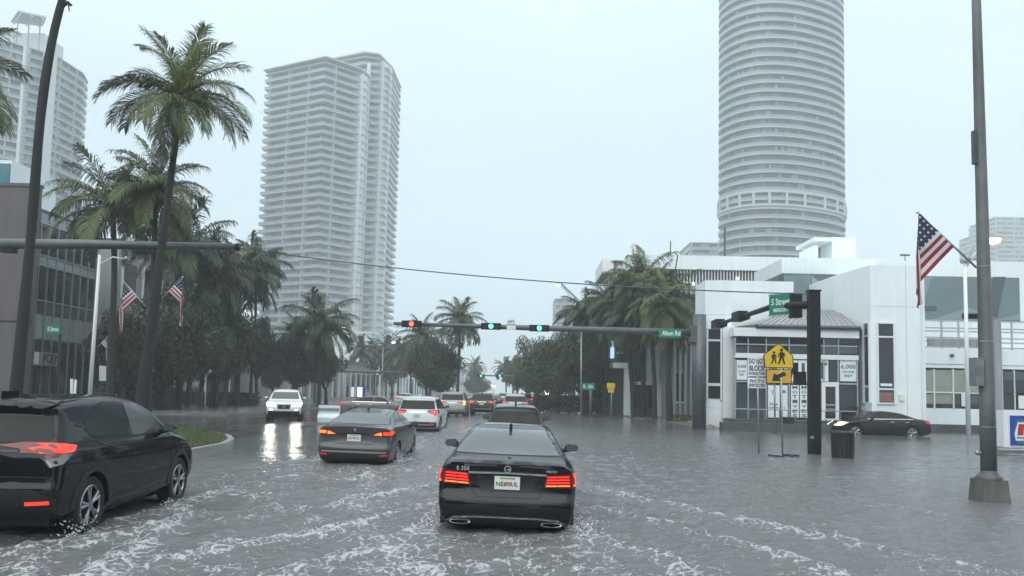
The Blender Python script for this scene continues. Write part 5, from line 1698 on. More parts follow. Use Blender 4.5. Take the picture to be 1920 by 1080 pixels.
# antennas and roof lamp
def rod(name, label, cat, p, q, r=.05, m='metal_dark', group=None):
    o = MB().tube([Vector(p), Vector(q)], r, 6).build(name, M[m]); return prop(o, label, cat, group)
for (px, y0_, y1_, lb) in ((1187, 466, 500, 'thin roof antenna left of the palm crowns'), (1207, 470, 500, 'short thin roof antenna between the palm crowns'),
                           (1257, 452, 480, 'short stubby antenna on the white roof right of the palms')):
    z0_ = zat(px, 484, YB + 3); rod('roof_antenna', lb, 'antenna', (W(px, 484, YB + 3).x, YB + 3, z0_ - .3), (W(px, 484, YB + 3).x, YB + 3, zat(px, y0_, YB + 3)), .05)
rod('roof_antenna', 'tall dark pole in front of the left side of the rounded tower', 'antenna', (W(1359, 484, 64).x, 64, zat(1359, 486, 64)), (W(1359, 484, 64).x, 64, zat(1359, 426, 64)), .08)
rod('roof_antenna', 'slanted antenna rod leaning over the white roof band', 'antenna', W(1262, 530, 60), W(1271, 478, 60), .05)
rl_ = empty('roof_lamp', label='small T shaped floodlight mast on the white roof left of the flag', cat='lamp')
q = W(1697, 490, 50)
MB().tube([(q.x, 50, q.z - .6), (q.x, 50, zat(1697, 479, 50))], .03, 6).build('pole', M['metal_dark'], rl_)
MB().box(q.x - .3, q.x + .3, 49.95, 50.05, zat(1697, 480, 50), zat(1697, 477, 50)).build('lamp_bar', M['metal_dark'], rl_)
# tower crane far off
cr_ = empty('tower_crane', label='faint crane jib slanting in the haze left of the palm crowns', cat='crane')
MB().tube([W(1052, 532, 350), W(1083, 562, 350)], .5, 4).build('jib', M['t_dark'], cr_)
MB().tube([W(1083, 562, 350), Vector((W(1083, 562, 350).x, 350, 0))], .7, 4).build('mast', M['t_dark'], cr_)

# pavements
def pave(label_name, x0, x1, y0, y1, z1, m='pavement'):
    o = MB().box(x0, x1, y0, y1, -.5, z1).build(label_name, M[m]); prop(o, kind='structure'); return o
pave('pavement', 9.6, 30, 46, 58, .03)
pave('pavement', 8.4, 60, 58, 140, .06)
pave('pavement', 9.5, 60, 141, 860, .06)
pave('pavement', -70, -17.0, 44.5, 140, .15)
pave('pavement', -70, -17.0, 141, 860, .15)
for i, (px, n) in enumerate(((1236, 'yellow'),)):
    g0, g1 = W(1290, 790, 52), W(1338, 793, 52)
    k = MB().box(g0.x, g1.x, 51.6, 52.2, -.3, .12).build('kerb', mat('kerb_yellow', (.45, .30, .18), .5, var=.2)); prop(k, kind='structure')
fb = empty('flower_bed', label='low reddish plants along the kerb left of the white building', cat='planting')
g0, g1 = W(1262, 785, 54).x, W(1340, 785, 54).x
fl = MB()
for i in range(900):
    x = RNG.uniform(g0, g1); y = RNG.uniform(53.2, 55); z = RNG.uniform(0.05, .42); s_ = RNG.uniform(.04, .09); a = RNG.uniform(0, 6.28)
    fl.quad((x, y, z), (x + s_ * math.cos(a), y + s_ * math.sin(a), z + s_ * .4), (x + s_ * .3, y, z + s_ * 1.3))
fo_ = fl.build('foliage', leafmat('red_plant', (.10, .03, .02), (.06, .09, .03)), fb); fo_['kind'] = 'stuff'
MB().box(g0, g1, 53.2, 55, -.2, .06).build('soil', M['soil'], fb)

# joints, downpipes, conduit and stains give the render walls their scale
def vstrip(px, py0, py1, Y, w_=.02, d=.006, m='gray_wall', name='wall_joint'):
    x = W(px, (py0 + py1) / 2, Y - d).x
    MB().box(x - w_ / 2, x + w_ / 2, Y - d, Y, zat(px, py1, Y), zat(px, py0, Y)).build(name, M[m], wb)
def hstrip(px0, px1, py, Y, w_=.02, d=.006, m='gray_wall', name='wall_joint'):
    z = zat((px0 + px1) / 2, py, Y)
    MB().box(W(px0, py, Y).x, W(px1, py, Y).x, Y - d, Y, z - w_ / 2, z + w_ / 2).build(name, M[m], wb)
M['joint'] = mat('joint', (.40, .44, .45), .6)
for py in (575,): hstrip(1634, 1734, py, 42.0, m='joint')
vstrip(1700, 498, 800, 42.0, m='joint')
hstrip(1323, 1371, 590, 43.5, m='joint'); hstrip(1323, 1371, 765, 43.5, m='joint')
vstrip(1730, 500, 800, 42.0, .09, .09, 'white_trim', 'downpipe')
vstrip(1848, 656, 690, 46.0, .05, .05, 'alu', 'conduit')
hstrip(1736, 1735 + 200, 684, 46.0, .03, .03, 'alu', 'conduit')
M['damp'] = mat('damp_stain', (.42, .45, .44), .5, var=.25, scale=3, streak=.3)
rs = np.random.default_rng(12)
sb = MB()
def stainband(x0, x1, Y, z0, h, n=60):
    k = len(sb.v)
    for i in range(n + 1):
        x = x0 + (x1 - x0) * i / n
        hh = h * (.55 + .45 * float(fbm(np.array([x * 2.2]), np.array([Y]), 9, 3)[0]) * 1.6)
        sb.v += [(x, Y - .004, z0), (x, Y - .004, z0 + hh)]
    for i in range(n): sb.f.append((k + 2 * i, k + 2 * i + 2, k + 2 * i + 3, k + 2 * i + 1)); sb.m.append(0)
stainband(pB[1].x + .02, pB[2].x - .02, 42.0, -.2, .42)
stainband(xA0 + .02, xdiv - .02, 43.5, -.2, .40)
o = sb.build('damp_stain', M['damp'], wb); o['kind'] = 'stuff'
for (px, py, w_, h_) in ((1690, 745, .25, .35), (1360, 700, .14, .2)):
    Yq = 42.0 if px > 1500 else 43.5
    q = W(px, py, Yq); MB().box(q.x - w_ / 2, q.x + w_ / 2, Yq - .1, Yq, q.z - h_ / 2, q.z + h_ / 2).build('service_box', M['white_trim'], wb)
# ------------------------------------------------------------------ palms
def frond_mesh(e0, e1, ns, seed, wl=1.0, L=1.0, mats=('leaf_palm', 'rachis'), hang=0.5, leaf=0.27):
    rs = np.random.default_rng(seed)
    b = MB()
    n = ns
    pts = []; tang = []
    p = Vector((0, 0, 0)); side_w = rs.uniform(-.12, .12)
    for i in range(n + 1):
        t_ = i / n
        e_ = e0 + (e1 - e0) * (t_ ** 1.25)
        d = Vector((math.cos(e_), side_w * t_, math.sin(e_))).normalized()
        pts.append(p.copy()); tang.append(d); p = p + d * (L / n)
    b.cur = 1
    idx = list(range(0, n + 1, max(1, n // 8)))
    b.tube([pts[i] for i in idx], [0.013 * (1 - .8 * i / n) + .0015 for i in idx], 4, False)
    b.cur = 0
    for i in range(2, n + 1):
        t_ = i / n
        ln = leaf * L * (math.sin(math.pi * (0.10 + 0.84 * t_)) ** .55) * rs.uniform(.8, 1.1)
        T = tang[i]
        S = T.cross(Vector((0, 0, 1))).normalized() if abs(T.z) < .98 else Vector((0, 1, 0))
        U = S.cross(T).normalized()
        for sd in (-1, 1):
            if rs.random() < .06: continue
            base = pts[i]
            d0 = (S * sd * (1 - .35 * t_) + T * (.55 + .5 * t_) + U * rs.uniform(.05, .35)).normalized()
            g = Vector((0, 0, -1))
            hg = hang * rs.uniform(.6, 1.4)
            p1 = base + d0 * ln * .45
            d1 = (d0 + g * hg).normalized()
            p2 = p1 + d1 * ln * .35
            d2 = (d1 + g * hg * 1.3).normalized()
            p3 = p2 + d2 * ln * .30
            w = .0062 * wl * L
            wv = T.cross(d0).cross(d0).normalized() * w
            if wv.length < 1e-6: wv = T * w
            k = len(b.v)
            b.v += [tuple(base - wv * .6), tuple(base + wv * .6), tuple(p1 - wv), tuple(p1 + wv), tuple(p2 - wv * .8), tuple(p2 + wv * .8), tuple(p3)]
            for q in ((k, k + 1, k + 3, k + 2), (k + 2, k + 3, k + 5, k + 4), (k + 4, k + 5, k + 6)):
                b.f.append(q); b.m.append(0)
    me = b.mesh('frond', [M[m] for m in mats])
    return me


ELEV = [(82, 40), (68, 5), (52, -22), (34, -48), (16, -66), (-5, -80), (-30, -86), (-58, -88)]
FR = {}
def fronds(kind, k):
    key = (kind, k)
    if key not in FR:
        e0, e1 = ELEV[k]
        if kind == 'fine': FR[key] = [frond_mesh(R(e0), R(e1), 84, 100 + k * 3 + s_, .80, 1, hang=.75, leaf=.30) for s_ in range(2)]
        elif kind == 'young': FR[key] = [frond_mesh(R(e0), R(e1), 76, 150 + k * 3 + s_, .85, 1, mats=('leaf_young', 'rachis'), hang=.5) for s_ in range(2)]
        elif kind == 'mid': FR[key] = [frond_mesh(R(e0), R(e1), 52, 200 + k * 3 + s_, 1.25, 1, mats=('leaf_palm', 'rachis_dark'), hang=.9, leaf=.32) for s_ in range(2)]
        elif kind == 'dark': FR[key] = [frond_mesh(R(e0), R(e1), 46, 300 + k * 3 + s_, 1.5, 1, mats=('leaf_mid', 'rachis_dark'), hang=1.0, leaf=.33) for s_ in range(2)]
        else: FR[key] = [frond_mesh(R(e0), R(e1), 24, 400 + k * 3 + s_, 3.2, 1, mats=('leaf_mid', 'rachis_dark'), hang=.55) for s_ in range(2)]
    return FR[key]


def palm(label, trunk_pts, radii, r, kind='mid', plan=None, seed=0, group=None, bark='bark_palm', young=0):
    rs = np.random.default_rng(seed)
    base = Vector(trunk_pts[0])
    root = empty('palm_tree', tuple(base), label=label, cat='palm tree', group=group)
    # smooth the trunk line
    P_ = [Vector(p) - base for p in trunk_pts]
    pts = []; rr = []
    K = 24
    for i in range(K + 1):
        t_ = i / K * (len(P_) - 1); j = min(int(t_), len(P_) - 2); f_ = t_ - j
        a0 = P_[max(j - 1, 0)]; a1 = P_[j]; a2 = P_[j + 1]; a3 = P_[min(j + 2, len(P_) - 1)]
        q = 0.5 * ((2 * a1) + (-a0 + a2) * f_ + (2 * a0 - 5 * a1 + 4 * a2 - a3) * f_ ** 2 + (-a0 + 3 * a1 - 3 * a2 + a3) * f_ ** 3)
        pts.append(q); rr.append((radii[j] * (1 - f_) + radii[j + 1] * f_) * (1 + rs.uniform(-.06, .06)))
    MB().tube(pts, rr, 12).build('trunk', M[bark], root, True)
    top = pts[-1]
    MB().tube([top - Vector((0, 0, .5 * r * .3)), top + Vector((0, 0, .05 * r)), top + Vector((0, 0, .14 * r))], [rr[-1] * 1.05, rr[-1] * 1.6, rr[-1] * .5], 10).build('crownshaft', M['rachis_dark'], root, True)
    if plan is None:
        plan = []
        az0 = rs.uniform(0, 360)
        cnt = [(0, 2), (1, 3), (2, 4), (3, 5), (4, 5), (5, 5), (6, 4), (7, 2)]
        for k, n in cnt:
            for i in range(n): plan.append((az0 + 360 * i / n + rs.uniform(-22, 22) + k * 47, k))
    for i, (az, k) in enumerate(plan):
        kd = 'young' if young and i < young else kind
        me = fronds(kd, k)[int(rs.integers(0, 2))]
        o = link('frond', me, None, root)
        o.location = top + Vector((0, 0, rs.uniform(-.04, .08) * r))
        s_ = r * rs.uniform(.88, 1.1)
        o.scale = (s_, s_, s_)
        o.rotation_euler = (rs.uniform(-.18, .18), rs.uniform(-.1, .1), R(az))
    return root


def ppath(lst, Y):
    return [W(px, py, Y) for px, py in lst]


# the two near coconut palms
tp = [W(14, 890, 24.2), W(30, 735, 24), W(58, 440, 24), W(76, 220, 24), W(97, 80, 24), W(125, -30, 24), W(152, -120, 24)]
tp[0] = Vector((tp[0].x, 24.2, -.1))
pl = palm('tall leaning palm with a bare dark trunk crossing the left edge, crown above the photo', tp, [.27, .20, .145, .135, .125, .11, .10], 3.0, 'fine', seed=5,
     plan=[(0, 0), (120, 0), (240, 1), (20, 2), (80, 2), (150, 2), (215, 2), (290, 2), (50, 1), (330, 3), (180, 3), (100, 1)], young=2)
MB().tube([W(118, 12, 24) - tp[0], W(128, 4, 24) - tp[0], W(133, 10, 24) - tp[0]], .05, 6).build('flower_stalk', M['bark_palm'], pl)
MB().tube([W(128, 6, 24) - tp[0], W(130, 22, 24) - tp[0]], [.03, .015], 6).build('flower_stalk', M['bark_palm'], pl)

tp = [W(262, 830, 27), W(268, 745, 27), W(286, 600, 27), W(305, 450, 27), W(322, 320, 27), W(333, 235, 27), W(338, 185, 27)]
tp[0] = Vector((tp[0].x, 27, -.05))
main_plan = [(70, 0), (200, 0), (320, 0), (110, 1), (160, 1), (30, 1), (345, 1), (250, 1), (175, 2), (195, 3), (150, 2), (5, 3), (350, 4), (25, 4), (335, 3),
             (185, 4), (170, 4), (215, 4), (270, 5), (250, 6), (295, 6), (320, 5), (285, 7), (60, 4), (95, 3), (120, 4), (230, 7), (340, 5), (15, 5)]
palm('tall coconut palm with full crown standing on the grass island, flags on its trunk', tp, [.28, .25, .165, .135, .115, .10, .09], 2.75, 'fine', plan=main_plan, seed=11, young=11)

# palm list: label, crown px, crown py, Y, radius, base px, kind, trunk radius
PL = [
    ('bushy palm on the left, just right of the curtain wall building', 212, 392, 40, 3.4, 208, 'mid', .20),
    ('palm with spiky top right behind the flagged palm trunk', 293, 362, 34, 2.7, 280, 'mid', .15),
    ('palm between the flagged trunk and the arm end, droopy crown', 345, 470, 52, 3.8, 338, 'dark', .18),
    ('rounded palm crown just under the left arm end', 402, 520, 55, 3.8, 408, 'dark', .18),
    ('palm with dark crown left of the tall balcony tower base', 452, 520, 60, 3.6, 446, 'dark', .18),
    ('spiky small palm against the left edge of the balcony tower', 480, 500, 66, 3.2, 470, 'dark', .16),
    ('bushy palm in front of the balcony tower base, beside the lit lamp', 602, 612, 68, 3.8, 598, 'dark', .2),
    ('lower palm left of the bushy one before the tower base', 560, 640, 74, 3.2, 556, 'dark', .18),
    ('left one of the two palms rising at the red traffic light', 792, 634, 92, 3.4, 802, 'dark', .2),
    ('right one of the two palms above the signal arm', 862, 604, 88, 3.4, 858, 'dark', .2),
    ('far pale palm head in the gap of sky over the road', 890, 690, 190, 3.6, 890, 'far', .2),
    ('thin far palm left of the round dark tree', 678, 660, 128, 3.4, 675, 'far', .16),
    ('second thin far palm left of the round dark tree', 704, 664, 132, 3.4, 702, 'far', .16),
    ('slim far palm near the curb left of the round dark tree', 726, 655, 136, 3.6, 724, 'far', .16),
    ('far palm whose crown touches the round dark tree', 750, 668, 126, 3.4, 746, 'far', .16),
    ('leftmost of the droopy palms on the right pavement', 1098, 590, 70, 3.8, 1100, 'dark', .22),
    ('droopy palm under the brown canopy on the right', 1140, 566, 66, 4.0, 1134, 'dark', .26),
    ('droopy palm in the middle of the right cluster, tallest green crown', 1205, 528, 61, 4.4, 1206, 'mid', .22),
    ('droopy palm behind the green street name sign', 1250, 570, 54.5, 3.9, 1256, 'mid', .26),
    ('palm with a slim trunk left of the green street name sign', 1225, 560, 57, 3.8, 1228, 'dark', .20),
    ('short droopy palm low in the right cluster', 1178, 590, 60, 3.6, 1188, 'dark', .20),
    ('small far palm at the end of the right tree line', 947, 690, 150, 2.8, 950, 'far', .18),
    ('small far palm second from the end of the right tree line', 968, 706, 170, 2.8, 970, 'far', .18),
]
for i, (lb, cx, cy, Y, r, bx_, kd, tr) in enumerate(PL):
    tr *= .8
    if cx > 1090: r *= .80; cy += 4
    c_ = W(cx, cy, Y); b_ = W(bx_, 740, Y)
    base = Vector((b_.x, Y, 0.0)); top = Vector((c_.x, Y, c_.z))
    m1 = base.lerp(top, .33) + Vector((.0, 0, 0)); m2 = base.lerp(top, .66) + Vector((RNG.uniform(-.15, .15), 0, 0))
    plan = None
    if cx > 1080:      # heavy wet heads with everything hanging
        plan = []
        for k, n in ((0, 1), (1, 2), (2, 5), (3, 7), (4, 8), (5, 8), (6, 7), (7, 5)):
            a0 = RNG.uniform(0, 360)
            plan += [(a0 + 360 * j / n + RNG.uniform(-18, 18), k) for j in range(n)]
    palm(lb, [base, m1, m2, top], [tr * 1.25, tr, tr * .9, tr * .75], r, kd, plan, seed=30 + i)
# palm head reaching in from the left edge
palm('palm whose head reaches in from the left edge of the photo', [Vector((W(-120, 700, 20).x, 20, 0)), W(-116, 400, 20), W(-112, 135, 20)], [.24, .18, .14], 2.4, 'fine', seed=77,
     plan=[(0, 1), (10, 3), (-20, 4), (20, 5), (60, 2), (120, 2), (180, 3), (240, 3), (300, 3), (-8, 5), (90, 4), (270, 1)])

# ------------------------------------------------------------------ broad leaved trees
def crown_mesh(seed, ncl=46, nl=300, size=.034, flat=.62, m='leaf_dark'):
    rs = np.random.default_rng(seed)
    C_ = []
    while len(C_) < ncl:
        p = rs.uniform(-1, 1, 3)
        d = np.linalg.norm(p)
        if .35 < d < 1: C_.append(p * (.55 + .35 * rs.random()) / max(d, .55) * d)
    C_ = np.array(C_); C_[:, 2] *= flat
    C_[:, 2] = np.where(C_[:, 2] < -.32, -.32 + .2 * (C_[:, 2] + .32), C_[:, 2])
    V_ = []; 
    for c_ in C_:
        rad = rs.uniform(.17, .34)
        n = int(nl * (rad / .25) ** 2)
        d = rs.normal(size=(n, 3)); d /= np.linalg.norm(d, axis=1)[:, None]
        rr_ = rad * rs.random(n) ** .35
        p = c_ + d * rr_[:, None] * np.array([1, 1, .75])
        nr = d * .7 + rs.normal(size=(n, 3)) * .6 + np.array([0, 0, .35]); nr /= np.linalg.norm(nr, axis=1)[:, None]
        a = np.cross(nr, rs.normal(size=(n, 3))); a /= np.linalg.norm(a, axis=1)[:, None]
        b_ = np.cross(nr, a)
        s_ = size * rs.uniform(.6, 1.25, n)[:, None]
        V_.append(np.stack([p - a * s_, p - b_ * s_ * .5, p + a * s_, p + b_ * s_ * .5], 1))
    V_ = np.concatenate(V_).reshape(-1, 3)
    me = bpy.data.meshes.new('crown')
    me.vertices.add(len(V_)); me.vertices.foreach_set('co', V_.ravel())
    nf_ = len(V_) // 4
    me.loops.add(nf_ * 4); me.loops.foreach_set('vertex_index', np.arange(nf_ * 4, dtype=np.int32))
    me.polygons.add(nf_); me.polygons.foreach_set('loop_start', (np.arange(nf_) * 4).astype(np.int32)); me.polygons.foreach_set('loop_total', np.full(nf_, 4, np.int32))
    me.update(calc_edges=True)
    me.materials.append(M[m])
    return me, C_
CRW = [crown_mesh(s_, m=mm) for s_, mm in ((1, 'leaf_dark'), (2, 'leaf_mid'), (3, 'leaf_dark'), (4, 'leaf_mid'))]


def tree(label, cx, cy, rx, ry, Y, v=0, group=None, bx_=None, base_z=0.0):
    c_ = W(cx, cy, Y); k = F_PX / Y
    Rx, Rz = rx / k, ry / k
    me, cl = CRW[v % 4]
    bx = W(bx_ if bx_ else cx, 740, Y).x
    root = empty('broadleaf_tree', (bx, Y, base_z), label=label, cat='tree', group=group)
    cz = c_.z - base_z; off = Vector((c_.x - bx, 0, cz))
    o = link('crown', me, None, root); o.location = off; o.scale = (Rx, Rx * .9, Rz / .72)
    o.rotation_euler = (0, 0, RNG.uniform(0, 6.28) if v < 90 else 0)
    tr = max(.16, Rx * .055)
    fork = Vector((off.x * .3, 0, max(1.6, cz - Rz * .85)))
    MB().tube([(0, 0, -.2), (RNG.uniform(-.1, .1), 0, fork.z * .5), tuple(fork)], [tr * 1.4, tr, tr * .9], 10).build('trunk', M['bark'], root, True)
    mt = o.rotation_euler.to_matrix()
    for j in RNG.choice(len(cl), 7, replace=False):
        q = mt @ Vector(cl[j]); q = off + Vector((q.x * Rx, q.y * Rx * .9, q.z * Rz / .72))
        mid = fork.lerp(q, .5) + Vector((0, 0, -.1 * Rz))
        MB().tube([tuple(fork), tuple(mid), tuple(q)], [tr * .55, tr * .35, tr * .12], 6).build('limb', M['bark'], root, True)
    return root


TR = [
    ('big dark tree behind the two flags on the left', 325, 628, 112, 112, 50, 0, 315),
    ('dark tree between the white lamp pole and the flagged palm', 228, 655, 80, 95, 47, 2, 232),
    ('dark tree right of the flagged palm trunk, trunk bare below', 415, 632, 92, 112, 56, 0, 400),
    ('thin leaved dark tree at the foot of the balcony tower, left side', 482, 650, 46, 75, 66, 2, 480),
    ('broad dark tree above the oncoming white car', 562, 672, 76, 66, 70, 0, 545),
    ('dark tree right of the one above the oncoming white car', 608, 690, 40, 48, 78, 2, 612),
    ('round dark tree in the median under the red traffic light', 822, 688, 76, 60, 78, 0, 842),
    ('gray green tree beyond the round dark one, left of it', 770, 672, 36, 42, 120, 1, 770),
    ('far tree mass at the end of the left colonnade', 735, 690, 46, 40, 150, 3, 735),
    ('faint far tree under the pale palm head over the road', 898, 722, 34, 22, 190, 1, 898),
    ('far tree standing behind the twin palms', 806, 668, 46, 38, 112, 3, 806),
    ('nearest dark tree left of the droopy palms on the right', 1092, 692, 58, 86, 66, 2, 1094),
    ('large round tree in the right tree line, second nearest', 1048, 690, 72, 78, 74, 1, 1046),
    ('dark tree in the right tree line, third nearest', 1002, 690, 60, 70, 92, 1, 1006),
    ('small far tree ending the right tree line', 966, 702, 26, 40, 125, 3, 972),
    ('dark tree filling the gap behind the gray palm trunks right', 1132, 690, 46, 74, 74, 2, 1122),
    ('small dark tree just left of the oncoming white car', 512, 705, 34, 42, 80, 2, 512),
    ('dark leafy tree at left beyond the white lamp pole', 160, 690, 56, 60, 56, 2, 160),
]
for i, (lb, cx, cy, rx, ry, Y, v, bx_) in enumerate(TR):
    tree(lb, cx, cy, rx, ry, Y, v, bx_=bx_, base_z=0)
# row of bare pale trunks under the left trees
for i, px in enumerate((300, 330, 352, 375, 396, 422, 440)):
    Y = 52 + i * 2.2; q = W(px, 740, Y); ztp = zat(px, 660, Y)
    palm(['slender bare trunk just right of the flagged palm, first of the shaded row', 'second slender bare trunk of the row right of the flagged palm', 'third slender bare trunk in the shade of the dark left trees', 'middle slender bare trunk of the row under the dark left trees', 'slender bare trunk with a pale gap on its left, under the dark trees', 'next to last slender bare trunk of the row, towards the white car', 'last slender bare trunk of the row, nearest the oncoming white car'][i], [Vector((q.x, Y, 0)), Vector((q.x + .1, Y, ztp * .5)), Vector((q.x + RNG.uniform(-.3, .3), Y, ztp))], [.22, .18, .15], 2.2, 'far', seed=90 + i,
         group='bare trunks below the left trees', bark='bark_pale', plan=[(0, 2), (70, 3), (150, 3), (210, 2), (290, 3), (330, 4), (110, 4), (250, 4)])
# low hedge masses
def hedge(label, px0, px1, pyt, Y, d=2.5, n=2600, m='leaf_dark'):
    a, b_ = W(px0, 740, Y).x, W(px1, 740, Y).x; zt_ = zat((px0 + px1) / 2, pyt, Y)
    rs = np.random.default_rng(int(px0)); V_ = []
    p = np.stack([rs.uniform(a, b_, n), rs.uniform(Y, Y + d, n), rs.uniform(0, 1, n) ** .7 * zt_], -1)
    hh = zt_ * (.75 + .5 * fbm(p[:, 0] * .8, p[:, 1], 5, 3)); p[:, 2] = np.minimum(p[:, 2], hh)
    nr = rs.normal(size=(n, 3)); nr /= np.linalg.norm(nr, axis=1)[:, None]
    u = np.cross(nr, rs.normal(size=(n, 3))); u /= np.linalg.norm(u, axis=1)[:, None]; w_ = np.cross(nr, u); s_ = .16
    V_ = np.stack([p - u * s_, p - w_ * s_ * .6, p + u * s_, p + w_ * s_ * .6], 1).reshape(-1, 3)
    me = bpy.data.meshes.new('hedge'); me.from_pydata([tuple(v) for v in V_], [], [tuple(range(4 * i, 4 * i + 4)) for i in range(n)]); me.materials.append(M[m])
    root = empty('hedge', (0, 0, 0), label=label, cat='hedge')
    o = link('foliage', me, None, root); o['kind'] = 'stuff'
hedge('dark hedge filling the shade under the left trees', 190, 300, 700, 49.5)
hedge('low hedge along the far left pavement', 300, 470, 735, 63)
hedge('dark hedge below the right tree line', 1000, 1108, 742, 70)
hedge('tall dark shrubs between the green board and the small yellow sign', 1106, 1142, 716, 71.5, 2.5, 2600)

# unseen trees and blocks added behind the camera to darken the wet cars' reflections
for i, (x, y, lb) in enumerate(((-13, -16, 'unseen dark tree added behind the camera for car reflections, left, nearer one'), (-14, -32, 'unseen dark tree added behind the camera for car reflections, left, farther one'), (12, -14, 'unseen dark tree added behind the camera for car reflections, right, nearer one'),
                            (13, -30, 'unseen dark tree added behind the camera for car reflections, right, farther one'), (-2, -44, 'unseen dark tree added behind the camera for car reflections, in the median'))):
    root = empty('broadleaf_tree', (x, y, 0), label=lb, cat='tree')
    me, cl = CRW[(i * 2) % 4]
    o = link('crown', me, None, root); o.location = (0, 0, 5.6); o.scale = (7.5, 7.5, 6.5)
    MB().tube([(0, 0, -.2), (0, 0, 3.4)], [.4, .3], 10).build('trunk', M['bark'], root, True)
row_building('unseen gray office block added behind the camera for car reflections, left side', -22, -54, -6, 13, 'gray_wall', 8, floors=3)  # both blocks are added out of view for paint and glass to mirror
row_building('unseen brown office block added behind the camera for car reflections, right side', 36, -54, -8, 12, 'brown_stucco', 8, floors=3)
# ------------------------------------------------------------------ street furniture
M['flag_red'] = mat('flag_red', (.26, .02, .035), .8, var=.12, scale=6)
M['flag_white'] = mat('flag_white', (.60, .60, .60), .8, var=.06, scale=6)
M['flag_blue'] = mat('flag_blue', (.02, .03, .07), .8, var=.1, scale=6)
M['lit_red'] = mat('signal_red', (.8, .05, .03), .3, emit=(1, .06, .03), estr=3)
M['lit_green'] = mat('signal_green', (.1, .8, .6), .3, emit=(.08, 1.0, .52), estr=1.6)
M['lamp_glow'] = mat('lamp_glow', (1, .9, .6), .3, emit=(1.0, .62, .20), estr=3.2)
M['lamp_cool'] = mat('lamp_cool', (1, 1, .9), .3, emit=(1.0, .98, .9), estr=3.0)
M['lit_sign'] = mat('lit_sign', (.9, .9, .9), .3, emit=(.95, 1, 1), estr=1.2)
M['lens_off'] = mat('lens_off', (.03, .03, .03), .2)


def flag(label, base, tip, hoist, fly, side, Y, thick=.03, rodr=.02, group=None, seed=0):
    """flag on a slanting rod; side -1: cloth falls to the lower left"""
    root = empty('flag', tuple(base), label=label, cat='flag', group=group)
    base = Vector(base); tip = Vector(tip)
    MB().tube([Vector((0, 0, 0)), tip - base], rodr, 8).build('flag_pole', M['alu'], root, True)
    bl = bpy.data.meshes.new('x'); bpy.data.meshes.remove(bl)
    s0 = MB().lathe([(.001, -.03), (.035, 0), (.001, .035)], 8, tuple(tip - base)).build('pole_tip', M['chrome'], root, True)
    rd = (tip - base).normalized()
    perp = Vector((-rd.z, 0, rd.x)) if side < 0 else Vector((rd.z, 0, -rd.x))
    if perp.z > 0: perp = -perp
    nu, nv = 26, 44
    b = MB()
    rs = np.random.default_rng(seed)
    ph = rs.uniform(0, 6.28)
    xt = (tip - base).x
    for i in range(nu + 1):
        u = i / nu
        st = (tip - base) - rd * (hoist * u + .04)
        dist = abs(st.x - xt) / max(.15, abs(perp.x))
        for j in range(nv + 1):
            v = j / nv; L_ = v * fly * (1 - .05 * u)
            a = min(L_, dist); r_ = L_ - a
            blend = .12
            x = st.x + perp.x * a; z = st.z + perp.z * a - r_
            gather = min(1, r_ / (fly * .4)) if r_ > 0 else 0
            fold = math.sin(u * 16 + ph) * .05 * gather + math.sin(u * 7 + v * 5 + ph) * .03 * min(1, v * 3)
            y = fold + (u - .5) * .02
            x += math.sin(u * 13 + v * 4 + ph) * .022 * (.2 + gather) + side * .03 * gather * math.sin(u * 9)
            b.v.append((x, y - .02, z))
    for i in range(nu):
        for j in range(nv):
            k = i * (nv + 1) + j
            b.f.append((k, k + 1, k + nv + 2, k + nv + 1))
            stripe = i // 2
            if i < 14 and j < nv * .40:
                star = (i % 3 == 1) and (j % 3 == 1)
                b.m.append(2 if not star else 1)
            else: b.m.append(0 if stripe % 2 == 0 else 1)
    me = b.mesh('cloth', [M['flag_red'], M['flag_white'], M['flag_blue']])
    o = link('cloth', me, None, root, True)
    sd_ = o.modifiers.new('thickness', 'SOLIDIFY'); sd_.thickness = .004
    return root


# concrete light pole on the right with its flag
g = G(1855, 940)
YP = 14.4
cp = empty('utility_pole', (W(1855, 930, YP).x, YP, 0), label='tall weathered gray light pole on a concrete base, right side, flag bracket on it', cat='pole')
loc = cp.location
xb = loc.x
top = W(1828, -60, YP)
pts = [Vector((0, 0, .45)), Vector((W(1843, 450, YP).x - xb, 0, W(1843, 450, YP).z)), Vector((top.x - xb, 0, top.z + 1.5))]
pp = [pts[0].lerp(pts[1], t_) for t_ in (0, .33, .66)] + [pts[1].lerp(pts[2], t_) for t_ in (0, .5, 1)]
MB().tube(pp, [.135, .128, .118, .108, .088, .065], 20).build('pole', M['concrete_pole'], cp, True)
fb_ = MB(); w0, w1 = .27, .215
b0 = [(-w0, -w0), (w0, -w0), (w0, w0), (-w0, w0)]; b1 = [(-w1, -w1), (w1, -w1), (w1, w1), (-w1, w1)]
fb_.v = [(x, y, -.3) for x, y in b0] + [(x, y, .40) for x, y in b1]; fb_.f = [(0, 1, 5, 4), (1, 2, 6, 5), (2, 3, 7, 6), (3, 0, 4, 7), (4, 5, 6, 7)]; fb_.m = [0] * 5
fb_.build('base_block', M['concrete'], cp)
MB().lathe([(.23, .40), (.23, .43), (.19, .47), (.155, .50), (.137, .56)], 16).build('base_flange', M['metal_dark'], cp, True)
q = W(1832, 700, YP)
MB().box(q.x - xb - .09, q.x - xb + .06, -.12, .10, W(1832, 724, YP).z, W(1832, 671, YP).z).build('meter_box', M['galv'], cp)
q = W(1825, 262, YP)
MB().box(q.x - xb - .02, q.x - xb + .04, -.06, .04, W(1825, 308, YP).z, W(1825, 246, YP).z).build('clamp_box', M['metal_dark'], cp)
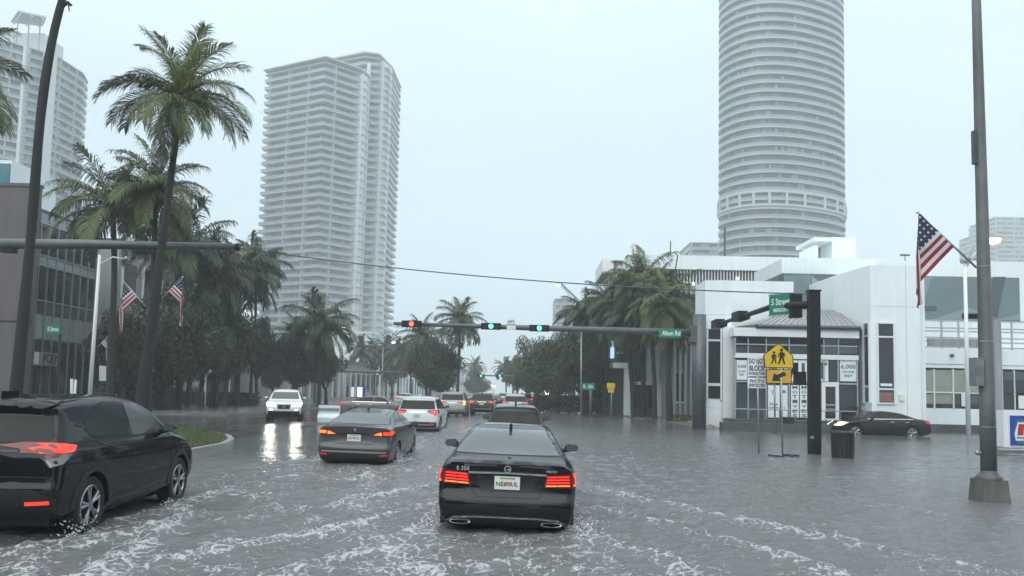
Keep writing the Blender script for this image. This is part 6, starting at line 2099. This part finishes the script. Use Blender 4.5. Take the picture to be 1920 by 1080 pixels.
for py in (500, 640, 800):
    q = W(1850, py, YP)
    t_ = (q.z - pp[0].z) / (pp[3].z - pp[0].z); xx = pp[0].x + (pp[3].x - pp[0].x) * t_
    MB().lathe([(.135 - .027 * t_ + .006, -.012), (.135 - .027 * t_ + .006, .012)], 20, (xx, 0, q.z)).build('steel_band', M['galv'], cp, True)
gd = MB().tube([W(1834, 849, YP) - loc, W(1842, 849, YP) - loc], .03, 8); gd.lathe([(.001, -.03), (.045, -.02), (.045, .03), (.001, .04)], 10, tuple(W(1832, 849, YP) - loc), 'x')
gd.build('hose_fitting', M['galv'], cp, True)
flag('large American flag hanging from the slanted rod on the weathered light pole', W(1831, 502, YP - .05), W(1720, 398, YP - .05), .88, 1.52, -1, YP, seed=3)
# flags on the palm
flag('American flag left of the palm trunk, cloth falling to the left', W(273, 575, 26.7), W(232, 528, 26.7), .74, 1.62, -1, 26.7, seed=4)
flag('American flag right of the palm trunk, cloth folded nearly closed', W(303, 560, 26.7), W(343, 519, 26.7), .70, 1.55, 1, 26.7, seed=9)
flag('small distant American flag by the double sign at left', W(182, 652, 44), W(203, 630, 44), .55, 1.3, 1, 44, seed=6)

# ---- black signal mast on the right
YS = 25.4
sm_ = empty('signal_mast', (W(1527, 850, YS).x, YS, 0), label='thick black signal mast standing in the water in front of the glass entrance', cat='traffic signal')
lx = sm_.location.x
zt = zat(1520, 547, YS); hw = .165
MB().box(-hw, hw, -hw, hw, -.3, zt).build('post', M['black_metal'], sm_)
MB().box(-hw - .03, hw + .03, -hw - .03, hw + .03, zt, zt + .05).build('post_cap', M['black_metal'], sm_)
xa = 9.25
za = zat(1500, 571, YS)
yend = 37.0
arm = [Vector((-.1, 0.05, za)), Vector((-.35, 3.0, za + .28)), Vector((-.4, yend - YS, za + .30))]
MB().tube(arm, [.14, .11, .07], 10).build('arm', M['black_metal'], sm_, True)
for (yy, nm) in ((7.2, 0), (10.8, 1)):
    hd = MB().box(-.62, -.22, yy - .52, yy + .52, za + .12, za + .50).build('signal_head', M['black_metal'], sm_)
    for k in range(3):
        MB().lathe([(.15, 0), (.15, .12), (.001, .12)], 12, (-.22, yy - .34 + .34 * k, za + .31), 'x').build('visor', M['black_metal'], hd)
sbox = MB().box(-.22, .12, 1.35, 1.75, za - .28, za + .55).build('street_sign_box', M['black_metal'], sm_)
q0, q1 = W(1440, 575, YS + 1.9).x - lx, W(1468, 575, YS + 1.9).x - lx
sp = MB().box(-1.02, -.10, -.03, .03, -.36, .36).build('street_sign', M['green_sign'], sm_)
sp.location = (-.06, 1.5, za + .22); sp.rotation_euler = (0, 0, R(-50))
MB().box(-1.06, -.06, -.02, .035, -.40, -.36).build('sign_frame', M['alu'], sp)
MB().box(-1.06, -.06, -.02, .035, .36, .40).build('sign_frame', M['alu'], sp)
put_text(text_mesh('5 Street'), 'sign_lettering', M['sign_white'], sp, (-.56, -.036, .10), 0, width=.72, height=.24)
put_text(text_mesh('MERIDIAN'), 'sign_lettering', M['sign_white'], sp, (-.56, -.036, -.20), 0, width=.56, height=.13)
hd = pbox('pedestrian_signal', 'black_metal', sm_, 1493, 697, 1512, 722, YS, .0, .28)
hd.location = -sm_.location
hd2 = pbox('signal_visor', 'black_metal', hd, 1489, 680, 1497, 700, YS, .0, .24)
bt = MB().box(-hw - .02, -hw + .08, -hw - .03, -hw, zat(1527, 822, YS), zat(1527, 817, YS)).build('push_button', M['alu'], sm_)

# ---- school crossing sign and its neighbours
YC = 24.9
def at0(px, Y): return (W(px, 800, Y).x, Y, 0)
sc = empty('road_sign', at0(1463, YC), label='yellow pentagon school crossing sign with an orange arrow plate on a steel post', cat='road sign')
o0 = sc.location
def lp(px, py, Y=YC, dy=0): v = W(px, py, Y) - o0; return (v.x, dy, v.z)
MB().tube([lp(1467.5, 858), lp(1464, 690)], .032, 8).build('post', M['galv'], sc, True)
MB().tube([Vector(lp(1455, 800)) + Vector((0, .1, -.2)), Vector(lp(1454, 690)) + Vector((0, .1, 0))], .03, 8).build('post', M['galv'], sc, True)
def plate(name, m, pts, root, o_, Y, t=.02, dy=0.0):
    P_ = [W(a, b_, Y) - o_ for a, b_ in pts]; n = len(P_); b = MB()
    b.v = [(p.x, dy, p.z) for p in P_] + [(p.x, dy - t, p.z) for p in P_]
    b.f = [tuple(range(n)), tuple(reversed(range(n, 2 * n)))] + [(i, n + i, n + (i + 1) % n, (i + 1) % n) for i in range(n)]; b.m = [0] * (n + 2)
    o = b.build(name, M[m], root)
    bm = bmesh.new(); bm.from_mesh(o.data); bmesh.ops.recalc_face_normals(bm, faces=bm.faces); bm.to_mesh(o.data); bm.free()
    return o
pent = [(1459, 643), (1487, 667), (1488, 691), (1433, 690), (1430.5, 666)]
pn = plate('sign_panel', 'sign_black', pent, sc, o0, YC, .02)
cxp, cyp = 1459, 669
plate('sign_face', 'sign_yellow', [(cxp + (a - cxp) * .93, cyp + (b_ - cyp) * .92) for a, b_ in pent], pn, o0, YC, .006, -.021)
def person(px, py, s_, flip=1):
    q = lambda a, b_: (px + a * s_ * flip, py + b_ * s_)
    b = MB(); c_ = W(px, py, YC) - o0
    parts = [[q(-2.2, -6.5), q(2.6, -6.5), q(3.2, 1.5), q(-2.4, 1.5)],
             [q(-2.4, 1.0), q(.6, 1.0), q(-2.6, 10.5), q(-4.6, 10.0)], [q(0, 1.0), q(3.1, 1.0), q(5.6, 10.2), q(3.4, 10.8)],
             [q(-2.0, -6.0), q(-3.4, -5.0), q(-4.8, 0), q(-3.6, .6)], [q(2.4, -6.0), q(4.0, -4.6), q(5.6, -.6), q(4.4, .2)],
             [q(2.5, -5.5), q(4.6, -5.2), q(4.8, -1.5), q(2.8, -1.2)]]
    hd_ = [q(.3 + 2.3 * math.cos(a), -9.4 + 2.4 * math.sin(a)) for a in np.linspace(0, 2 * math.pi, 11)[:-1]]
    for i, pts_ in enumerate(parts + [hd_]):
        P_ = [W(a, b_, YC) - o0 for a, b_ in pts_]; n = len(P_); k = len(b.v); dy = -.029 - i * .0008
        b.v += [(p.x, dy, p.z) for p in P_] + [(p.x, dy - .003, p.z) for p in P_]
        b.f += [tuple(range(k + n, k + 2 * n))] + [(k + i_, k + (i_ + 1) % n, k + n + (i_ + 1) % n, k + n + i_) for i_ in range(n)]; b.m += [0] * (n + 1)
    o = b.build('pictogram', M['sign_black'], pn)
person(1451, 671, 1.05, -1); person(1464.5, 669, 1.35, 1)
ar = plate('arrow_plate', 'sign_black', [(1436, 692), (1484, 692.5), (1484, 720), (1436, 719.5)], sc, o0, YC, .02)
plate('sign_face', 'sign_orange', [(1437.5, 693.5), (1482.5, 694), (1482.5, 718.5), (1437.5, 718)], ar, o0, YC, .006, -.021)
plate('arrow', 'sign_black', [(1447, 714), (1451, 699), (1455.5, 703), (1470, 697), (1474, 703.5), (1460.5, 709), (1464, 714.5)], ar, o0, YC, .004, -.028)

db = empty('road_sign', at0(1423, 25.2), label='white sign reading DO NOT BLOCK INTERSECTION left of the school crossing sign', cat='road sign')
o1 = db.location
MB().tube([W(1423, 856, 25.2) - o1, W(1420, 680, 25.2) - o1], .03, 8).build('post', M['galv'], db, True)
pl_ = plate('sign_panel', 'sign_white', [(1402, 667.5), (1436, 668), (1436, 706), (1402, 705.5)], db, o1, 25.2, .02)
def txt(root, o_, Y, s_, px, py, wpx, hpx, m='sign_black', dy=-.024):
    c_ = W(px, py, Y) - o_; k = Y / F_PX
    put_text(text_mesh(s_), 'sign_lettering', M[m], root, (c_.x, dy, c_.z), 0, width=wpx * k, height=hpx * k)
txt(pl_, o1, 25.2, 'DO NOT', 1419, 677, 30, 10); txt(pl_, o1, 25.2, 'BLOCK', 1419, 690.5, 28, 10); txt(pl_, o1, 25.2, 'INTERSECTION', 1419, 700.5, 30, 5)
p2 = plate('sign_panel', 'sign_white', [(1402, 708), (1436, 708.5), (1436, 728), (1402, 727.5)], db, o1, 25.2, .02)
txt(p2, o1, 25.2, 'PHOTO', 1419, 714.5, 26, 6); txt(p2, o1, 25.2, 'ENFORCED', 1419, 722.5, 29, 6)

# bins
def bin_(label, px, pyb, pyt, wpx, Y):
    x = W(px, 830, Y).x; k = Y / F_PX; w_ = wpx * k / 2; zt_ = zat(px, pyt, Y)
    r_ = empty('litter_bin', (x, Y, 0), label=label, cat='bin')
    n = 18
    for i in range(n):
        a0 = 2 * math.pi * i / n
        cx_, cy_ = w_ * math.cos(a0), w_ * math.sin(a0)
        MB().tube([(cx_ * .93, cy_ * .93, -.2), (cx_, cy_, zt_ - .06)], .028, 4).build('slat', M['bin_black'], r_)
    MB().lathe([(w_ * .9, -.2), (w_ * .95, zt_ - .1)], 20).build('liner', M['bin_black'], r_, True)
    MB().lathe([(w_ * 1.02, zt_ - .09), (w_ * 1.06, zt_ - .07), (w_ * 1.04, zt_), (w_ * .5, zt_ + .01)], 20).build('rim', M['bin_black'], r_, True)
bin_('black slatted bin in the water right of the signal mast', 1580, 858, 808, 38, 24.1)
bin_('dark bin at the entrance step behind the school sign', 1478, 808, 782, 20, 41.2)
# signal base debris
db_ = MB()
for i in range(14):
    q = G(1445 + i * 4 + RNG.uniform(-2, 2), 855 + RNG.uniform(-1, 2)); db_.box(q.x - .05, q.x + .05, q.y - .03, q.y + .03, -.02, .03 + RNG.uniform(0, .03))
prop(db_.build('leaf_litter', M['bark']), kind='stuff')

# pedestrian signal post
ps = empty('pedestrian_signal_post', at0(1358, 45.5), label='white pedestrian signal post with a lit head left of the entrance steps', cat='traffic signal')
o2 = ps.location
MB().tube([W(1358, 802, 45.5) - o2, W(1357, 735, 45.5) - o2], .07, 10).build('post', M['white_trim'], ps, True)
h_ = MB().box(-.32, .30, -.25, .05, zat(1358, 736, 45.5), zat(1358, 721, 45.5)).build('signal_head', M['black_metal'], ps)
MB().box(-.03, .16, -.27, -.25, zat(1358, 732, 45.5), zat(1358, 723, 45.5)).build('lit_symbol', M['lit_sign'], h_)
MB().box(-.02, .28, -.10, .05, zat(1358, 760, 45.5), zat(1358, 752, 45.5)).build('push_button', M['white_trim'], ps)
# railing
rl2 = empty('railing', at0(1364, 44.2), label='low galvanised railing by the foot of the white block', cat='railing')
o3 = rl2.location
z0_, z1_ = zat(1364, 795, 44.2), zat(1364, 769, 44.2)
xa_, xb_ = W(1343, 780, 44.2).x - o3.x, W(1387, 780, 44.2).x - o3.x
MB().tube([(xa_, 0, z1_), (xb_, 0, z1_)], .03, 6).build('top_rail', M['galv'], rl2)
for i in range(9):
    x = xa_ + (xb_ - xa_) * i / 8
    MB().tube([(x, 0, -.2), (x, 0, z1_)], .02, 5).build('baluster', M['galv'], rl2)

# ---- far signal mast over the road
YF2 = 43.0
fm = empty('signal_mast', (W(1311, 780, YF2).x, YF2, 0), label='gray signal mast whose long arm spans the road with red and green lights', cat='traffic signal')
of = fm.location
MB().tube([Vector((0, 0, -.2)), Vector((0, 0, zat(1310, 590, YF2)))], [.38, .36], 14).build('post', M['mast_gray'], fm, True)
a0, a1, a2 = W(1300, 624, YF2) - of, W(1000, 615, YF2) - of, W(738, 606.5, YF2) - of
MB().tube([a0, a1, a2], [.20, .15, .09], 12).build('arm', M['mast_gray'], fm, True)
MB().box(-.55, .1, -.3, .3, zat(1300, 642, YF2), zat(1300, 611, YF2)).build('arm_joint', M['mast_gray'], fm)
def head(px, py, lit, Y=YF2, w_=1.10, h=.36, root=None, o_=None, which=1, mirror=False):
    root = root or fm; o_ = o_ or of
    c_ = W(px, py, Y) - o_
    hd = MB().box(c_.x - w_ / 2, c_.x + w_ / 2, -.30, -.10, c_.z - h / 2, c_.z + h / 2).build('signal_head', M['black_metal'], root)
    for k in range(3):
        x = c_.x + (k - 1) * w_ * .31
        on = (k == which)
        MB().lathe([(.13, -.02), (.13, 0), (.001, .0)], 14, (x, -.315, c_.z), 'y').build('lens', M[lit] if on else M['lens_off'], hd)
        MB().lathe([(.15, -.20), (.15, 0)], 14, (x, -.31, c_.z), 'y').build('visor', M['black_metal'], hd) if not on else None
    return hd
head(773, 608, 'lit_red', which=1); head(921, 612.5, 'lit_green', which=1); head(1011, 616, 'lit_green', which=1)
pz = plate('sign_panel', 'sign_white', [(950.5, 599), (967, 599.5), (967, 619), (950.5, 618.5)], fm, of, YF2, .03, -.3)
txt(pz, of, YF2, 'LEFT', 958.7, 604, 13, 4, dy=-.335); 
MB().box((W(950.5, 609, YF2) - of).x, (W(967, 609, YF2) - of).x, -.345, -.33, (W(958, 610.5, YF2) - of).z, (W(958, 608.5, YF2) - of).z).build('sign_stripe', M['plate_green'], pz)
sg_ = plate('street_sign', 'green_sign', [(1233, 617), (1275, 618), (1275, 634), (1233, 633)], fm, of, YF2, .05, -.3)
txt(sg_, of, YF2, 'Alton Rd', 1256, 625.5, 34, 9, 'sign_white', dy=-.356)

# ---- left signal arm and the wire
YL = 30.0
la = empty('signal_mast', (W(-160, 700, YL).x, YL, 0), label='gray signal arm reaching in from the left edge above the flags', cat='traffic signal')
ol = la.location
q0 = W(-160, 456, YL) - ol
MB().tube([Vector((0, 0, -.2)), Vector((0, 0, q0.z + .5))], .28, 14).build('post', M['mast_gray'], la, True)
MB().tube([q0, W(150, 458, YL) - ol, W(447, 463, YL) - ol], [.22, .19, .13], 14).build('arm', M['mast_gray'], la, True)
MB().tube([W(443, 463, YL) - ol, W(449, 463, YL) - ol], .145, 14).build('arm_cap', M['black_metal'], la, True)
MB().box(*(lambda a, b_: (a.x, b_.x, -.05, .3, b_.z, a.z))(W(2, 464, YL) - ol, W(24, 473, YL) - ol)).build('signal_head', M['black_metal'], la)
MB().box(*(lambda a, b_: (a.x, b_.x, -.05, .3, b_.z, a.z))(W(250, 466, YL) - ol, W(298, 474, YL) - ol)).build('signal_head', M['black_metal'], la)
A_, B_ = W(449, 465, YL), W(1512, 551, YS)
pts = []
for i in range(41):
    t_ = i / 40; p = A_.lerp(B_, t_); p.z -= 0.32 * 4 * t_ * (1 - t_); pts.append(p)
prop(MB().tube(pts, .022, 6).build('overhead_wire', M['metal_dark']), 'single thin overhead wire sagging across the sky from arm end to black mast', 'wire')

# ---- lamp poles
def lamp(label, base_px, Y, top_pt, arm_pt=None, r=.08, m='galv', lampm='lamp_cool', lr=.2, lit=True, base_z=0, second=None):
    b_ = Vector((W(base_px, 760, Y).x, Y, base_z)); t_ = W(*top_pt, Y)
    r_ = empty('street_lamp', tuple(b_), label=label, cat='street lamp')
    MB().tube([Vector((0, 0, -.2)), t_ - b_], [r * 1.2, r * .8], 10).build('pole', M[m], r_, True)
    h = t_
    if arm_pt:
        h = W(*arm_pt, Y)
        MB().tube([t_ - b_ - Vector((0, 0, .5)), (t_.lerp(h, .5) - b_), h - b_], r * .45, 6).build('lamp_arm', M[m], r_, True)
    c_ = h - b_
    hd_ = MB().lathe([(.001, .16), (lr * .8, .10), (lr, .0), (lr * .9, -.02)], 12, tuple(c_)).build('lamp_head', M['galv'], r_, True)
    if lit: MB().lathe([(lr * .9, -.02), (lr * .8, -lr * .5), (.001, -lr * .8)], 12, tuple(c_)).build('lamp_glass', M[lampm], hd_, True)
    return r_
r_ = lamp('white street lamp with a warm glowing head seen right of the weathered pole', 1815, 44.5, (1809, 488), (1861, 447), .11, 'white_trim', 'lamp_glow', .48)
for k, (a, b_) in enumerate((((1809, 500), (1826, 462)), ((1806, 485), (1833, 485)))):
    MB().tube([W(*a, 44.5) - r_.location, W(*b_, 44.5) - r_.location], .05, 6).build('lamp_arm', M['galv'], r_, True)
MB().lathe([(.2, -.1), (.24, 0), (.2, .15)], 12, tuple(W(1808, 490, 44.5) - r_.location)).build('bracket', M['galv'], r_, True)
lamp('bare white lamp pole leaning slightly beside the dark left buildings', 167, 37, (187, 478), (236, 486), .085, 'white_trim', lit=False, lr=.12)
lamp('lit lamp on a pale pole left of the round dark tree', 644, 84, (645, 612), None, .09, 'white_trim', 'lamp_cool', .28)
lamp('lit lamp on an arm between the twin palms and the tower', 716, 112, (718, 652), (738, 641), .07, 'galv', 'lamp_cool', .3)
lamp('lit lamp high beside the wire in front of the right palms', 1076, 80, (1078, 560), (1046, 533), .08, 'galv', 'lamp_cool', .28)
lamp('gray pole beside the green sign in the right tree line', 1090, 62, (1090, 627), None, .07, 'galv', lit=False, lr=.1)
lamp('short bent path lamp under the dark left trees', 385, 50, (386, 702), (394, 698), .05, 'galv', lit=False, lr=.1)
for i, (px, py, Y, s_) in enumerate(((925, 722, 150, .5), (845, 728, 120, .22), (1036, 737, 90, .18), (1044, 737, 88, .28))):
    lamp(['tiny white light far off above the beige car', 'tiny white light below the round dark tree', 'small globe light by the far right kerb, left of a pair', 'small globe light by the far right kerb, right of a pair'][i],
         px, Y, (px, py), None, .06, 'galv', 'lamp_cool', s_)
bs = empty('lit_panel', at0(1027, 88), label='bright white upright advertising panel by the far right kerb', cat='sign')
ob_ = bs.location
MB().box(-.55, .55, -.1, .1, 0, zat(1027, 727, 88)).build('case', M['metal_dark'], bs)
MB().box(-.42, .42, -.12, -.1, zat(1027, 741, 88), zat(1027, 728, 88)).build('lit_face', M['lit_sign'], bs)
bs = empty('lit_panel', at0(985, 120), label='small bright panel near the vanishing point right of the far cars', cat='sign')
MB().box(-.5, .5, -.1, .1, 0, zat(985, 735, 120)).build('case', M['metal_dark'], bs)
MB().box(-.42, .42, -.12, -.1, zat(985, 746, 120), zat(985, 736, 120)).build('lit_face', M['lit_sign'], bs)
bs = empty('lit_panel', at0(672, 118), label='bright bluish panel behind the taupe car under the colonnade', cat='sign')
MB().box(-1.6, .9, -.1, .1, 0, zat(672, 723, 118)).build('case', M['blue'], bs)
MB().box(-.3, .4, -.14, -.1, zat(672, 744, 118), zat(672, 726, 118)).build('lit_face', M['lit_sign'], bs)

# ---- far masts with green lights down the road
def far_mast(label, px_post, px_end, py, Y, heads, thick=.16):
    r_ = empty('signal_mast', (W(px_post, 740, Y).x, Y, 0), label=label, cat='traffic signal'); o_ = r_.location
    z = zat((px_post + px_end) / 2, py, Y)
    MB().tube([Vector((0, 0, 0)), Vector((0, 0, z + .4))], thick, 8).build('post', M['mast_gray'], r_, True)
    MB().tube([Vector((0, 0, z)), Vector((W(px_end, py, Y).x - o_.x, 0, z))], [thick, thick * .6], 8).build('arm', M['mast_gray'], r_, True)
    for px in heads: head(px, py, 'lit_green', Y, 1.15, .4, r_, o_)
far_mast('far signal mast with two green lights over the vanishing road', 962, 900, 704.5, 118, (902, 937))
far_mast('farther signal mast with a green light against the right trees', 984, 952, 706, 150, (968,))
far_mast('dark signal arm crossing in front of the left colonnade', 590, 764, 697, 84, ())
# green sign right, yellow sign right
def simple_sign(label, px, Y, panels, pole=True, cat='road sign', post_r=.05, m='mast_gray', pz0=0):
    r_ = empty('road_sign', at0(px, Y), label=label, cat=cat); o_ = r_.location
    ztop = min(p[2] for p in panels)
    MB().tube([Vector((0, 0.05, -.2)), Vector((0, 0.05, zat(px, ztop + 2, Y)))], post_r, 8).build('post', M[m], r_, True)
    for (m_, x0_, y0_, x1_, y1_, tx) in panels:
        p_ = plate('sign_panel', m_, [(x0_, y0_), (x1_, y0_ + .3), (x1_, y1_ + .3), (x0_, y1_)], r_, o_, Y, .04, -.02)
        if tx: txt(p_, o_, Y, tx, (x0_ + x1_) / 2, (y0_ + y1_) / 2, (x1_ - x0_) * .78, (y1_ - y0_) * .5, 'sign_white' if 'green' in m_ else 'sign_black', dy=-.064)
    return r_
simple_sign('green street name board on a dark post in the right tree line', 1107, 60, [('green_sign', 1090, 718, 1115, 731, '5 St')], post_r=.12)
simple_sign('small yellow school sign far off beside a palm trunk', 1146, 58, [('sign_yellow', 1138, 718, 1153, 728, ''), ('sign_yellow', 1140, 728.5, 1151, 736, '')], m='galv')
simple_sign('green street name sign hanging dark side left of the white lamp pole', 100, 34, [('green_sign', 88, 608, 115, 626, 'E Street')], m='black_metal', post_r=.05)
simple_sign('pair of gray sign backs on two thin posts behind the small flag', 196, 42, [('alu', 187, 686, 200, 714, ''), ('galv', 201, 681, 209, 712, '')], m='galv')
simple_sign('short white marker post at the edge of the left pavement', 135, 33, [('sign_white', 133, 710, 138, 738, '')], m='white_trim')
simple_sign('small orange sign at the far right kerb by the white panel', 1028, 80, [('sign_orange', 1025, 757, 1031, 763, '')], m='galv')
# station sign on the right edge
ms = empty('station_sign', at0(1925, 27), label='low white fuel station sign with blue panel and red M at the right edge', cat='sign')
om = ms.location
def mb_(name, m, px0, py0, px1, py1, y0, y1, root=ms):
    a, b_ = W(px0, py0, 27) - om, W(px1, py1, 27) - om
    return MB().box(a.x, b_.x, y0, y1, b_.z, a.z).build(name, M[m], root)
mb_('cabinet', 'white_trim', 1881, 769, 2060, 842, 0, .4)
bp_ = mb_('blue_panel', 'blue', 1893, 779, 2040, 838, -.03, 0)
mb_('panel_edge', 'sign_white', 1891, 777, 1893, 840, -.035, 0)
plate('emblem_outline', 'glass_teal', [(1906, 787), (1960, 787), (1972, 808), (1958, 832), (1906, 832), (1898, 811)], bp_, om, 27, .006, -.032)
plate('emblem_shape', 'sign_white', [(1907, 792), (1958, 792), (1968, 808), (1955, 826), (1903, 826), (1901, 813)], bp_, om, 27, .006, -.040)
plate('letter_m', 'red', [(1906, 816), (1908, 795), (1919, 795), (1925, 805), (1931, 795), (1941, 795), (1943, 816), (1933, 816), (1932, 803), (1925, 814), (1918, 803), (1917, 816)], bp_, om, 27, .006, -.048)
txt(bp_, om, 27, 'MARATHON', 1924, 821, 36, 4, 'sign_black', dy=-.05)
mb_('base_slab', 'concrete', 1872, 846, 2070, 853, -.3, .7)
mb_('base_foot', 'white_trim', 1884, 842, 2050, 847, .05, .35)

# barriers at the median nose on the left
br = empty('traffic_barrier', (W(617, 780, 45).x, 45, 0), label='low white traffic barrier left of the gray sedan roof', cat='barrier')
pf = [(-.28, -.02), (.28, -.02), (.24, .12), (.10, .30), (.08, .78), (-.08, .78), (-.10, .30), (-.24, .12)]
b = MB(); n = len(pf)
b.v = [(-.62, y, z) for y, z in pf] + [(.62, y, z) for y, z in pf]
b.f = [(i, (i + 1) % n, n + (i + 1) % n, n + i) for i in range(n)] + [tuple(reversed(range(n))), tuple(range(n, 2 * n))]; b.m = [0] * (n + 2)
o = b.build('barrier_body', M['white_wall'], br)
bm = bmesh.new(); bm.from_mesh(o.data); bmesh.ops.recalc_face_normals(bm, faces=bm.faces); bm.to_mesh(o.data); bm.free()
MB().box(-.6, .6, -.11, -.10, .45, .62).build('stripe', M['gray_wall'], br)
MB().box(-.64, -.60, -.12, .12, 0, .80).build('end_post', M['gray_wall'], br)

# ---- grass island
isl = [G(300, 797, .12), G(340, 799, .12), G(400, 807, .12), G(432, 814, .12), G(439, 821, .12), G(425, 829, .12), G(380, 837, .12), G(352, 842, .12), G(300, 862, .12), G(180, 905, .12)]
pol = [(p.x, p.y) for p in isl] + [(-22, 21), (-24, 34)]
pol = pol[::-1] if sum(pol[i][0] * pol[(i + 1) % len(pol)][1] - pol[(i + 1) % len(pol)][0] * pol[i][1] for i in range(len(pol))) < 0 else pol
kb = MB().prism(pol, -.25, .10).build('kerb', M['kerb']); kb['kind'] = 'structure'
inn = offset_poly(pol, -.20)
so_ = MB().prism(inn, 0, .13).build('island_soil', M['soil']); so_['kind'] = 'structure'
gb = MB(); rs = np.random.default_rng(3)
xs_ = [p[0] for p in inn]; ys2 = [p[1] for p in inn]
P_ = np.stack([rs.uniform(min(xs_), max(xs_), 90000), rs.uniform(min(ys2), max(ys2), 90000)], -1)
ins = poly_sdf(P_[:, 0], P_[:, 1], inn) < -.02
P_ = P_[ins][:42000]
n = len(P_); a = rs.uniform(0, 6.28, n); h = rs.uniform(.05, .13, n); lean = rs.uniform(-.05, .05, (n, 2)); w_ = .011
V_ = np.stack([np.stack([P_[:, 0] - w_ * np.cos(a), P_[:, 1] - w_ * np.sin(a), np.full(n, .12)], -1),
               np.stack([P_[:, 0] + w_ * np.cos(a), P_[:, 1] + w_ * np.sin(a), np.full(n, .12)], -1),
               np.stack([P_[:, 0] + lean[:, 0], P_[:, 1] + lean[:, 1], .12 + h], -1)], 1).reshape(-1, 3)
me = bpy.data.meshes.new('grass'); me.vertices.add(len(V_)); me.vertices.foreach_set('co', V_.ravel())
me.loops.add(n * 3); me.loops.foreach_set('vertex_index', np.arange(n * 3, dtype=np.int32)); me.polygons.add(n)
me.polygons.foreach_set('loop_start', (np.arange(n) * 3).astype(np.int32)); me.polygons.foreach_set('loop_total', np.full(n, 3, np.int32)); me.update(calc_edges=True)
me.materials.append(M['grass'])
prop(link('grass', me), kind='stuff')
# kerb line and markings on the left
def marking(name, pts, z=.045):
    P_ = [G(a, b_, z) for a, b_ in pts]
    o = MB().prism([(p.x, p.y) for p in P_], z - .004, z).build(name, M['marking'])
    bm = bmesh.new(); bm.from_mesh(o.data); bmesh.ops.recalc_face_normals(bm, faces=bm.faces); bm.to_mesh(o.data); bm.free()
    prop(o, kind='structure')
M['marking'] = mat('road_marking', (.5, .5, .48), .3, var=.3, scale=2)
# ---- far traffic down the road
def far_car(label, px, py, Y, pm, kind='suv', lit='tail_on', rz=0, group=None):
    x = W(px, 750, Y).x
    if kind == 'suv':
        c = suv('sport_utility_car', label, pm, 4.7, 1.9, 1.72, x, Y, -.02, rz=rz, res=.45, rails=False, group=group)
    else:
        c = side_sedan(label, pm, x, Y, -.02, rz, lights=False, res=.45, group=group)
    return c
far_car('dark sport utility car right of the beige one, red tail lights lit', 906, 755, 62, M['paint_darkgray'])
far_car('silver sport utility car seen over the roof of the dark gray one', 967, 752, 56, M['paint_silver'])
far_car('small dark sedan far ahead between the traffic lanes', 928, 748, 88, M['paint_black'], 'sedan')
far_car('small red tail lit car far ahead near the right lane', 985, 746, 96, M['paint_taupe'], 'suv')
far_car('tiny silver car in the distant queue at the left lane', 912, 744, 108, M['paint_silver'], 'suv')
far_car('tiny white car in the distant queue at the middle lane', 945, 742, 124, M['paint_white'], 'suv')
far_car('tiny gray sedan parked far off left of the colonnade', 830, 742, 118, M['paint_gray'], 'sedan')
far_car('white car parked far off right of the taupe sedan roof', 760, 744, 86, M['paint_white'], 'sedan')

# ---- splashes thrown up by the wheels
M['spray'] = mat('spray', (.75, .78, .80), .25, spec=.6)
def splash(cx, cy, n, sx, sy, sz, seed):
    rs = np.random.default_rng(seed); b = MB()
    for i in range(n):
        r_ = rs.random() ** 1.8
        p = Vector((cx + rs.normal() * sx, cy + rs.normal() * sy, .02 + sz * r_))
        s_ = rs.uniform(.003, .011)
        d = Vector(rs.normal(size=3)).normalized(); u = d.orthogonal().normalized(); w_ = d.cross(u)
        L_ = rs.uniform(1, 2.6)
        k = len(b.v)
        b.v += [tuple(p + u * s_), tuple(p + w_ * s_), tuple(p - u * s_), tuple(p - w_ * s_), tuple(p + d * s_ * L_), tuple(p - d * s_ * L_)]
        for q in ((0, 1, 4), (1, 2, 4), (2, 3, 4), (3, 0, 4), (1, 0, 5), (2, 1, 5), (3, 2, 5), (0, 3, 5)): b.f.append(tuple(k + i_ for i_ in q)); b.m.append(0)
    return prop(b.build('water_spray', M['spray']), kind='stuff')
splash(-5.22, 9.2, 110, .04, .14, .22, 1)
splash(-5.25, 11.7, 70, .04, .12, .08, 2)
splash(-3.0, 19.2, 260, .08, .25, .2, 3); splash(-2.98, 22.1, 220, .08, .25, .2, 4); splash(-4.98, 19.2, 160, .08, .3, .16, 5)
splash(.85, 10.4, 120, .08, .35, .09, 6); splash(-1.2, 10.4, 120, .08, .35, .09, 7)
splash(-3.5, 34.5, 260, .1, .3, .3, 8); splash(-5.6, 34.5, 200, .1, .3, .3, 9)
# ------------------------------------------------------------------ rain haze
hz = MB().box(-480, 480, -58, 920, -1.4, 205).mesh('haze')
hm = bpy.data.materials.new('haze_air'); hm.use_nodes = True
ht = hm.node_tree; ht.nodes.clear()
ho = ht.nodes.new('ShaderNodeOutputMaterial'); hv = ht.nodes.new('ShaderNodeVolumePrincipled')
hv.inputs['Color'].default_value = (0.93, 0.985, 1.0, 1)
hv.inputs['Density'].default_value = HAZE
ht.links.new(hv.outputs[0], ho.inputs['Volume'])
prop(link('haze', hz, hm), kind='stuff')
